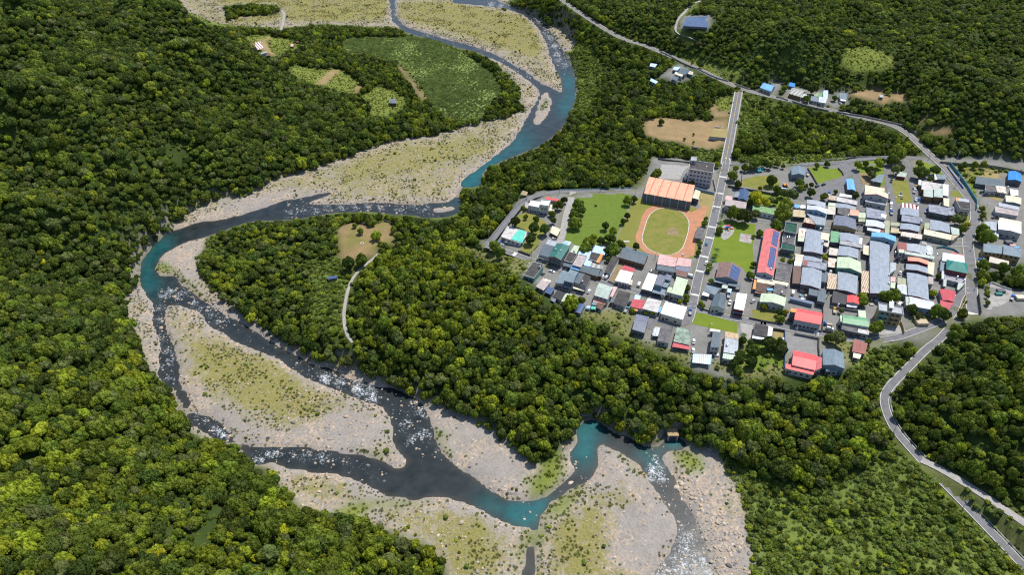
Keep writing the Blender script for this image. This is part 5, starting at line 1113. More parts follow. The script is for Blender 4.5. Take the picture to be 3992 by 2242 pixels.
+J|370,970 427,975 437,1127 380,1120|4.6|mono|sage|grey
J|1120,285 1502,357 1507,547 1115,467|7|hip|teal|maroon|house|dark green hipped roof house beside the ring road|w=4 r=.18
J|1050,170 1432,227 1447,342 1045,310|5|mono|white|white|house|white roofed house with a maroon strip behind the green hipped house|w=0
+J|1210,150 1422,212 1432,240 1210,192|4|mono|crimson|grey
+J|1010,330 1092,337 1082,497 1005,492|3.8|mono|bluegrey|grey
J|1100,515 1482,582 1460,742 1090,652|3.4|flat|greyslab|grey|house|flat grey terrace roof in front of the green hipped house|w=0
+J|1030,505 1085,512 1080,645 1030,642|3.6|mono|palegrey|grey
+J|1060,655 1122,662 1112,782 1060,772|3.2|mono|sage|grey
+J|1332,710 1442,742 1345,842 1310,832|3.2|mono|sage|grey
J|985,827 1292,872 1250,1067 1050,1032|4.2|gy|crimson|grey|house|dark red roofed house at the tip between two roads|r=.12 w=0
+J|1000,1037 1252,1072 1142,1242 1022,1192|3.6|mono|crimson|grey
C|1950,605 2287,652 2302,742 1933,692|3.6|mono|slate|dark|shed|long slate shed roof near the bright blue shed|w=0
H|1830,100 2002,110 2042,217 1820,212|4|flat|darkslab|grey|house|stained grey block house with a pale roof extension on the east side|w=2
+H|2012,115 2192,132 2217,252 2042,222|3.8|mono|rustwhite|grey
C|2355,535 2512,567 2520,672 2345,647|4.5|gy|blue|dark|shed|bright blue gabled shed at the right edge|r=.13 w=0
H|2190,285 2482,332 2482,452 2203,402|5|gy|cream|slate|house|cream gabled house near the right edge|r=.07 w=2
+H|2270,175 2422,200 2427,290 2290,282|4.4|mono|white|grey
H|1995,482 2432,572 2422,662 2010,592|4.6|flat|rosyslab|grey|house|stained pink grey flat roof house with a blue grey back roof|w=2 nop
+H|2065,420 2442,502 2447,562 2070,482|4.3|mono|lightgrey|grey
H|2065,740 2482,832 2482,987 2065,902|6|gy|white|grey|house|bright white gabled house at the far right of the village|r=.06 w=3
+H|2085,692 2487,772 2482,830 2070,742|5.4|mono|cream|grey
H|1810,770 2032,772 2032,932 1800,912|4.6|gy|lightgrey|grey|house|pale grey roof house with a white tarpaulin beside the road trees|r=.06 w=0
+H|1970,935 2082,937 2072,1062 1960,1002|3|tarp|palegrey|grey
J|1790,5 2132,47 2132,187 1790,147|6|mono|bluegrey|gold|house|brown walled house with two blue grey roof slabs|w=4
+J|2150,20 2477,112 2472,252 2150,192|6.2|mono|bluegrey|gold|w=3
+J|1905,240 2257,327 2252,412 1890,332|3.5|mono|beige|gold|w=0
C|318,638 412,640 434,782 333,770|4|gy|skyblue|dark|shed|narrow blue gabled shed beside the church lane|r=.14 w=0
C|735,580 797,588 765,687 622,652|3.8|mono|bluegrey|dark|shelter|open slate shelter among bushes beside the garden lane|open
C|980,548 1082,565 1062,612 948,597|3|mono|sage|maroon|hut|small pale green hut roof behind the play lawn|w=1
C|1440,580 1562,590 1572,640 1470,637|3.5|mono|bluegrey|dark|hut|small slate hut below the roadside trees|w=1
+C|1423,580 1457,582 1472,637 1430,642|3.2|mono|white|grey
B|1875,485 2047,490 2055,590 1885,585|5|gy|bluegrey|slate|warehouse|blue grey steel warehouse on the gravel yard|r=.15 w=2
B|1232,762 1352,787 1332,917 1213,887|7|gy|navy|dark|house|dark navy steep roofed villa beside the main street|r=.22 w=2
+B|1163,805 1235,815 1232,865 1153,858|6.2|hip|palegrey|dark|r=.4
B|1060,890 1322,932 1310,1012 1045,962|6|mono|rosyslab|pale|house|two storey house with a pinkish grey roof beside the main street|w=3
+B|1057,848 1142,855 1132,895 1050,890|4|mono|pink|grey
B|1400,955 1737,1022 1717,1095 1393,1025|4|flat|greenslab|white|house|long mottled green flat roof house under yellow trees|w=5 nop
M|1545,395 1682,432 1627,502 1488,452|4|gx|skyblue|grey|house|blue roofed house above the valley road junction|r=.14 w=3
M|1860,388 1932,405 1920,447 1845,430|3|mono|blue|grey|shed|small bright blue shed behind the ribbed house on the valley road
M|1900,453 2062,490 2005,572 1850,525|4|gx|greystripe|brown|house|olive and grey striped roof house above the valley road|r=.12 w=2
+M|2030,525 2077,545 2062,582 2005,572|3|mono|palegrey|grey
M|2225,570 2337,585 2310,647 2220,632|3.8|mono|palegrey|grey|house|pale roof shack cluster with yellow and green sheets on the valley road
+M|2175,515 2222,520 2212,565 2163,560|3.2|mono|olive|grey
+M|2222,520 2272,530 2262,570 2215,565|3.3|mono|green|grey
+M|2130,560 2222,580 2212,632 2120,612|3.1|mono|bluegrey|grey
+M|2285,490 2342,490 2337,580 2275,570|3.5|mono|bluestripe|grey
M|2482,525 2573,530 2574,595 2486,587|3.6|mono|bluegrey|grey|house|grey roofed house with a white porch beyond the shack cluster
+M|2492,595 2566,597 2564,622 2500,618|2.8|awn|white|grey
M|510,208 607,242 547,292 453,262|4|mono|slate|grey|house|slate roofed house with cream side roofs beside the valley road
+M|430,255 527,292 512,315 413,280|3.4|mono|cream|grey
+M|600,245 652,260 640,292 580,277|3.2|mono|beige|teal
+M|408,193 492,202 452,237 398,227|3.4|mono|paleblue|grey
+M|400,300 470,330 442,372 390,342|3|mono|slate|grey
M|115,150 202,160 172,197 103,182|2.8|mono|bluestripe|grey|shed|blue and white sheet roof shed among trees by the valley road
M|122,338 212,380 182,402 108,367|2.8|mono|bluestripe|grey|shed|patched blue white shed at the end of the gravel drive
Y|345,232 373,236 379,250 350,250|2.6|mono|lightgrey|grey|shed|tiny grey shed on the bare earth terrace
N|282,548 352,538 408,598 330,622|3|gx|redstripe|grey|tent|white event tent with red and dark bands in the far clearing|open r=.28
N|750,548 787,550 782,578 748,576|2.8|mono|pink|dark|hut|small pink roofed hut in the far clearing
N|820,505 852,508 850,528 818,526|2.4|mono|brown|brown|hut|tiny brown hut beside the far forest edge
N|375,662 455,643 457,652 378,674|2.4|mono|lightgrey|grey|shed|long narrow grey roof beside the event tent
N|440,672 492,665 497,692 446,700|2.4|mono|brown|brown|hut|brown roofed hut at the dirt road below the event tent
N|1990,1240 2070,1233 2076,1292 1985,1290|3|gx|purple|brown|hut|weathered dark hut alone on the green meadow
O|765,1188 920,1178 912,1208 762,1232|2.2|mono|navy|dark|shelter|dark blue sheet shelter among bushes below the brown clearing|w=0
O|1945,498 1985,500 1980,520 1942,518|2.6|tent|coral|grey|parasol|small red canopy at the edge of the brown clearing
D|1728,42 1784,40 1780,68 1718,64|2.0|gx|navy|dark|greenhouse|dark blue shade net greenhouse on the upper right hillside|now r=.05
L|815,492 1207,577 1187,827 795,737|5|gx|coral|grey|hall|bright red roofed hall at the lower end of the grey court|r=.10 w=0 now
+L|1209,600 1294,622 1290,790 1197,832|4.6|mono|crimson|grey
+L|697,725 1185,832 1150,905 690,795|3.6|mono|coral|grey
L|1308,472 1655,537 1672,800 1310,737|5.6|gy|bluegrey|slate|house|slate blue gabled house right of the bright red hall|r=.14 w=3
+L|1355,742 1572,772 1575,838 1360,832|3.6|mono|bluegrey|grey
L|1825,318 2055,387 2012,558 1795,515|3.8|mono|brickred|dark|house|dark maroon roofed house with tyres on its roof by the south street|w=1
+L|1815,530 1952,562 1925,637 1810,610|3|mono|cream|grey
L|185,35 407,92 385,272 160,232|4.2|flat|tar|cream|house|black flat roof house with dotted white awnings on the south street|nop w=2
+L|150,234 440,292 430,332 140,290|3.3|awn|white|grey
+L|409,94 482,122 467,252 390,262|3.5|awn|whitestripe|grey
''')
# ------------------------------------------------------------------ landmarks with parts of their own
def solar_array(root, Q, h, rise, u0, u1, v0, v1, cols, rows):
    o = root.location; q = [(p[0]-o.x, p[1]-o.y) for p in Q]
    A_, B__ = (*mid(q[0], q[1]), h+rise), (*mid(q[3], q[2]), h+rise); E0, E1 = (*q[1], h), (*q[2], h)
    at = lambda u, v: Vector(lerp(lerp(A_, E0, u), lerp(B__, E1, u), v))
    du, dv = (u1-u0)/cols, (v1-v0)/rows; me = None
    for i in range(cols):
        for j in range(rows):
            gap = .30*du if i >= cols/2 else 0; u = u0+i*du+gap*.0; v = v0+j*dv; p = at(u+du*.04, v+dv*.04)
            if me is None:
                n = (at(u+du, v)-at(u, v)).cross(at(u, v+dv)-at(u, v)).normalized(); n = n if n.z > 0 else -n
                c = [at(u+du*.04, v+dv*.04), at(u+du*.94, v+dv*.04), at(u+du*.94, v+dv*.95), at(u+du*.04, v+dv*.95)]; bm = bmesh.new(); P = [x-p+n*.14 for x in c]; bm2 = [bm.verts.new(x) for x in P]; lo = [bm.verts.new(x-n*.05) for x in P]; f = bm.faces.new(bm2); bm.faces.new(lo[::-1])
                for k in range(4): bm.faces.new((bm2[k], lo[k], lo[(k+1) % 4], bm2[(k+1) % 4]))
                bmesh.ops.recalc_face_normals(bm, faces=bm.faces); lay = bm.loops.layers.uv.new('UVMap'); uvs = {bm2[0]: (0, 0), bm2[1]: (1, 0), bm2[2]: (1, 1), bm2[3]: (0, 1)}
                for f in bm.faces:
                    for lp in f.loops: lp[lay].uv = uvs.get(lp.vert, (0, 0))
                me = bpy.data.meshes.new('solar_panel'); bm.to_mesh(me); bm.free(); me.materials.append(MATS['solar'])
            s = bpy.data.objects.new('solar_panel', me); COL.objects.link(s); s.parent = root; s.location = p
def boxbm(bm, x0, x1, y0, y1, z0, z1): prism(bm, [(x0, y0), (x1, y0), (x1, y1), (x0, y1)], z0, z1)
red = build('S|2981.7,893 3042.8,906.7 3014.6,1077 2950,1063|6|gy|coral|grey|hall|long red metal roofed hall with two rows of blue solar panels|r=.16 w=1')
Qr = quad('S', '2981.7,893 3042.8,906.7 3014.6,1077 2950,1063', 6); wr = math.dist(Qr[2], Qr[3])*.16
MATS['roof_hallred'] = None; sheet_hall = None; del MATS['roof_hallred']
sheet('roof_hallred', (.56, .15, .14)); [c for c in red.children if c.name.startswith('roof')][0].data.materials[0] = MATS['roof_hallred']
solar_array(red, Qr, 6.06, wr, .06, .86, .02, .37, 4, 8); solar_array(red, Qr, 6.06, wr, .06, .86, .41, .87, 4, 11)
chur = build('F|1508,522 1885,612 1818,852 1445,777|4.8|gy|brown|slate|hall|brown gabled church hall with solar panels on its right slope|r=.17 w=3')
sheet('roof_churchbrown', (.20, .125, .105)); [c for c in chur.children if c.name.startswith('roof')][0].data.materials[0] = MATS['roof_churchbrown']
Qc = quad('F', '1508,522 1885,612 1818,852 1445,777', 4.8); solar_array(chur, Qc, 4.86, math.dist(Qc[2], Qc[3])*.17, .10, .93, .12, .97, 4, 8)
volume(chur, quad('F', '1400,785 1640,835 1625,885 1380,835', 3.2), 3.2, 'awn', 'bluegrey', 'slate', 0, {}); volume(chur, quad('F', '1660,850 1880,890 1865,945 1640,905', 3.2), 3.2, 'awn', 'slate', 'slate', 0, {})
volume(red, quad('F', '2120,715 2410,765 2375,835 2090,795', 3.6), 3.6, 'flat', 'greyslab', 'pale', 0, {'w': 2})
sch = build('''B|615,402 917,447 902,562 592,512|13|flat|tar|pinkgrey|school_building|four storey pale school building with a black flat roof|w=6 wp
+B|625,352 700,357 690,410 618,402|16|flat|greyslab|grey|w=1 nop
+B|548,560 580,560 565,640 535,640|3|mono|beige|grey''')
gym = build('''B|100,605 672,712 627,922 35,815|7.5|gx|gymstripe|dark|sports_hall|large peach roofed sports hall with thin red stripes beside the track|r=.10 w=0 now
+B|680,770 742,797 717,892 640,872|5|mono|cream|dark''')  # sports hall's dark walls stand in for the shade inside its open front
gl = gym.location; q = [(p[0]-gl.x, p[1]-gl.y) for p in quad('B', '100,605 672,712 627,922 35,815', 7.5)]
for k in range(6):
    c = lerp(lerp(q[3], q[2], (k+.4)/6), lerp(q[0], q[1], (k+.4)/6), -.005); bm = bmesh.new(); boxbm(bm, c[0]-.3, c[0]+.3, c[1]-.3, c[1]+.3, -.3, 7.2); put('column', bm, 'wall_blue', gym)
stage = build('B|705,1235 792,1262 767,1392 663,1370|3.4|mono|darkslab|dark|reviewing_stand|dark roofed open reviewing stand between track and main street|open')
plat = build('M|912,962 1100,975 1062,1085 850,1062|3.2|flat|greyslab|grey|platform|raised concrete platform with dry grass top beside the bridge road|nop now')
[c for c in plat.children if c.name.startswith('roof')][0].data.materials[0] = MATS['dry_lawn']
xo, yo, zo = onland(px('P', 1680, 450), 2); out = empty('outlet_block', (xo, yo, zo)); tag(out, 'concrete drainage outlet block in the rocky bank above the teal pool', 'outlet')
bm = bmesh.new(); boxbm(bm, -2.8, 2.8, -2.0, 3, -6, 1.2); put('block', bm, 'wall_grey', out); bm = bmesh.new(); boxbm(bm, -3.0, 3.0, -2.2, 3.4, 1.2, 1.5); put('cap', bm, 'wall_tan', out); bm = bmesh.new(); boxbm(bm, -2.0, 2.0, -2.06, -1.9, -3.6, .5); put('opening', bm, 'wall_black', out)
# steel water tanks and vents belong to the roof they stand on
def tank(crop, x, y, r=.8, hh=1.9):
    best = None
    for bx, by, bz, lab, sz, root in BLD:
        X, Y = plane(px(crop, x, y), bz+root['top']); d = math.hypot(X-bx, Y-by)/max(sz, 5)
        if best is None or d < best[0]: best = (d, root, X, Y)
    _, root, X, Y = best; bm = bmesh.new(); o = root.location
    rings = [(r, 0), (r, hh*.8), (r*.62, hh*.95), (.02, hh)]; prev = None; zt = root['top']+.05
    for rr, z in rings:
        c = [bm.verts.new((X-o.x+math.cos(k*.628)*rr, Y-o.y+math.sin(k*.628)*rr, zt+z)) for k in range(10)]
        if prev: [bm.faces.new((prev[k], prev[(k+1) % 10], c[(k+1) % 10], c[k])) for k in range(10)]
        prev = c
    bm.faces.new(prev); put('water_tank', bm, 'steel', [c for c in root.children if c.name.startswith('roof')][0])
for t in 'E,1225,365 E,1360,860 E,660,620 F,375,680 F,895,425 G,1048,838 G,500,990 G,535,985 G,1088,1060 G,1720,1150 I,2185,325 I,2185,465 G,2290,1230 G,2105,745 H,1025,135 H,1225,545 H,590,470 J,180,190 J,65,590 J,65,745 J,940,215 I,2240,770 I,485,515 I,412,620 K,1845,855 H,2225,155 E,915,330 E,1000,355 F,2360,655 B,815,495 I,1350,820 H,655,780 J,1310,625 J,1435,685 C,1115,1390 G,1505,615'.split():
    c, x, y = t.split(','); tank(c, float(x), float(y), .55 if c in 'GIJ' else .75)
# gold townhouse
gold = build('''I|2015,772 2418,852 2430,975 2022,905|9.5|flat|lightgrey|gold|townhouse|gold brown three storey townhouse with balconies and a rooftop tower|w=4
+I|2200,745 2282,752 2272,862 2198,850|12|flat|palegrey|gold|w=1 nop''')
for t, zz in (((.02, .42), 3.3), ((.55, .98), 3.3), ((.02, .42), 6.4), ((.55, .98), 6.4)):
    o = gold.location; q = [(p[0]-o.x, p[1]-o.y) for p in quad('I', '2015,772 2418,852 2430,975 2022,905', 9.5)]; w = grow(q, -.28); a, b = lerp(w[3], w[2], t[0]), lerp(w[3], w[2], t[1]); nx, ny = (b[1]-a[1]), -(b[0]-a[0]); l = math.hypot(nx, ny); nx, ny = nx/l*1.5, ny/l*1.5
    bm = bmesh.new(); prism(bm, [(a[0]+nx, a[1]+ny), (b[0]+nx, b[1]+ny), (b[0]+nx*.02, b[1]+ny*.02), (a[0]+nx*.02, a[1]+ny*.02)], zz, zz+1.1); put('balcony', bm, 'wall_teal' if t[0] < .3 else 'wall_gold', gold)
for k in (0, 1, 2, 4): pass
# ------------------------------------------------------------------ vehicles
for k, c in dict(white=(.72, .72, .72), silver=(.42, .43, .45), black=(.015, .016, .02), darkgrey=(.07, .075, .08), blue=(.02, .13, .50), teal=(.05, .24, .30), darkgreen=(.02, .06, .04), yellow=(.62, .36, .03), orange=(.60, .24, .03), red=(.55, .03, .03), cyan=(.06, .38, .42)).items(): simple('paint_car_'+k, c, .3, .04, .3, spec=.5)
simple('rubber', (.02, .02, .02), .9); simple('bed_steel', (.30, .31, .32), .6); simple('cargo', (.45, .34, .20), .9)
def loft(bm, secs):
    prev = None
    for x, hw, z0, z1 in secs:
        c = [bm.verts.new(p) for p in ((x, -hw, z0), (x, hw, z0), (x, hw, z0+(z1-z0)*.72), (x, hw*.9, z1), (x, -hw*.9, z1), (x, -hw, z0+(z1-z0)*.72))]
        if prev: [bm.faces.new((prev[k], prev[(k+1) % 6], c[(k+1) % 6], c[k])) for k in range(6)]
        else: bm.faces.new(c[::-1])
        prev = c
    bm.faces.new(prev)
def mesh_of(nm, fn, mat=None):
    bm = bmesh.new(); fn(bm); bmesh.ops.recalc_face_normals(bm, faces=bm.faces); me = bpy.data.meshes.new(nm); bm.to_mesh(me); bm.free(); me.materials.append(MATS[mat] if mat else None); return me
def wheelbm(bm): bmesh.ops.create_cone(bm, cap_ends=True, segments=12, radius1=.32, radius2=.32, depth=.22); bmesh.ops.rotate(bm, verts=bm.verts, matrix=__import__('mathutils').Matrix.Rotation(math.pi/2, 3, 'X'))
WHEEL = mesh_of('wheel', wheelbm, 'rubber')
CARB = {'car': mesh_of('body', lambda b: loft(b, [(-2.15, .72, .35, .80), (-2.0, .84, .28, .95), (-1.2, .88, .26, 1.0), (1.0, .88, .26, .98), (1.9, .84, .28, .82), (2.15, .7, .34, .68)])),
 'suv': mesh_of('body', lambda b: loft(b, [(-2.25, .80, .4, 1.0), (-2.1, .9, .34, 1.12), (1.0, .92, .32, 1.10), (2.1, .88, .34, .95), (2.25, .75, .4, .8)])),
 'van': mesh_of('body', lambda b: loft(b, [(-2.3, .82, .35, 1.85), (-2.2, .88, .3, 1.95), (1.4, .88, .3, 1.95), (2.0, .86, .32, 1.25), (2.3, .78, .36, .9)])),
 'truck': mesh_of('cab', lambda b: loft(b, [(1.1, .9, .45, 2.0), (1.25, .95, .42, 2.1), (2.2, .95, .42, 2.05), (2.6, .9, .45, 1.3)])),
 'pickup': mesh_of('body', lambda b: loft(b, [(-2.45, .85, .45, .75), (-2.4, .88, .42, .80), (.0, .88, .42, .85), (1.4, .88, .42, 1.1), (2.4, .82, .45, .9)]))}
GLASSB = {'car': mesh_of('cabin', lambda b: loft(b, [(-1.65, .74, .9, 1.0), (-1.0, .72, .9, 1.42), (.3, .72, .9, 1.44), (1.05, .74, .9, .98)]), 'glass'), 'suv': mesh_of('cabin', lambda b: loft(b, [(-2.1, .8, 1.0, 1.2), (-1.8, .78, 1.0, 1.68), (.3, .78, 1.0, 1.7), (1.1, .8, 1.0, 1.12)]), 'glass'), 'van': mesh_of('windscreen', lambda b: loft(b, [(1.38, .8, 1.3, 1.9), (1.46, .8, 1.25, 1.88), (2.02, .8, 1.2, 1.3)]), 'glass'), 'truck': mesh_of('windscreen', lambda b: loft(b, [(2.15, .85, 1.35, 2.02), (2.26, .85, 1.3, 2.02), (2.62, .85, 1.2, 1.36)]), 'glass'), 'pickup': mesh_of('cabin', lambda b: loft(b, [(-.1, .78, .8, 1.2), (.1, .76, .8, 1.6), (1.1, .76, .8, 1.62), (1.7, .78, .8, 1.08)]), 'glass')}
ROOFB = {'car': mesh_of('roof', lambda b: boxbm(b, -1.0, .32, -.62, .62, 1.41, 1.47)), 'suv': mesh_of('roof', lambda b: boxbm(b, -1.8, .32, -.7, .7, 1.67, 1.73)), 'pickup': mesh_of('roof', lambda b: boxbm(b, .08, 1.12, -.68, .68, 1.59, 1.66))}
def bedbm(b):
    boxbm(b, -2.6, 1.0, -.95, .95, .75, .88)
    for a in ((-2.6, 1.0, -.95, -.88), (-2.6, 1.0, .88, .95), (-2.6, -2.53, -.88, .88), (.93, 1.0, -.88, .88)): boxbm(b, *a, .88, 1.25)
BED = mesh_of('cargo_bed', bedbm, 'bed_steel'); PBED = mesh_of('cargo_bed', lambda b: [boxbm(b, *a, .8, 1.15) for a in ((-2.4, -.1, -.88, -.8), (-2.4, -.1, .8, .88), (-2.4, -2.33, -.8, .8))], 'bed_steel'); LOAD = mesh_of('load', lambda b: boxbm(b, -2.4, .8, -.8, .8, .9, 1.3), 'cargo')
def near_label(x, y, k=1):
    d = sorted(BLD, key=lambda b: math.hypot(b[0]-x, b[1]-y)-b[4]*.25); t = d[k-1][3]
    for s in (' with ', ' beside ', ' behind ', ' between ', ' below ', ' above ', ' at ', ' in ', ' near ', ' under ', ' on ', ' of ', ' left ', ' south ', ' inside ', ' right ', ' from ', ' directly ', ' attached ', ' squeezed ', ' among '): t = t.split(s)[0]
    return t, d[k-1]
USED = set()
def rel(x, y, b):
    dx, dy = x-b[0], y-b[1]
    if abs(dx) > abs(dy)*1.1: return 'right of' if dx > 0 else 'left of'
    return 'behind' if dy > 0 else 'in front of'
def unique(head, x, y):
    for k in range(1, 9):
        t, b = near_label(x, y, k); s = f'{head} {rel(x, y, b)} the {t}'
        w = s.split()
        if len(w) <= 16 and s not in USED: USED.add(s); return s
    t1, b1 = near_label(x, y, 1); t2, b2 = near_label(x, y, 2); s = f'{head} between {t1} and {t2}'; s = ' '.join(s.split()[:16]); USED.add(s); return s
SIMPLEN = {}
def vehicle(crop, x0, y0, x1, y1, kind, color, z=0.0, head=None, load=False):
    a, b = plane(px(crop, x0, y0), z+.6), plane(px(crop, x1, y1), z+.6); c = mid(a, b); rz = math.atan2(b[1]-a[1], b[0]-a[0])
    names = {'car': 'parked_car', 'suv': 'parked_car', 'van': 'van', 'truck': 'small_truck', 'pickup': 'pickup_truck'}; t = empty(names[kind], (*c, z+.17), rz)
    w = {'car': 'car', 'suv': 'car', 'van': 'van', 'truck': 'flatbed truck', 'pickup': 'pickup'}[kind]
    tag(t, head or unique(f"{color.replace('darkgrey', 'dark grey').replace('darkgreen', 'dark green')} {w}", *c), {'suv': 'car', 'truck': 'truck', 'pickup': 'truck'}.get(kind, kind))
    def part(nm, me, mat=None):
        o = bpy.data.objects.new(nm, me); COL.objects.link(o); o.parent = t
        if mat: o.material_slots[0].link = 'OBJECT'; o.material_slots[0].material = MATS[mat]
        return o
    pm = 'paint_car_'+color; part('cab' if kind == 'truck' else 'body', CARB[kind], pm); part('windscreen' if kind in ('van', 'truck') else 'cabin', GLASSB[kind])
    if kind in ROOFB: part('roof', ROOFB[kind], pm)
    if kind == 'truck': part('cargo_bed', BED)
    if kind == 'pickup': part('cargo_bed', PBED)
    if load: part('load', LOAD)
    for sx_ in (-1.35, 1.4):
        for sy_ in (-.78, .78): o = part('wheel', WHEEL); o.location = (sx_, sy_, .16)
    return t
VEH = '''E 805,662 902,690 car white;E 675,775 735,705 suv black;E 1700,785 1712,728 car white;E 1745,803 1792,745 van silver;E 1445,1045 1500,968 car white;E 1135,993 1032,978 truck darkgrey;E 2292,922 2315,866 van white;E 2122,1235 2164,1172 car black;K 152,290 200,228 truck teal;F 1283,250 1314,172 car teal;F 1275,568 1303,497 car white;F 978,738 1078,772 van white;F 1024,1397 1020,1322 truck blue;F 1660,1122 1657,1050 truck blue;F 1672,1240 1688,1150 pickup white;F 2025,1200 2108,1137 car silver;K 1290,822 1300,728 car white;K 1285,973 1292,880 car white;B 1940,638 2012,632 truck white L;B 2084,612 2084,552 truck blue L;B 2168,745 2240,708 suv darkgrey;B 2250,720 2318,690 car black;G 610,622 705,634 van silver;G 1748,402 1762,345 car silver;G 1198,278 1198,215 truck blue;C 878,680 890,640 pickup darkgreen;C 876,985 880,922 van white;C 880,1028 880,975 pickup white;C 890,1095 875,1038 truck blue;C 856,925 860,882 car black;C 850,838 853,805 car silver;C 1168,755 1192,735 truck yellow;C 1165,825 1182,770 truck white;C 1185,930 1195,858 pickup white;C 1230,912 1240,868 car blue;C 1310,1068 1335,1025 truck blue;C 2000,812 2035,790 suv darkgreen;C 2150,1128 2180,1090 truck blue;I 1150,1192 1268,1208 suv white;I 1232,1140 1130,1122 truck blue L;I 1290,962 1292,862 truck yellow L;I 592,645 605,572 van white;I 1222,278 1230,228 car white;J 262,562 280,500 car white;J 1768,262 1822,340 suv white;J 1705,372 1712,285 truck blue;J 250,1130 275,1088 van white;I 2362,800 2385,778 car white;A 472,735 418,712 truck blue;A 995,668 1048,655 car silver;J 2300,1030 2320,965 truck blue;M 2478,640 2510,660 car silver'''
for t in VEH.split(';'):
    p = t.split(); (x0, y0), (x1, y1) = [tuple(map(float, q.split(','))) for q in p[1:3]]; zz = 0.0
    if p[0] == 'M': zz = float(H0(*plane(px(p[0], x0, y0), 0)))
    vehicle(p[0], x0, y0, x1, y1, p[3], p[4], zz, load='L' in p[5:])
def excavator(crop, x, y, color, label, rz, z=0.0):
    c = plane(px(crop, x, y), z+1); t = empty('excavator', (*c, z+.05), rz); tag(t, label, 'excavator'); pm = 'paint_car_'+color
    for s in (-1, 1): bm = bmesh.new(); boxbm(bm, -1.7, 1.7, s*1.15-.28, s*1.15+.28, 0, .75); put('track', bm, 'rubber', t)
    bm = bmesh.new(); boxbm(bm, -1.8, 1.1, -1.2, 1.2, .85, 1.75); put('body', bm, pm, t); bm = bmesh.new(); boxbm(bm, .1, 1.3, .1, 1.15, 1.75, 2.8); put('cab', bm, pm, t)
    bm = bmesh.new(); slab3(bm, [(1.1, -.2, 1.6), (3.0, -.2, 3.9), (3.0, -.6, 3.9), (1.1, -.6, 1.6)], .45); slab3(bm, [(3.0, -.22, 3.9), (5.2, -.22, 2.9), (5.2, -.58, 2.9), (3.0, -.58, 3.9)], .4); put('boom', bm, pm, t)
    bm = bmesh.new(); slab3(bm, [(5.1, -.2, 3.0), (5.6, -.2, .9), (5.6, -.6, .9), (5.1, -.6, 3.0)], .35); put('arm', bm, pm, t); bm = bmesh.new(); boxbm(bm, 4.9, 5.9, -.9, .1, .1, .85); put('bucket', bm, 'bed_steel', t)
excavator('B', 1805, 715, 'orange', 'orange excavator on the gravel yard below the steel warehouse', -1.4); excavator('B', 1480, 535, 'cyan', 'teal excavator beside the trees at the top of the gravel yard', .3)
excavator('M', 1800, 715, 'orange', 'orange excavator in the tall grass below the valley road', .4, float(H0(*plane(px('M', 1800, 715), 0))))
# ------------------------------------------------------------------ poles and lamps
def pole(crop, bx, by, ty, kind='lamp', z=None):
    x, y, zz = onland(px(crop, bx, by)) if z is None else (*plane(px(crop, bx, by), z), z)
    zz = 0.0 if abs(zz) < .1 else float(H(x, y)); d = y*CP-(zz-CAM_H)*SP; hh = min(10.0, max(5.0, (by-ty)/CROPS[crop][2]/FPX*d/CP/.92))
    t = empty('street_lamp' if kind == 'lamp' else 'utility_pole', (x, y, zz)); tag(t, unique('slim street lamp' if kind == 'lamp' else 'concrete utility pole with crossarms', x, y), 'street lamp' if kind == 'lamp' else 'utility pole')
    bm = bmesh.new(); bmesh.ops.create_cone(bm, cap_ends=True, segments=8, radius1=.16, radius2=.09, depth=hh); bmesh.ops.translate(bm, verts=bm.verts, vec=(0, 0, hh/2-.02)); put('pole', bm, 'post' if kind == 'lamp' else 'wall_pale', t)
    if kind == 'lamp':
        bm = bmesh.new(); boxbm(bm, 0, 1.2, -.05, .05, hh-.1, hh); ar = put('arm', bm, 'post', t); bm = bmesh.new(); boxbm(bm, .8, 1.6, -.18, .18, hh-.2, hh-.02); put('lamp_head', bm, 'wall_white', ar)
    else:
        for k in (.4, 1.2): bm = bmesh.new(); boxbm(bm, -.9, .9, -.06, .06, hh-k-.06, hh-k+.06); put('crossarm', bm, 'post', t)
        bm = bmesh.new(); boxbm(bm, .14, .6, -.22, .22, hh-2.6, hh-1.8); put('transformer', bm, 'bed_steel', t)
for t in 'A,475,815,720,l A,775,905,815,l A,303,655,570,u A,1548,145,70,l A,1088,170,95,l A,2158,885,825,l A,722,262,208,u A,1940,160,85,u A,515,530,490,l E,1037,660,545,u E,1955,965,810,l K,1540,580,480,l K,1788,322,235,l K,752,95,20,u I,640,1275,1185,u I,965,1338,1255,u C,1345,398,350,u C,1685,735,620,u C,1965,950,820,u M,945,335,220,u M,985,325,285,l M,1740,640,600,u M,1985,642,600,u M,1930,692,640,u M,620,230,195,l M,268,80,50,u J,1900,500,375,l J,1560,115,95,u J,210,640,460,l C,1610,1430,1385,l B,930,1005,830,u B,935,880,800,u B,975,540,480,u F,1040,1040,990,l F,1265,720,690,l I,1165,690,600,u G,570,640,560,u G,1680,840,790,u G,1225,1270,1200,u I,1735,600,540,u C,1395,1390,1320,u C,1375,1400,1335,u H,1170,1200,1110,l H,1815,560,450,l J,1630,830,760,u X,880,208,170,u X,1190,525,485,u B,1895,450,380,u B,1330,460,420,u B,1395,480,440,u Y,120,415,370,u Y,440,440,400,u Y,900,640,600,u C,1690,420,320,u'.split():
    c, x, y, ty, k = t.split(','); pole(c, float(x), float(y), float(ty), 'lamp' if k == 'l' else 'pole')
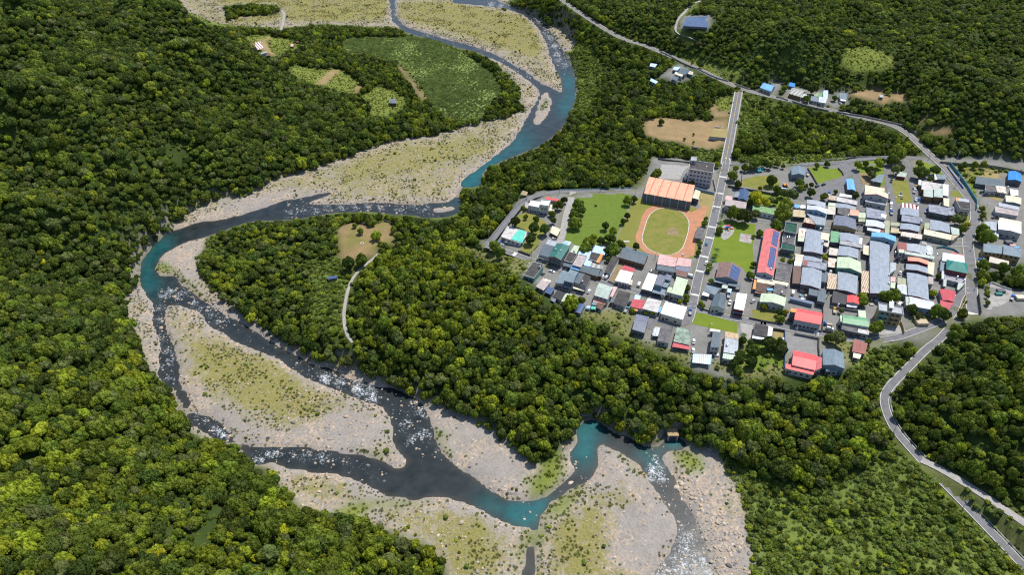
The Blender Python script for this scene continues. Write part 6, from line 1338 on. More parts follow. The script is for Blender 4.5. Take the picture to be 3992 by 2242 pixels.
# ------------------------------------------------------------------ walls and fences
slab('stone_wall', (.30, .29, .28), (.12, .115, .11), 1.2); slab('dark_wall', (.12, .115, .11), (.07, .07, .068), .6); simple('rail_paint', (.44, .45, .46), .5); simple('tealfence', (.05, .22, .25), .5, .2); simple('bluewall', (.06, .12, .30), .7)
def wall(txt, h, th, mat, label, name='wall', z=0.0, dz=0.0, follow=False):
    P = []
    for p in pts(txt):
        if follow: x, y, zz = onland(p, h*.5); P.append((x, y, zz+dz))
        else: P.append((*plane(p, z+h), z+dz))
    P = densify(P, 5) if follow else P
    if follow: P = [(x, y, float(H(x, y))) for x, y, _ in P]
    L_, Q = offset_line(P, th/2), offset_line(P, -th/2); bm = bmesh.new(); pr = None; deep_ = .6 if not follow else 1.0
    for a, b in zip(L_, Q):
        v = [bm.verts.new(c) for c in ((a[0], a[1], a[2]-deep_), (a[0], a[1], a[2]+h), (b[0], b[1], b[2]+h), (b[0], b[1], b[2]-deep_))]
        if pr: [bm.faces.new((pr[k], pr[(k+1) % 4], v[(k+1) % 4], v[k])) for k in range(4)]
        else: bm.faces.new(v)
        pr = v
    bm.faces.new(pr[::-1]); o = put(name, bm, mat, None); return tag(o, label, name.split('_')[-1])
def railing(txt, h, label, mat='rail_paint', z=0.0, name='guard_rail', line=None):
    P = line or densify([(*plane(p, z+h), z) for p in pts(txt)], 3.0); o = P[0]; t = empty(name, o); tag(t, label, 'railing'); ln = [(p[0]-o[0], p[1]-o[1], p[2]-o[2]) for p in P]
    for zz in (.5, h): many = offset_line(ln, .05); bm = bmesh.new(); b = offset_line(ln, -.05); pr = None; 
    for zz in (.5, h):
        bm = bmesh.new(); pr = None
        for a, b in zip(offset_line(ln, .06), offset_line(ln, -.06)):
            v = [bm.verts.new(c) for c in ((a[0], a[1], a[2]+zz-.12), (a[0], a[1], a[2]+zz), (b[0], b[1], b[2]+zz), (b[0], b[1], b[2]+zz-.12))]
            if pr: [bm.faces.new((pr[k], pr[(k+1) % 4], v[(k+1) % 4], v[k])) for k in range(4)]
            pr = v
        put('rail', bm, mat, t)
    bm = bmesh.new(); boxbm(bm, -.09, .09, -.09, .09, -.3, h+.05); me = bpy.data.meshes.new('rail_post'); bm.to_mesh(me); bm.free(); me.materials.append(MATS[mat])
    step = max(1, int(len(ln)/40)+1)
    for p in ln[::step]: s = bpy.data.objects.new('rail_post', me); COL.objects.link(s); s.parent = t; s.location = p
wall('M 240,0 330,45 420,95 500,140 600,185 700,225 800,272 880,312 960,345 1085,378', 1.6, .7, 'stone_wall', 'long dark stone wall along the upper valley road', 'stone_wall', follow=True)
wall('M 1172,402 1260,435 1355,468', 1.5, .6, 'stone_wall', 'short stone wall above the valley road junction', 'stone_wall', follow=True)
wall('M 1432,480 1520,515 1612,552', 1.5, .6, 'stone_wall', 'stone wall in front of the blue roofed house', 'stone_wall', follow=True); wall('M 1690,565 1760,590 1835,622', 1.5, .6, 'stone_wall', 'stone wall before the striped roof house', 'stone_wall', follow=True)
wall('M 1885,632 2000,670 2150,710 2345,752', 1.6, .6, 'stone_wall', 'stone wall with a hedge below the shack cluster', 'stone_wall', follow=True); wall('Y 20,368 130,385 240,402 340,425 450,448 540,478 600,515 648,548', 1.8, .6, 'stone_wall', 'graffiti marked stone wall on the outer side of the road bend', 'stone_wall', follow=True)
wall('C 1500,410 1620,420 1700,430 1900,440 2100,455 2300,485 2560,540', 2.4, .6, 'stone_wall', 'dark retaining wall behind the upper right lawns', 'retaining_wall'); wall('M 642,1195 760,1215 945,1250', 1.5, .5, 'stone_wall', 'low retaining wall at the lower edge of the brown field', 'retaining_wall', z=-1.0)
wall('C 1630,425 1720,535 1830,690 1920,830 1965,900 1960,990', 2.6, .35, 'tealfence', 'tall teal sheet fence curving along the ring road', 'sheet_fence'); wall('C 1585,470 1680,600 1790,740', 1.4, .25, 'bluewall', 'blue painted low wall beside the ring road', 'painted_wall')
wall('B 1085,712 1300,752 1500,782 1720,828', 1.8, .3, 'dark_wall', 'dark garden wall between the yard lawn and the villa', 'garden_wall'); wall('B 1270,560 1262,640', 1.6, .3, 'stone_wall', 'short gate wall of the gravel yard', 'garden_wall'); wall('B 2088,488 2150,590 2215,700', 1.5, .3, 'dark_wall', 'dark wall left of the corner lawn', 'garden_wall'); wall('B 2470,490 2520,540 2538,580', 1.3, .3, 'dark_wall', 'short dark wall right of the corner lawn', 'garden_wall')
wall('L 685,165 688,400 682,770', 2.0, .3, 'bluewall', 'blue topped wall between the rough garden and the court', 'court_wall'); wall('L 850,205 1000,232 1150,262 1268,288', 1.7, .4, 'stone_wall', 'pale front wall of the court along the south street', 'court_wall'); wall('L 1250,280 1245,420 1262,600', 1.8, .5, 'dark_wall', 'dark planted wall on the right of the court', 'court_wall'); wall('L 490,128 600,140 690,160', 1.8, .3, 'dark_wall', 'dark wall along the street before the pen', 'court_wall')
wall('I -60,1020 100,1062 250,1085 432,1112', 1.2, .3, 'dark_wall', 'low dark wall before the walled lawn on the south street', 'garden_wall'); wall('I 600,1130 700,1160 880,1192 1080,1232', 1.3, .3, 'bluewall', 'pale blue front wall of the coral church', 'church_wall'); wall('I 1105,1220 1250,1248 1375,1265', 1.5, .3, 'dark_wall', 'dark wall before the two parked vehicles by the green roofed house', 'garden_wall'); wall('I 1102,800 1105,1000 1095,1215', 1.7, .3, 'dark_wall', 'wall between the coral church and the car yard', 'garden_wall'); wall('I 1230,822 1400,850 1600,885 1700,900', 1.6, .3, 'stone_wall', 'wall in front of the net shelter yard', 'garden_wall'); wall('I 2395,1060 2440,1160 2455,1245', 2.2, .3, 'wall_tan', 'tan wall right of the gold townhouse court', 'garden_wall')
wall('K 335,690 345,700 480,520', .6, .5, 'wall_pale', 'pale kerb wall beside the black roofed west house', 'kerb_wall') if False else wall('E 335,700 400,620 490,520', .7, .6, 'wall_pale', 'pale kerb wall beside the black roofed west house', 'kerb_wall')
wall('E 1790,825 1900,870 2050,920 2175,955', 1.0, .3, 'stone_wall', 'low front wall of the red backed white house', 'garden_wall'); wall('E 1965,490 1880,670 1790,820', 1.4, .25, 'wall_pale', 'pale garden wall along the soil strip', 'garden_wall'); wall('A 630,790 700,815 765,838', 1.1, .4, 'dark_wall', 'dark wall below the west garden lawn', 'garden_wall')
wall('K 1350,165 1400,205 1560,255 1790,300', 1.2, .3, 'dark_wall', 'curved dark garden wall at the street corner', 'garden_wall'); wall('K 2218,372 2400,408 2554,440', 1.3, .3, 'dark_wall', 'dark lawn wall right of the long white house', 'garden_wall')
wall('J 1500,880 1460,1050 1370,1210', 1.8, .3, 'wall_tan', 'brown retaining wall between the two joining roads', 'retaining_wall'); wall('J 1715,890 1735,1050 1760,1240', 3.0, .3, 'dark_wall', 'dark retaining wall right of the ring road below the plaza', 'retaining_wall'); wall('J 1800,770 1950,700 2100,760 2310,830', 1.0, .25, 'wall_pale', 'pale parapet round the plaza', 'parapet_wall'); wall('J 945,60 1060,45 1260,90 1340,150 1395,215', 1.3, .25, 'tealfence', 'teal fence on the curve behind the white roofed house', 'sheet_fence')
wall('D 1655,398 1700,403 1745,408', 1.2, .3, 'dark_wall', 'dark wall behind the school yard', 'school_wall'); wall('B 672,735 760,765 920,802', 2.2, .4, 'wall_blue', 'blue grey wall between the school and the running track', 'school_wall'); wall('B 905,620 935,760', 2.0, .3, 'wall_grey', 'grey wall beside the school along the main street', 'school_wall')
wall('O 1080,290 1200,262 1330,310 1420,332', 1.4, .5, 'dark_wall', 'dark stone edge at the top of the brown clearing', 'stone_wall', follow=True); wall('O 1690,262 1800,305 1910,358', 1.3, .5, 'dark_wall', 'dark wall at the upper right edge of the brown clearing', 'stone_wall', follow=True)
wall('M 920,940 1105,958', 1.2, .25, 'wall_white', 'white beam behind the raised concrete platform', 'beam_wall', z=-1)
br = ROADS['bridge_road'][0]
for s, lb in ((3.7, 'left concrete parapet of the bridge road'), (-3.7, 'right concrete parapet of the bridge road')):
    P = offset_line(br, s); bm = bmesh.new(); pr = None
    for a, b in zip(offset_line(P, .15), offset_line(P, -.15)):
        v = [bm.verts.new(c) for c in ((a[0], a[1], a[2]-3.5), (a[0], a[1], a[2]+1.0), (b[0], b[1], b[2]+1.0), (b[0], b[1], b[2]-3.5))]
        if pr: [bm.faces.new((pr[k], pr[(k+1) % 4], v[(k+1) % 4], v[k])) for k in range(4)]
        pr = v
    tag(put('bridge_parapet', bm, 'wall_pale', None), lb, 'parapet')
railing('B 1150,425 1300,436 1500,446 1800,452 2000,445 2250,430 2572,402', 1.1, 'grey guard rail along the upper edge of the north street'); railing('C 10,392 200,378 400,355 700,345 1050,345', 1.1, 'grey guard rail above the wide asphalt lot'); railing('A 1090,105 1300,102 1500,98 1700,92 1950,80', 1.0, 'dark green railing on the forest side of the river road', 'tealfence')
railing('A 730,200 650,255 580,320 480,440 390,560 300,670', 1.0, 'railing on the river side of the west road bend', 'post'); railing('', .9, 'guard rail on the valley side of the slope road', line=[(x, y, z+.05) for x, y, z in offset_line(ROADS['slope_road'][0], 2.9)][::2][8:60])
# ------------------------------------------------------------------ playground and small things
pg = plane(px('B', 1085, 1250), 1); t = empty('play_frame', (*pg, .06)); tag(t, 'colourful climbing frame with slides on the round play area', 'playground frame')
for nm, bx, mt in (('platform', (-1.6, 1.6, -1.2, 1.2, 1.3, 1.5), 'paint_car_blue'), ('slide', (1.6, 4.0, -.5, .4, .4, .6), 'paint_car_red'), ('slide', (-3.8, -1.6, -.2, .6, .4, .6), 'leaf_grass'), ('tower_roof', (-1.2, 1.2, -.9, .9, 2.9, 3.2), 'paint_car_red'), ('climbing_wall', (-.4, .4, -2.6, -1.2, .2, 1.5), 'paint_car_yellow')): bm = bmesh.new(); boxbm(bm, *bx); put(nm, bm, mt, t)
for a in (-1.4, 1.4):
    for b in (-1, 1): bm = bmesh.new(); boxbm(bm, a-.08, a+.08, b-.08, b+.08, 0, 2.9); put('post', bm, 'post', t)
pg = plane(px('B', 1085, 1300), 1); t = empty('swing_set', (*pg, .06)); tag(t, 'white swing frame on the lower half of the play area', 'swing'); 
for a in (-1.6, 1.6):
    for b in (-.8, .8): bm = bmesh.new(); slab3(bm, [(a-.06, b, 0), (a+.06, b, 0), (a+.06, b*.1, 2.3), (a-.06, b*.1, 2.3)], .08); put('leg', bm, 'wall_white', t)
bm = bmesh.new(); boxbm(bm, -1.7, 1.7, -.06, .06, 2.25, 2.37); put('crossbar', bm, 'wall_white', t)
for a in (-.7, .7): bm = bmesh.new(); boxbm(bm, a-.25, a+.25, -.12, .12, .45, .5); put('seat', bm, 'rubber', t)
many_strips('hopscotch_lines', [([(*plane(px('B', 1325, 1330), 0), 0), (*plane(px('B', 1312, 1415), 0), 0)], .18, .16, o) for o in (-.8, 0, .8)], 'red_trim', None)['kind'] = 'structure'
def goal(crop, x, y, rz, label):
    c = plane(px(crop, x, y), 1); t = empty('football_goal', (*c, .03), rz); tag(t, label, 'goal')
    for a in (-1.6, 1.6): bm = bmesh.new(); boxbm(bm, a-.07, a+.07, -.07, .07, 0, 2); put('goalpost', bm, 'wall_white', t)
    bm = bmesh.new(); boxbm(bm, -1.67, 1.67, -.07, .07, 2, 2.14); put('crossbar', bm, 'wall_white', t); bm = bmesh.new(); boxbm(bm, -1.67, 1.67, 1.1, 1.22, 0, .12); put('base_bar', bm, 'wall_white', t)
goal('B', 752, 885, 1.4, 'white goal frame beside the cream annex of the sports hall')
c = plane(px('O', 1328, 636), -11); bm = bmesh.new()
for k in range(14):
    a = k*math.tau/14; b = (k+1)*math.tau/14; prism(bm, [(c[0]+math.cos(a)*1.3, c[1]+math.sin(a)*1.3), (c[0]+math.cos(b)*1.3, c[1]+math.sin(b)*1.3), (c[0]+math.cos(b)*.95, c[1]+math.sin(b)*.95), (c[0]+math.cos(a)*.95, c[1]+math.sin(a)*.95)], -11.3, -10.55)
tag(put('fire_ring', bm, 'wall_white', None), 'pale stone fire ring in the middle of the brown clearing', 'fire pit')
def crate(crop, x, y, w, d, h, mat, name, label, cat, z=0.0):
    c = plane(px(crop, x, y), z+h); bm = bmesh.new(); boxbm(bm, c[0]-w/2, c[0]+w/2, c[1]-d/2, c[1]+d/2, z, z+h); bmesh.ops.bevel(bm, geom=bm.edges[:], offset=min(w, d, h)*.12, segments=1, affect='EDGES'); tag(put(name, bm, mat, None), label, cat)
for a in ('C,1000,840,3.4,1.5,.9,wall_cream,table,cream table on the play lawn between two lanes,table', 'C,1010,810,1.2,1.2,1.1,paint_car_blue,water_barrel,blue barrel beside the cream table on the play lawn,barrel', 'C,1015,875,1.6,1.2,.8,wall_brown,bench,brown bench below the cream table,bench', 'C,945,865,1.1,.8,.7,wall_white,cooler_box,white box at the left of the play lawn,box', 'A,1498,275,1.4,1.8,1.6,wall_brown,stall,brown wooden hutch in the weed plot,hutch', 'L,640,300,2.6,2.2,1.0,roof_paleblue,trailer,pale blue trailer in the brown pen,trailer', 'I,835,640,2.4,1.8,1.2,roof_beige,scrap_crate,beige crate in the scrap yard,crate', 'I,770,560,3.2,1.5,1.0,roof_rust,scrap_heap,rusty scrap heap in the scrap yard,scrap', 'I,760,700,2.2,1.4,1.1,roof_white,scrap_box,white box before the blue roofed shelter,box', 'I,725,640,1.2,1.4,1.2,roof_skyblue,scrap_barrel,blue drum in the scrap yard,drum', 'I,1930,690,3,2,.9,roof_white,sack_pile,white sacks beside the vegetable yard,sacks', 'I,1990,720,2.2,2,1.0,roof_paleblue,sheet_pile,pale blue sheets heaped in the vegetable yard,sheets', 'I,1910,790,2.4,1.6,.8,roof_beige,plank_pile,beige planks in the vegetable yard,planks', 'K,860,400,3.4,1,.8,roof_rust,log_pile,cut log pile before the white warehouse,logs', 'K,780,375,1.8,1,1,roof_bluegrey,scooter_shed,grey box at the left front of the white warehouse,box', 'K,1675,985,2.6,2.4,1.0,roof_redstripe,sheet_pile,red and white sheet pile behind the slate town house,sheets', 'J,2120,840,5,3.2,1.6,wall_dark,pen,dark animal pen on the plaza,pen', 'J,2080,900,4.4,2.2,1.4,roof_teal,pen_roof,teal roofed pen on the plaza,pen', 'J,2470,960,5.5,4,2.2,roof_cream,market_stall,cream roofed stall at the plaza edge,stall', 'J,750,1230,5,3,2.0,roof_rosyslab,pigeon_house,pinkish hutch below the mint white shed,hutch', 'J,680,1410,7,4.5,2.4,roof_tan,roof_shelter,tan roofed shelter near the road bend,shelter', 'H,2260,1120,5,3.5,2.2,wall_dark,boiler_shed,dark shed in the rubble yard,shed', 'H,2400,1230,4,2,1.4,roof_skyblue,scrap_heap,blue scrap heap in the rubble yard,scrap', 'H,2330,1190,4,2.5,1.0,roof_pinkslab,rubble_heap,pale rubble heap in the rubble yard,rubble', 'A,1800,690,9,1.1,.5,wall_white,concrete_beam,white concrete beam lying left of the running track,beam', 'B,1775,750,4.6,1.3,1.0,roof_paleblue,boat,pale blue boat hull on the gravel yard,boat', 'B,1910,765,3.2,3.2,1.8,roof_paleblue,lean_shelter,pale blue sheet shelter left of the bend street,shelter', 'B,1500,965,.1,.1,.1,wall_white,marker,x,x', 'F,2350,970,4,2.4,.9,roof_skyblue,sheet_pile,blue and orange sheets on the rust brown roof edge,sheets'):
    f = a.split(',')
    if f[-1] == 'x': continue
    crate(f[0], float(f[1]), float(f[2]), float(f[3]), float(f[4]), float(f[5]), f[6], f[7], f[8], f[9], 3.35 if 'roof edge' in f[8] else 0.0)
# bathers and walkers on the gravel tongue by the pool
simple('skin', (.42, .25, .17), .6); simple('cloth_dark', (.03, .03, .04), .9); simple('cloth_red', (.35, .05, .05), .9)
def person(x, y, z, rz, cloth, label):
    sk = bpy.data.meshes.new('person'); J = [(0, 0, .92), (0, 0, 1.18), (0, 0, 1.42), (0, 0, 1.52), (0, .02, 1.66), (0, .02, 1.76), (.1, 0, .9), (.12, .03, .48), (.12, -.02, .05), (-.1, 0, .9), (-.12, -.03, .48), (-.12, .02, .05), (.2, 0, 1.4), (.26, .0, 1.12), (.28, .1, .86), (-.2, 0, 1.4), (-.26, 0, 1.12), (-.28, .08, .86)]
    E = [(0, 1), (1, 2), (2, 3), (3, 4), (4, 5), (0, 6), (6, 7), (7, 8), (0, 9), (9, 10), (10, 11), (2, 12), (12, 13), (13, 14), (2, 15), (15, 16), (16, 17)]; Rr = [.14, .15, .13, .06, .105, .08, .09, .07, .05, .09, .07, .05, .06, .045, .035, .06, .045, .035]
    sk.from_pydata(J, E, []); o = bpy.data.objects.new('person', sk); COL.objects.link(o); o.location = (x, y, z); o.rotation_euler = (0, 0, rz); sk.materials.append(MATS[cloth]); m = o.modifiers.new('body', 'SKIN'); 
    for v, r in zip(sk.skin_vertices[0].data, Rr): v.radius = (r, r)
    sk.skin_vertices[0].data[0].use_root = True; o.modifiers.new('round', 'SUBSURF').levels = 1; tag(o, label, 'person')
for k, (cx_, cy_, cl, lb) in enumerate((('P 322,640', 0, 'cloth_red', 'person in red clothes standing at the trees above the teal pool'), ('P 312,662', 0, 'cloth_dark', 'person in dark clothes standing by the bag on the gravel tongue'), ('P 300,672', 0, 'cloth_dark', 'person in dark clothes nearest the forest on the gravel tongue'))):
    x, y = plane(pts(cx_)[0], ZF+.8); person(x, y, float(H(x, y)), k*1.3, cl, lb)
# ------------------------------------------------------------------ trees of the village and the clearings
NTREES = 0
VT = '''A 685,325,2.2,1 600,470,4.6,0 715,420,2,1 830,445,3,1 800,545,5,0 765,675,4.2,0 930,560,5,0 1020,460,3.2,0 1010,385,2.8,1 1145,230,3,0 1075,290,4.2,1 1300,280,4.4,1 1265,490,4.8,1 1330,350,4,0 1250,400,3.6,1 360,740,4,1 420,815,4.5,1 190,770,3.6,3 1850,410,3.1,0 1925,220,3.2,0 1945,745,3.2,0 1850,240,4,1 1600,520,3.6,0 1660,660,4,1 1550,690,3.6,0 1420,700,4.6,2 1380,770,4.5,1 1700,790,5,1 1630,800,4,0 1770,730,3.6,1 1470,640,3,2 1690,580,3,1 1800,470,2.6,1
E 1170,1200,6,2 1345,1160,2.6,1 1790,480,2.2,1
B 1185,500,2.9,2 1145,600,4.6,1 1210,705,3.8,1 1630,660,5.2,1 1490,750,2,2 1700,770,3.7,1 1770,820,4,0 1880,840,6.2,3 1450,880,7,6 1540,920,4.4,6 1620,910,3.6,3 1680,930,2.5,0 1820,980,6,7 1780,1080,7,1 1350,930,3.6,0 1160,1075,6.2,1 1310,1110,6.6,0 1440,1080,4,3 980,1280,3,1 795,1195,2.6,1 810,1135,1.6,1 2130,810,4.2,0 2290,860,3,1 1985,690,3.6,1 2000,745,2.6,2 2060,730,2.3,1 2130,715,2.5,3 2200,470,2.7,1 2330,450,2.5,1 1440,440,5.6,1 1540,440,4,0 1610,470,3.6,0 1700,450,2.6,1 1780,480,2.1,3 200,560,4.2,2 160,600,3.6,1 935,450,3.1,2 640,680,2,1 1300,500,3.4,1 1370,500,3.4,3
C 460,470,4.2,7 560,450,3.2,1 620,540,5,0 640,590,4.2,3 720,440,4.6,7 770,420,3.2,1 960,310,7,1 1000,330,6,7 900,400,5.2,1 930,520,5,3 1010,510,4.2,3 1230,450,3.6,7 1240,560,6.2,0 1310,560,4,0 1430,530,4.6,0 1370,640,2.6,1 440,830,2.6,0 185,800,2,1 1800,470,3.6,0 1750,490,2.6,1 1930,465,3.6,1 2040,460,3.6,7 1700,1150,5,3 1770,1265,4,1 1765,1150,4.2,3 1840,1210,2.3,6 2030,1100,2.6,1 2020,1010,2.3,1 2040,1290,5,1 2080,1370,6,1 1990,1375,4.2,0
G 1645,270,3.1,0 1115,1300,2.6,7 330,770,4.6,1 330,825,3,7 50,890,2.6,1 430,1340,2,7 560,1350,2,2
I 1760,680,3.1,2 1770,760,3.4,1 2150,670,4.8,1 2280,670,4.8,1 1990,1190,5,1 1340,1370,5.2,3 1190,1360,2.9,1 120,825,2.6,2 370,930,3,0 400,1040,2.5,1 480,925,2,6 1400,910,2,3 940,1180,1.6,2 1850,1420,2.2,1
J 490,1200,4,0 960,1250,5,1 1050,1300,5,0 1410,1290,3.7,1 1790,400,4.2,1 2150,450,4.4,1 870,900,2.6,2 970,600,2.2,1 600,1320,3,3 1060,1150,1.8,3 1865,800,1.6,2 1865,880,1.6,2 1865,960,1.6,3 1870,1080,1.8,1
K 2100,770,3,1 2060,1000,4,0 2050,1090,4,0 2300,930,4.2,0 2235,800,2.2,0 2040,1250,2.7,1 2240,1130,3.1,0 1955,1150,3.6,0 1070,110,2,2 1180,90,2,1 1420,130,1.6,2 610,315,1.7,7 510,290,1.6,2 280,265,1.8,2 1450,200,1.8,7
L 420,390,5,0 600,400,4.2,1 160,500,4.2,0 130,700,4.2,0 640,500,4,3 110,370,2,0
F 980,960,2.4,1 960,1110,2.4,1 2020,740,2.8,1 1670,885,1.6,7 1375,840,2,1 1190,200,1.6,1 1180,290,1.5,1 1160,370,2.2,1 1500,20,2.2,1 1330,640,2.2,1 1340,560,1.8,2 2080,560,2,1 2075,90,1.6,2 2160,75,1.5,1
O 1205,345,2,1 1300,440,2.7,1 1560,515,3.9,2 1930,530,3.6,1 1850,430,3,1 1630,645,2,2 1690,700,3,1 1320,930,5,1 1100,1010,6,0
M 740,180,4,0 1130,320,2.6,0 490,45,2.2,1 1270,300,3.2,3 640,150,1.6,1 250,890,3,1 655,1040,1.2,1 538,1115,1.3,2 655,1135,1.2,2 2150,480,6,0 2420,600,3,1 1810,370,4,0 2070,610,4,1'''
FORMN = ['broad', 'round', 'bushy', 'spreading']
for ln in VT.splitlines():
    c = ln.split()[0]
    for t in ln.split()[1:]:
        x, y, r, k = t.split(','); r = float(r); k = int(k); hh = r*1.75+.6
        if c in 'OM': X, Y, zz = onland(px(c, float(x), float(y)), hh*.45); zz = float(H(X, Y))
        else: X, Y = plane(px(c, float(x), float(y)), hh*.5); zz = 0.0
        sz = 'tall' if r > 5 else ('large' if r > 4.1 else ('medium' if r > 2.9 else 'small'))
        make_tree(X, Y, r, hh, k, unique(f'{sz} {TONE[k]} tree', X, Y), 'trees standing in the village and clearings', 'garden_tree', zz); NTREES += 1; KEEPOUT.append((X, Y, r))
for c, x, y, hh, lb in (('B', 1010, 1085, 6, 'palm tree at the corner of main and middle streets'), ('B', 1000, 1180, 5.5, 'palm tree above the round play area'), ('F', 1465, 300, 6, 'palm tree at the left edge of the park lawn'), ('F', 1395, 480, 5, 'low palm tree left of the brown church hall'), ('F', 1440, 390, 4.5, 'short palm between two others by the park lawn'), ('K', 2125, 650, 9, 'tall coconut palm right of the green striped roof'), ('G', 595, 1250, 5, 'yellowish palm beside the long red hall'), ('I', 2210, 640, 6, 'palm tree above the gold townhouse')):
    X, Y = plane(px(c, x, y), hh); palm(X, Y, hh, lb); KEEPOUT.append((X, Y, 2))
# ------------------------------------------------------------------ forest, undergrowth, reeds, stones
zone = lambda txt: pts(txt)
Z_KNOLL = zone('D 900,700 960,620 1180,620 1300,700 1400,780 1350,860 1100,900 960,850'); Z_LEFT = zone('D -300,-200 440,-20 950,330 560,520 360,640 340,900 -300,900'); Z_LOW = zone('D -300,900 380,900 640,1150 1150,1430 1150,1900 -300,1900')
Z_CENTRE = zone('D 900,880 1350,860 1700,880 2200,930 2220,1200 1800,1120 1440,1120 1100,1020'); Z_TOPR = zone('D 1300,-300 2900,-300 2900,400 2400,400 2280,320 1860,220 1560,100'); Z_RB = zone('D 2240,760 2900,700 2900,1500 2560,1420 2230,1060'); Z_MID = zone('M -1200,0 200,0 1100,450 1200,600 1230,500 2500,840 2600,1300 1200,1420 -200,1500 -1000,1200'); Z_TERR = zone('D 480,520 900,520 900,900 500,700')
fl_ok = lambda lab: np.isin(lab, [FOREST, SHRUB])
def kinds_for(sx, sy):
    w = np.tile(np.array([.20, .22, .13, .13, .18, .10, .001, .03]), (len(sx), 1))
    for poly, v in ((Z_LEFT, [.34, .18, .03, .12, .16, .17, .001, .006]), (Z_LOW, [.14, .25, .16, .11, .22, .06, .004, .06]), (Z_KNOLL, [.04, .16, .36, .09, .14, .02, .002, .20]), (Z_CENTRE, [.16, .22, .15, .14, .18, .07, .002, .08]), (Z_TOPR, [.24, .24, .05, .16, .20, .10, .001, .01]), (Z_RB, [.15, .25, .14, .13, .24, .06, .002, .05])):
        w[inpoly(sx, sy, poly)] = v
    c = np.cumsum(w/w.sum(1, keepdims=True), 1); return (RNG.random(len(sx))[:, None] > c).sum(1).clip(0, 7)
A, B_ = jitter(4.1); Zt = H(A, B_)
n = len(A); r = np.exp(RNG.normal(1.0, .30, n)).clip(1.5, 6.0)*(1+.2*(vnoise(A, B_, 30, 31)-.5)*2); h = r*RNG.uniform(1.3, 1.85, n)+1.0
s0x, s0y, dd = project(A, B_, Zt); big = inpoly(s0x, s0y, Z_LOW) | inpoly(s0x, s0y, Z_CENTRE) | inpoly(s0x, s0y, Z_LEFT)
smallz = inpoly(s0x, s0y, Z_TOPR) | inpoly(s0x, s0y, Z_TERR); r = np.where(inpoly(s0x, s0y, Z_LEFT), r*1.22, np.where(big, r*1.12, np.where(smallz, r*.92, r))); h = np.where(smallz, h*.72, h)
sh0 = label_at(s0x, s0y) == SHRUB; r = np.where(sh0, r*.62, r); h = np.where(sh0, h*.45, h)
gap = vnoise(A, B_, 17, 40); patch = .6*vnoise(A, B_, 38, 41)+.4*vnoise(A, B_, 13, 42); openz = (inpoly(s0x, s0y, Z_TOPR) | inpoly(s0x, s0y, Z_TERR) | inpoly(s0x, s0y, Z_RB) | inpoly(s0x, s0y, Z_MID)) & (patch > .63)
ok = inview(A, B_, Zt) & (gap > .08) & ~(openz & (RNG.random(n) < .8))
for f in (0, .3, .6, .95):
    a, b, _ = project(A, B_, Zt+h*f); ok &= fl_ok(label_at(a, b))
a, b, _ = project(A-r*.55, B_, Zt+h*.5); ok &= fl_ok(label_at(a, b)); a, b, _ = project(A+r*.55, B_, Zt+h*.5); ok &= fl_ok(label_at(a, b))
ok &= ~(sh0 & (RNG.random(n) < np.clip(1.40-1.1*patch, .6, .985))); ok &= Zt > ZF+.25
ok &= ~((np.abs(H0(A, B_)) < 1e-3) & np.isin(label_at(s0x, s0y), [TOWN, GARDEN]))
for (x, y, rr) in KEEPOUT: ok &= np.hypot(A-x, B_-y) > rr+r*.7
A, B_, Zt, r, h, s0x, s0y, dd = [v[ok] for v in (A, B_, Zt, r, h, s0x, s0y, dd)]
kk = kinds_for(s0x, s0y)
# the largest in the picture stand as trees of their own
frame = (s0x > 20) & (s0x < 3970) & (s0y-h*.7/dd*FPX > 20) & (s0y < 2300)
order = np.argsort(-(r/dd)*frame)[:max(0, 290-NTREES)]
solo = np.zeros(len(A), bool); solo[order] = True
place = {True: 'on the lower left wooded slope', False: 'in the riverside wood below the village'}
for k in order:
    left = s0x[k] < 1800; big_ = 'tall spreading' if r[k] > 4.0 else ('round' if r[k] > 3.3 else 'small')
    make_tree(A[k], B_[k], r[k], h[k], int(kk[k]), f'{big_} {TONE[int(kk[k])]} broadleaf tree {place[bool(left)]}', f'{big_} {TONE[int(kk[k])]} trees {place[bool(left)]}', z=Zt[k])
m = ~solo
scatter('forest', 'dense broadleaf forest covering the hills and river banks', np.stack([A, B_, Zt], -1)[m], kk[m], np.stack([r, r*RNG.uniform(.75, 1.25, len(r)), h], -1)[m], CROWN)
print('forest trees', m.sum(), 'solo', solo.sum())
# undergrowth: bushes on the open slopes and along forest edges
A, B_ = jitter(2.6); Zt = H(A, B_); s0x, s0y, _ = project(A, B_, Zt); lab = label_at(s0x, s0y); a, b, _ = project(A, B_, Zt+1.6); lab2 = label_at(a, b)
dens = np.where(lab == GARDEN, .22, 0)+np.where(lab == SHRUB, np.clip(.15+1.3*vnoise(A, B_, 15, 43), .2, 1), np.where(lab == FOREST, .20+.55*(.6*vnoise(A, B_, 38, 41)+.4*vnoise(A, B_, 13, 42) > .61), np.where(lab == MEADOW, .10, np.where(lab == BAR, .035, 0)))); dens = np.where((lab == BAR) & (vnoise(A, B_, 11, 50) > .66), .16, dens)
ok = inview(A, B_, Zt) & (RNG.random(len(A)) < dens) & ~np.isin(lab2, [TOWN, SOIL, WATER]) & ~((lab2 == ROAD) & (RNG.random(len(A)) < .35)) & (Zt > ZF+.3)
for (x, y, rr) in KEEPOUT: ok &= np.hypot(A-x, B_-y) > rr
A, B_, Zt, lab = A[ok], B_[ok], Zt[ok], lab[ok]; q = np.exp(RNG.normal(.28, .38, len(A))).clip(.6, 3.2)*np.where(lab == BAR, .6, np.where(lab == MEADOW, .65, 1)); f = np.where(RNG.random(len(A)) < .22, 1, np.where(RNG.random(len(A)) < .22, 2, 0))
scatter('undergrowth', 'low bushes and creepers on the open slopes and banks', np.stack([A, B_, Zt], -1), f, np.stack([q, q, q*RNG.uniform(.55, 1.0, len(A))], -1), SHRUBM); print('bushes', len(A))
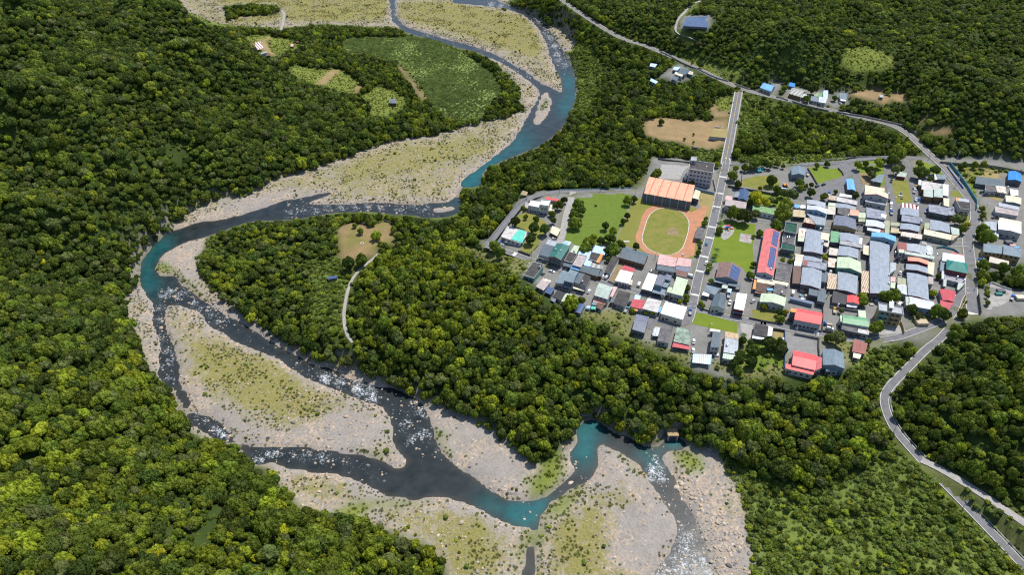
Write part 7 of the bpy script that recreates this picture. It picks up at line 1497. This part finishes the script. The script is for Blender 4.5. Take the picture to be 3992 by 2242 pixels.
# reeds and tall grass
A, B_ = jitter(1.75); Zt = H(A, B_); s0x, s0y, dd = project(A, B_, Zt); lab = label_at(s0x, s0y)
vn = vnoise(A, B_, 9, 51); dens = np.where(lab == GARDEN, .35, 0)+np.where(lab == REED, .55+.45*vnoise(A, B_, 12, 44), np.where(lab == MEADOW, .42, np.where(lab == SHRUB, .5, np.where(lab == BAR, np.clip((vn-.40)*1.6, .05, .6), np.where(lab == GRAVEL, .012, 0)))))
ok = inview(A, B_, Zt, 60) & (RNG.random(len(A)) < dens) & (Zt > ZF+.35)
A, B_, Zt, lab = A[ok], B_[ok], Zt[ok], lab[ok]; u = RNG.random(len(A)); f = np.where(lab == REED, np.where(u < .86, 0, 2), np.where(lab == MEADOW, np.where(u < .75, 2, 1), np.where(lab == SHRUB, np.where(u < .5, 0, 2), np.where(u < .6, 1, np.where(u < .8, 2, 0))))); q = np.where(lab == REED, .8+1.3*vnoise(A, B_, 25, 45), np.where(lab == MEADOW, .75, np.where(lab == SHRUB, 1.2, .7)))*RNG.uniform(.7, 1.35, len(A))
scatter('tall_grass', 'reeds and tall grass on the river flats and meadows', np.stack([A, B_, Zt], -1), f, np.stack([q*1.15, q*1.15, q*.85], -1), TUFTM); print('tufts', len(A))
# stones on the bars and in the rapids; the largest are boulders of their own
A, B_ = jitter(1.35); Zt = H(A, B_); s0x, s0y, dd = project(A, B_, Zt); s1x, s1y, _ = project(A, B_, ZF); lab = label_at(s1x, s1y)
rp = np.interp(0, [0], [0])+rap[np.clip(((B_-GY0)/FS).astype(int), 0, rap.shape[0]-1), np.clip(((A-GX0)/FS).astype(int), 0, rap.shape[1]-1)]
vn = vnoise(A, B_, 16, 52); dens = np.where(lab == BOULDER, .50, np.where(lab == BAR, np.clip((vn-.30)*.7, .05, .4), np.where(lab == GRAVEL, np.clip((vn-.5)*.6, .03, .25), np.where(lab == WATER, np.clip(rp, 0, 1)*.26, 0))))
ok = inview(A, B_, Zt, 60) & (RNG.random(len(A)) < dens) & np.isin(lab, FLOOR) & (Zt < ZF+4)
A, B_, Zt, lab, dd, s1x, s1y = [v[ok] for v in (A, B_, Zt, lab, dd, s1x, s1y)]; q = np.exp(RNG.normal(-.95, .42, len(A))).clip(.18, 1.5)*np.where(lab == BOULDER, 1.35, 1.0)*np.where(lab == WATER, 1.35, 1.0); zz = np.where(lab == WATER, ZF-.1, Zt+q*.1)
fr = (s1x > 10) & (s1x < 3980) & (s1y > 10) & (s1y < 2235); order = np.argsort(-(q/dd)*fr)[:280]; solo = np.zeros(len(A), bool); solo[order] = True; sf = RNG.integers(0, 4, len(A))
for k in order:
    o = bpy.data.objects.new('boulder', STONEM[int(sf[k])]); COL.objects.link(o); o.location = (A[k], B_[k], zz[k]); o.scale = (q[k], q[k]*random.uniform(.8, 1.1), q[k]*random.uniform(.8, 1.1)); o.rotation_euler = (0, 0, random.uniform(0, 6.28))
    w = 'standing in the rapids' if lab[k] == WATER else ('on the boulder bank beside the rapids' if lab[k] == BOULDER else 'lying on the gravel bar'); tag(o, f'weathered river boulder {w}', 'boulder', f'boulders {w}')
scatter('stones', 'loose stones strewn over the gravel bars and rapids', np.stack([A, B_, zz], -1)[~solo], sf[~solo], (q[:, None]*np.array([1, .9, .9]))[~solo], STONEM); print('stones', (~solo).sum())
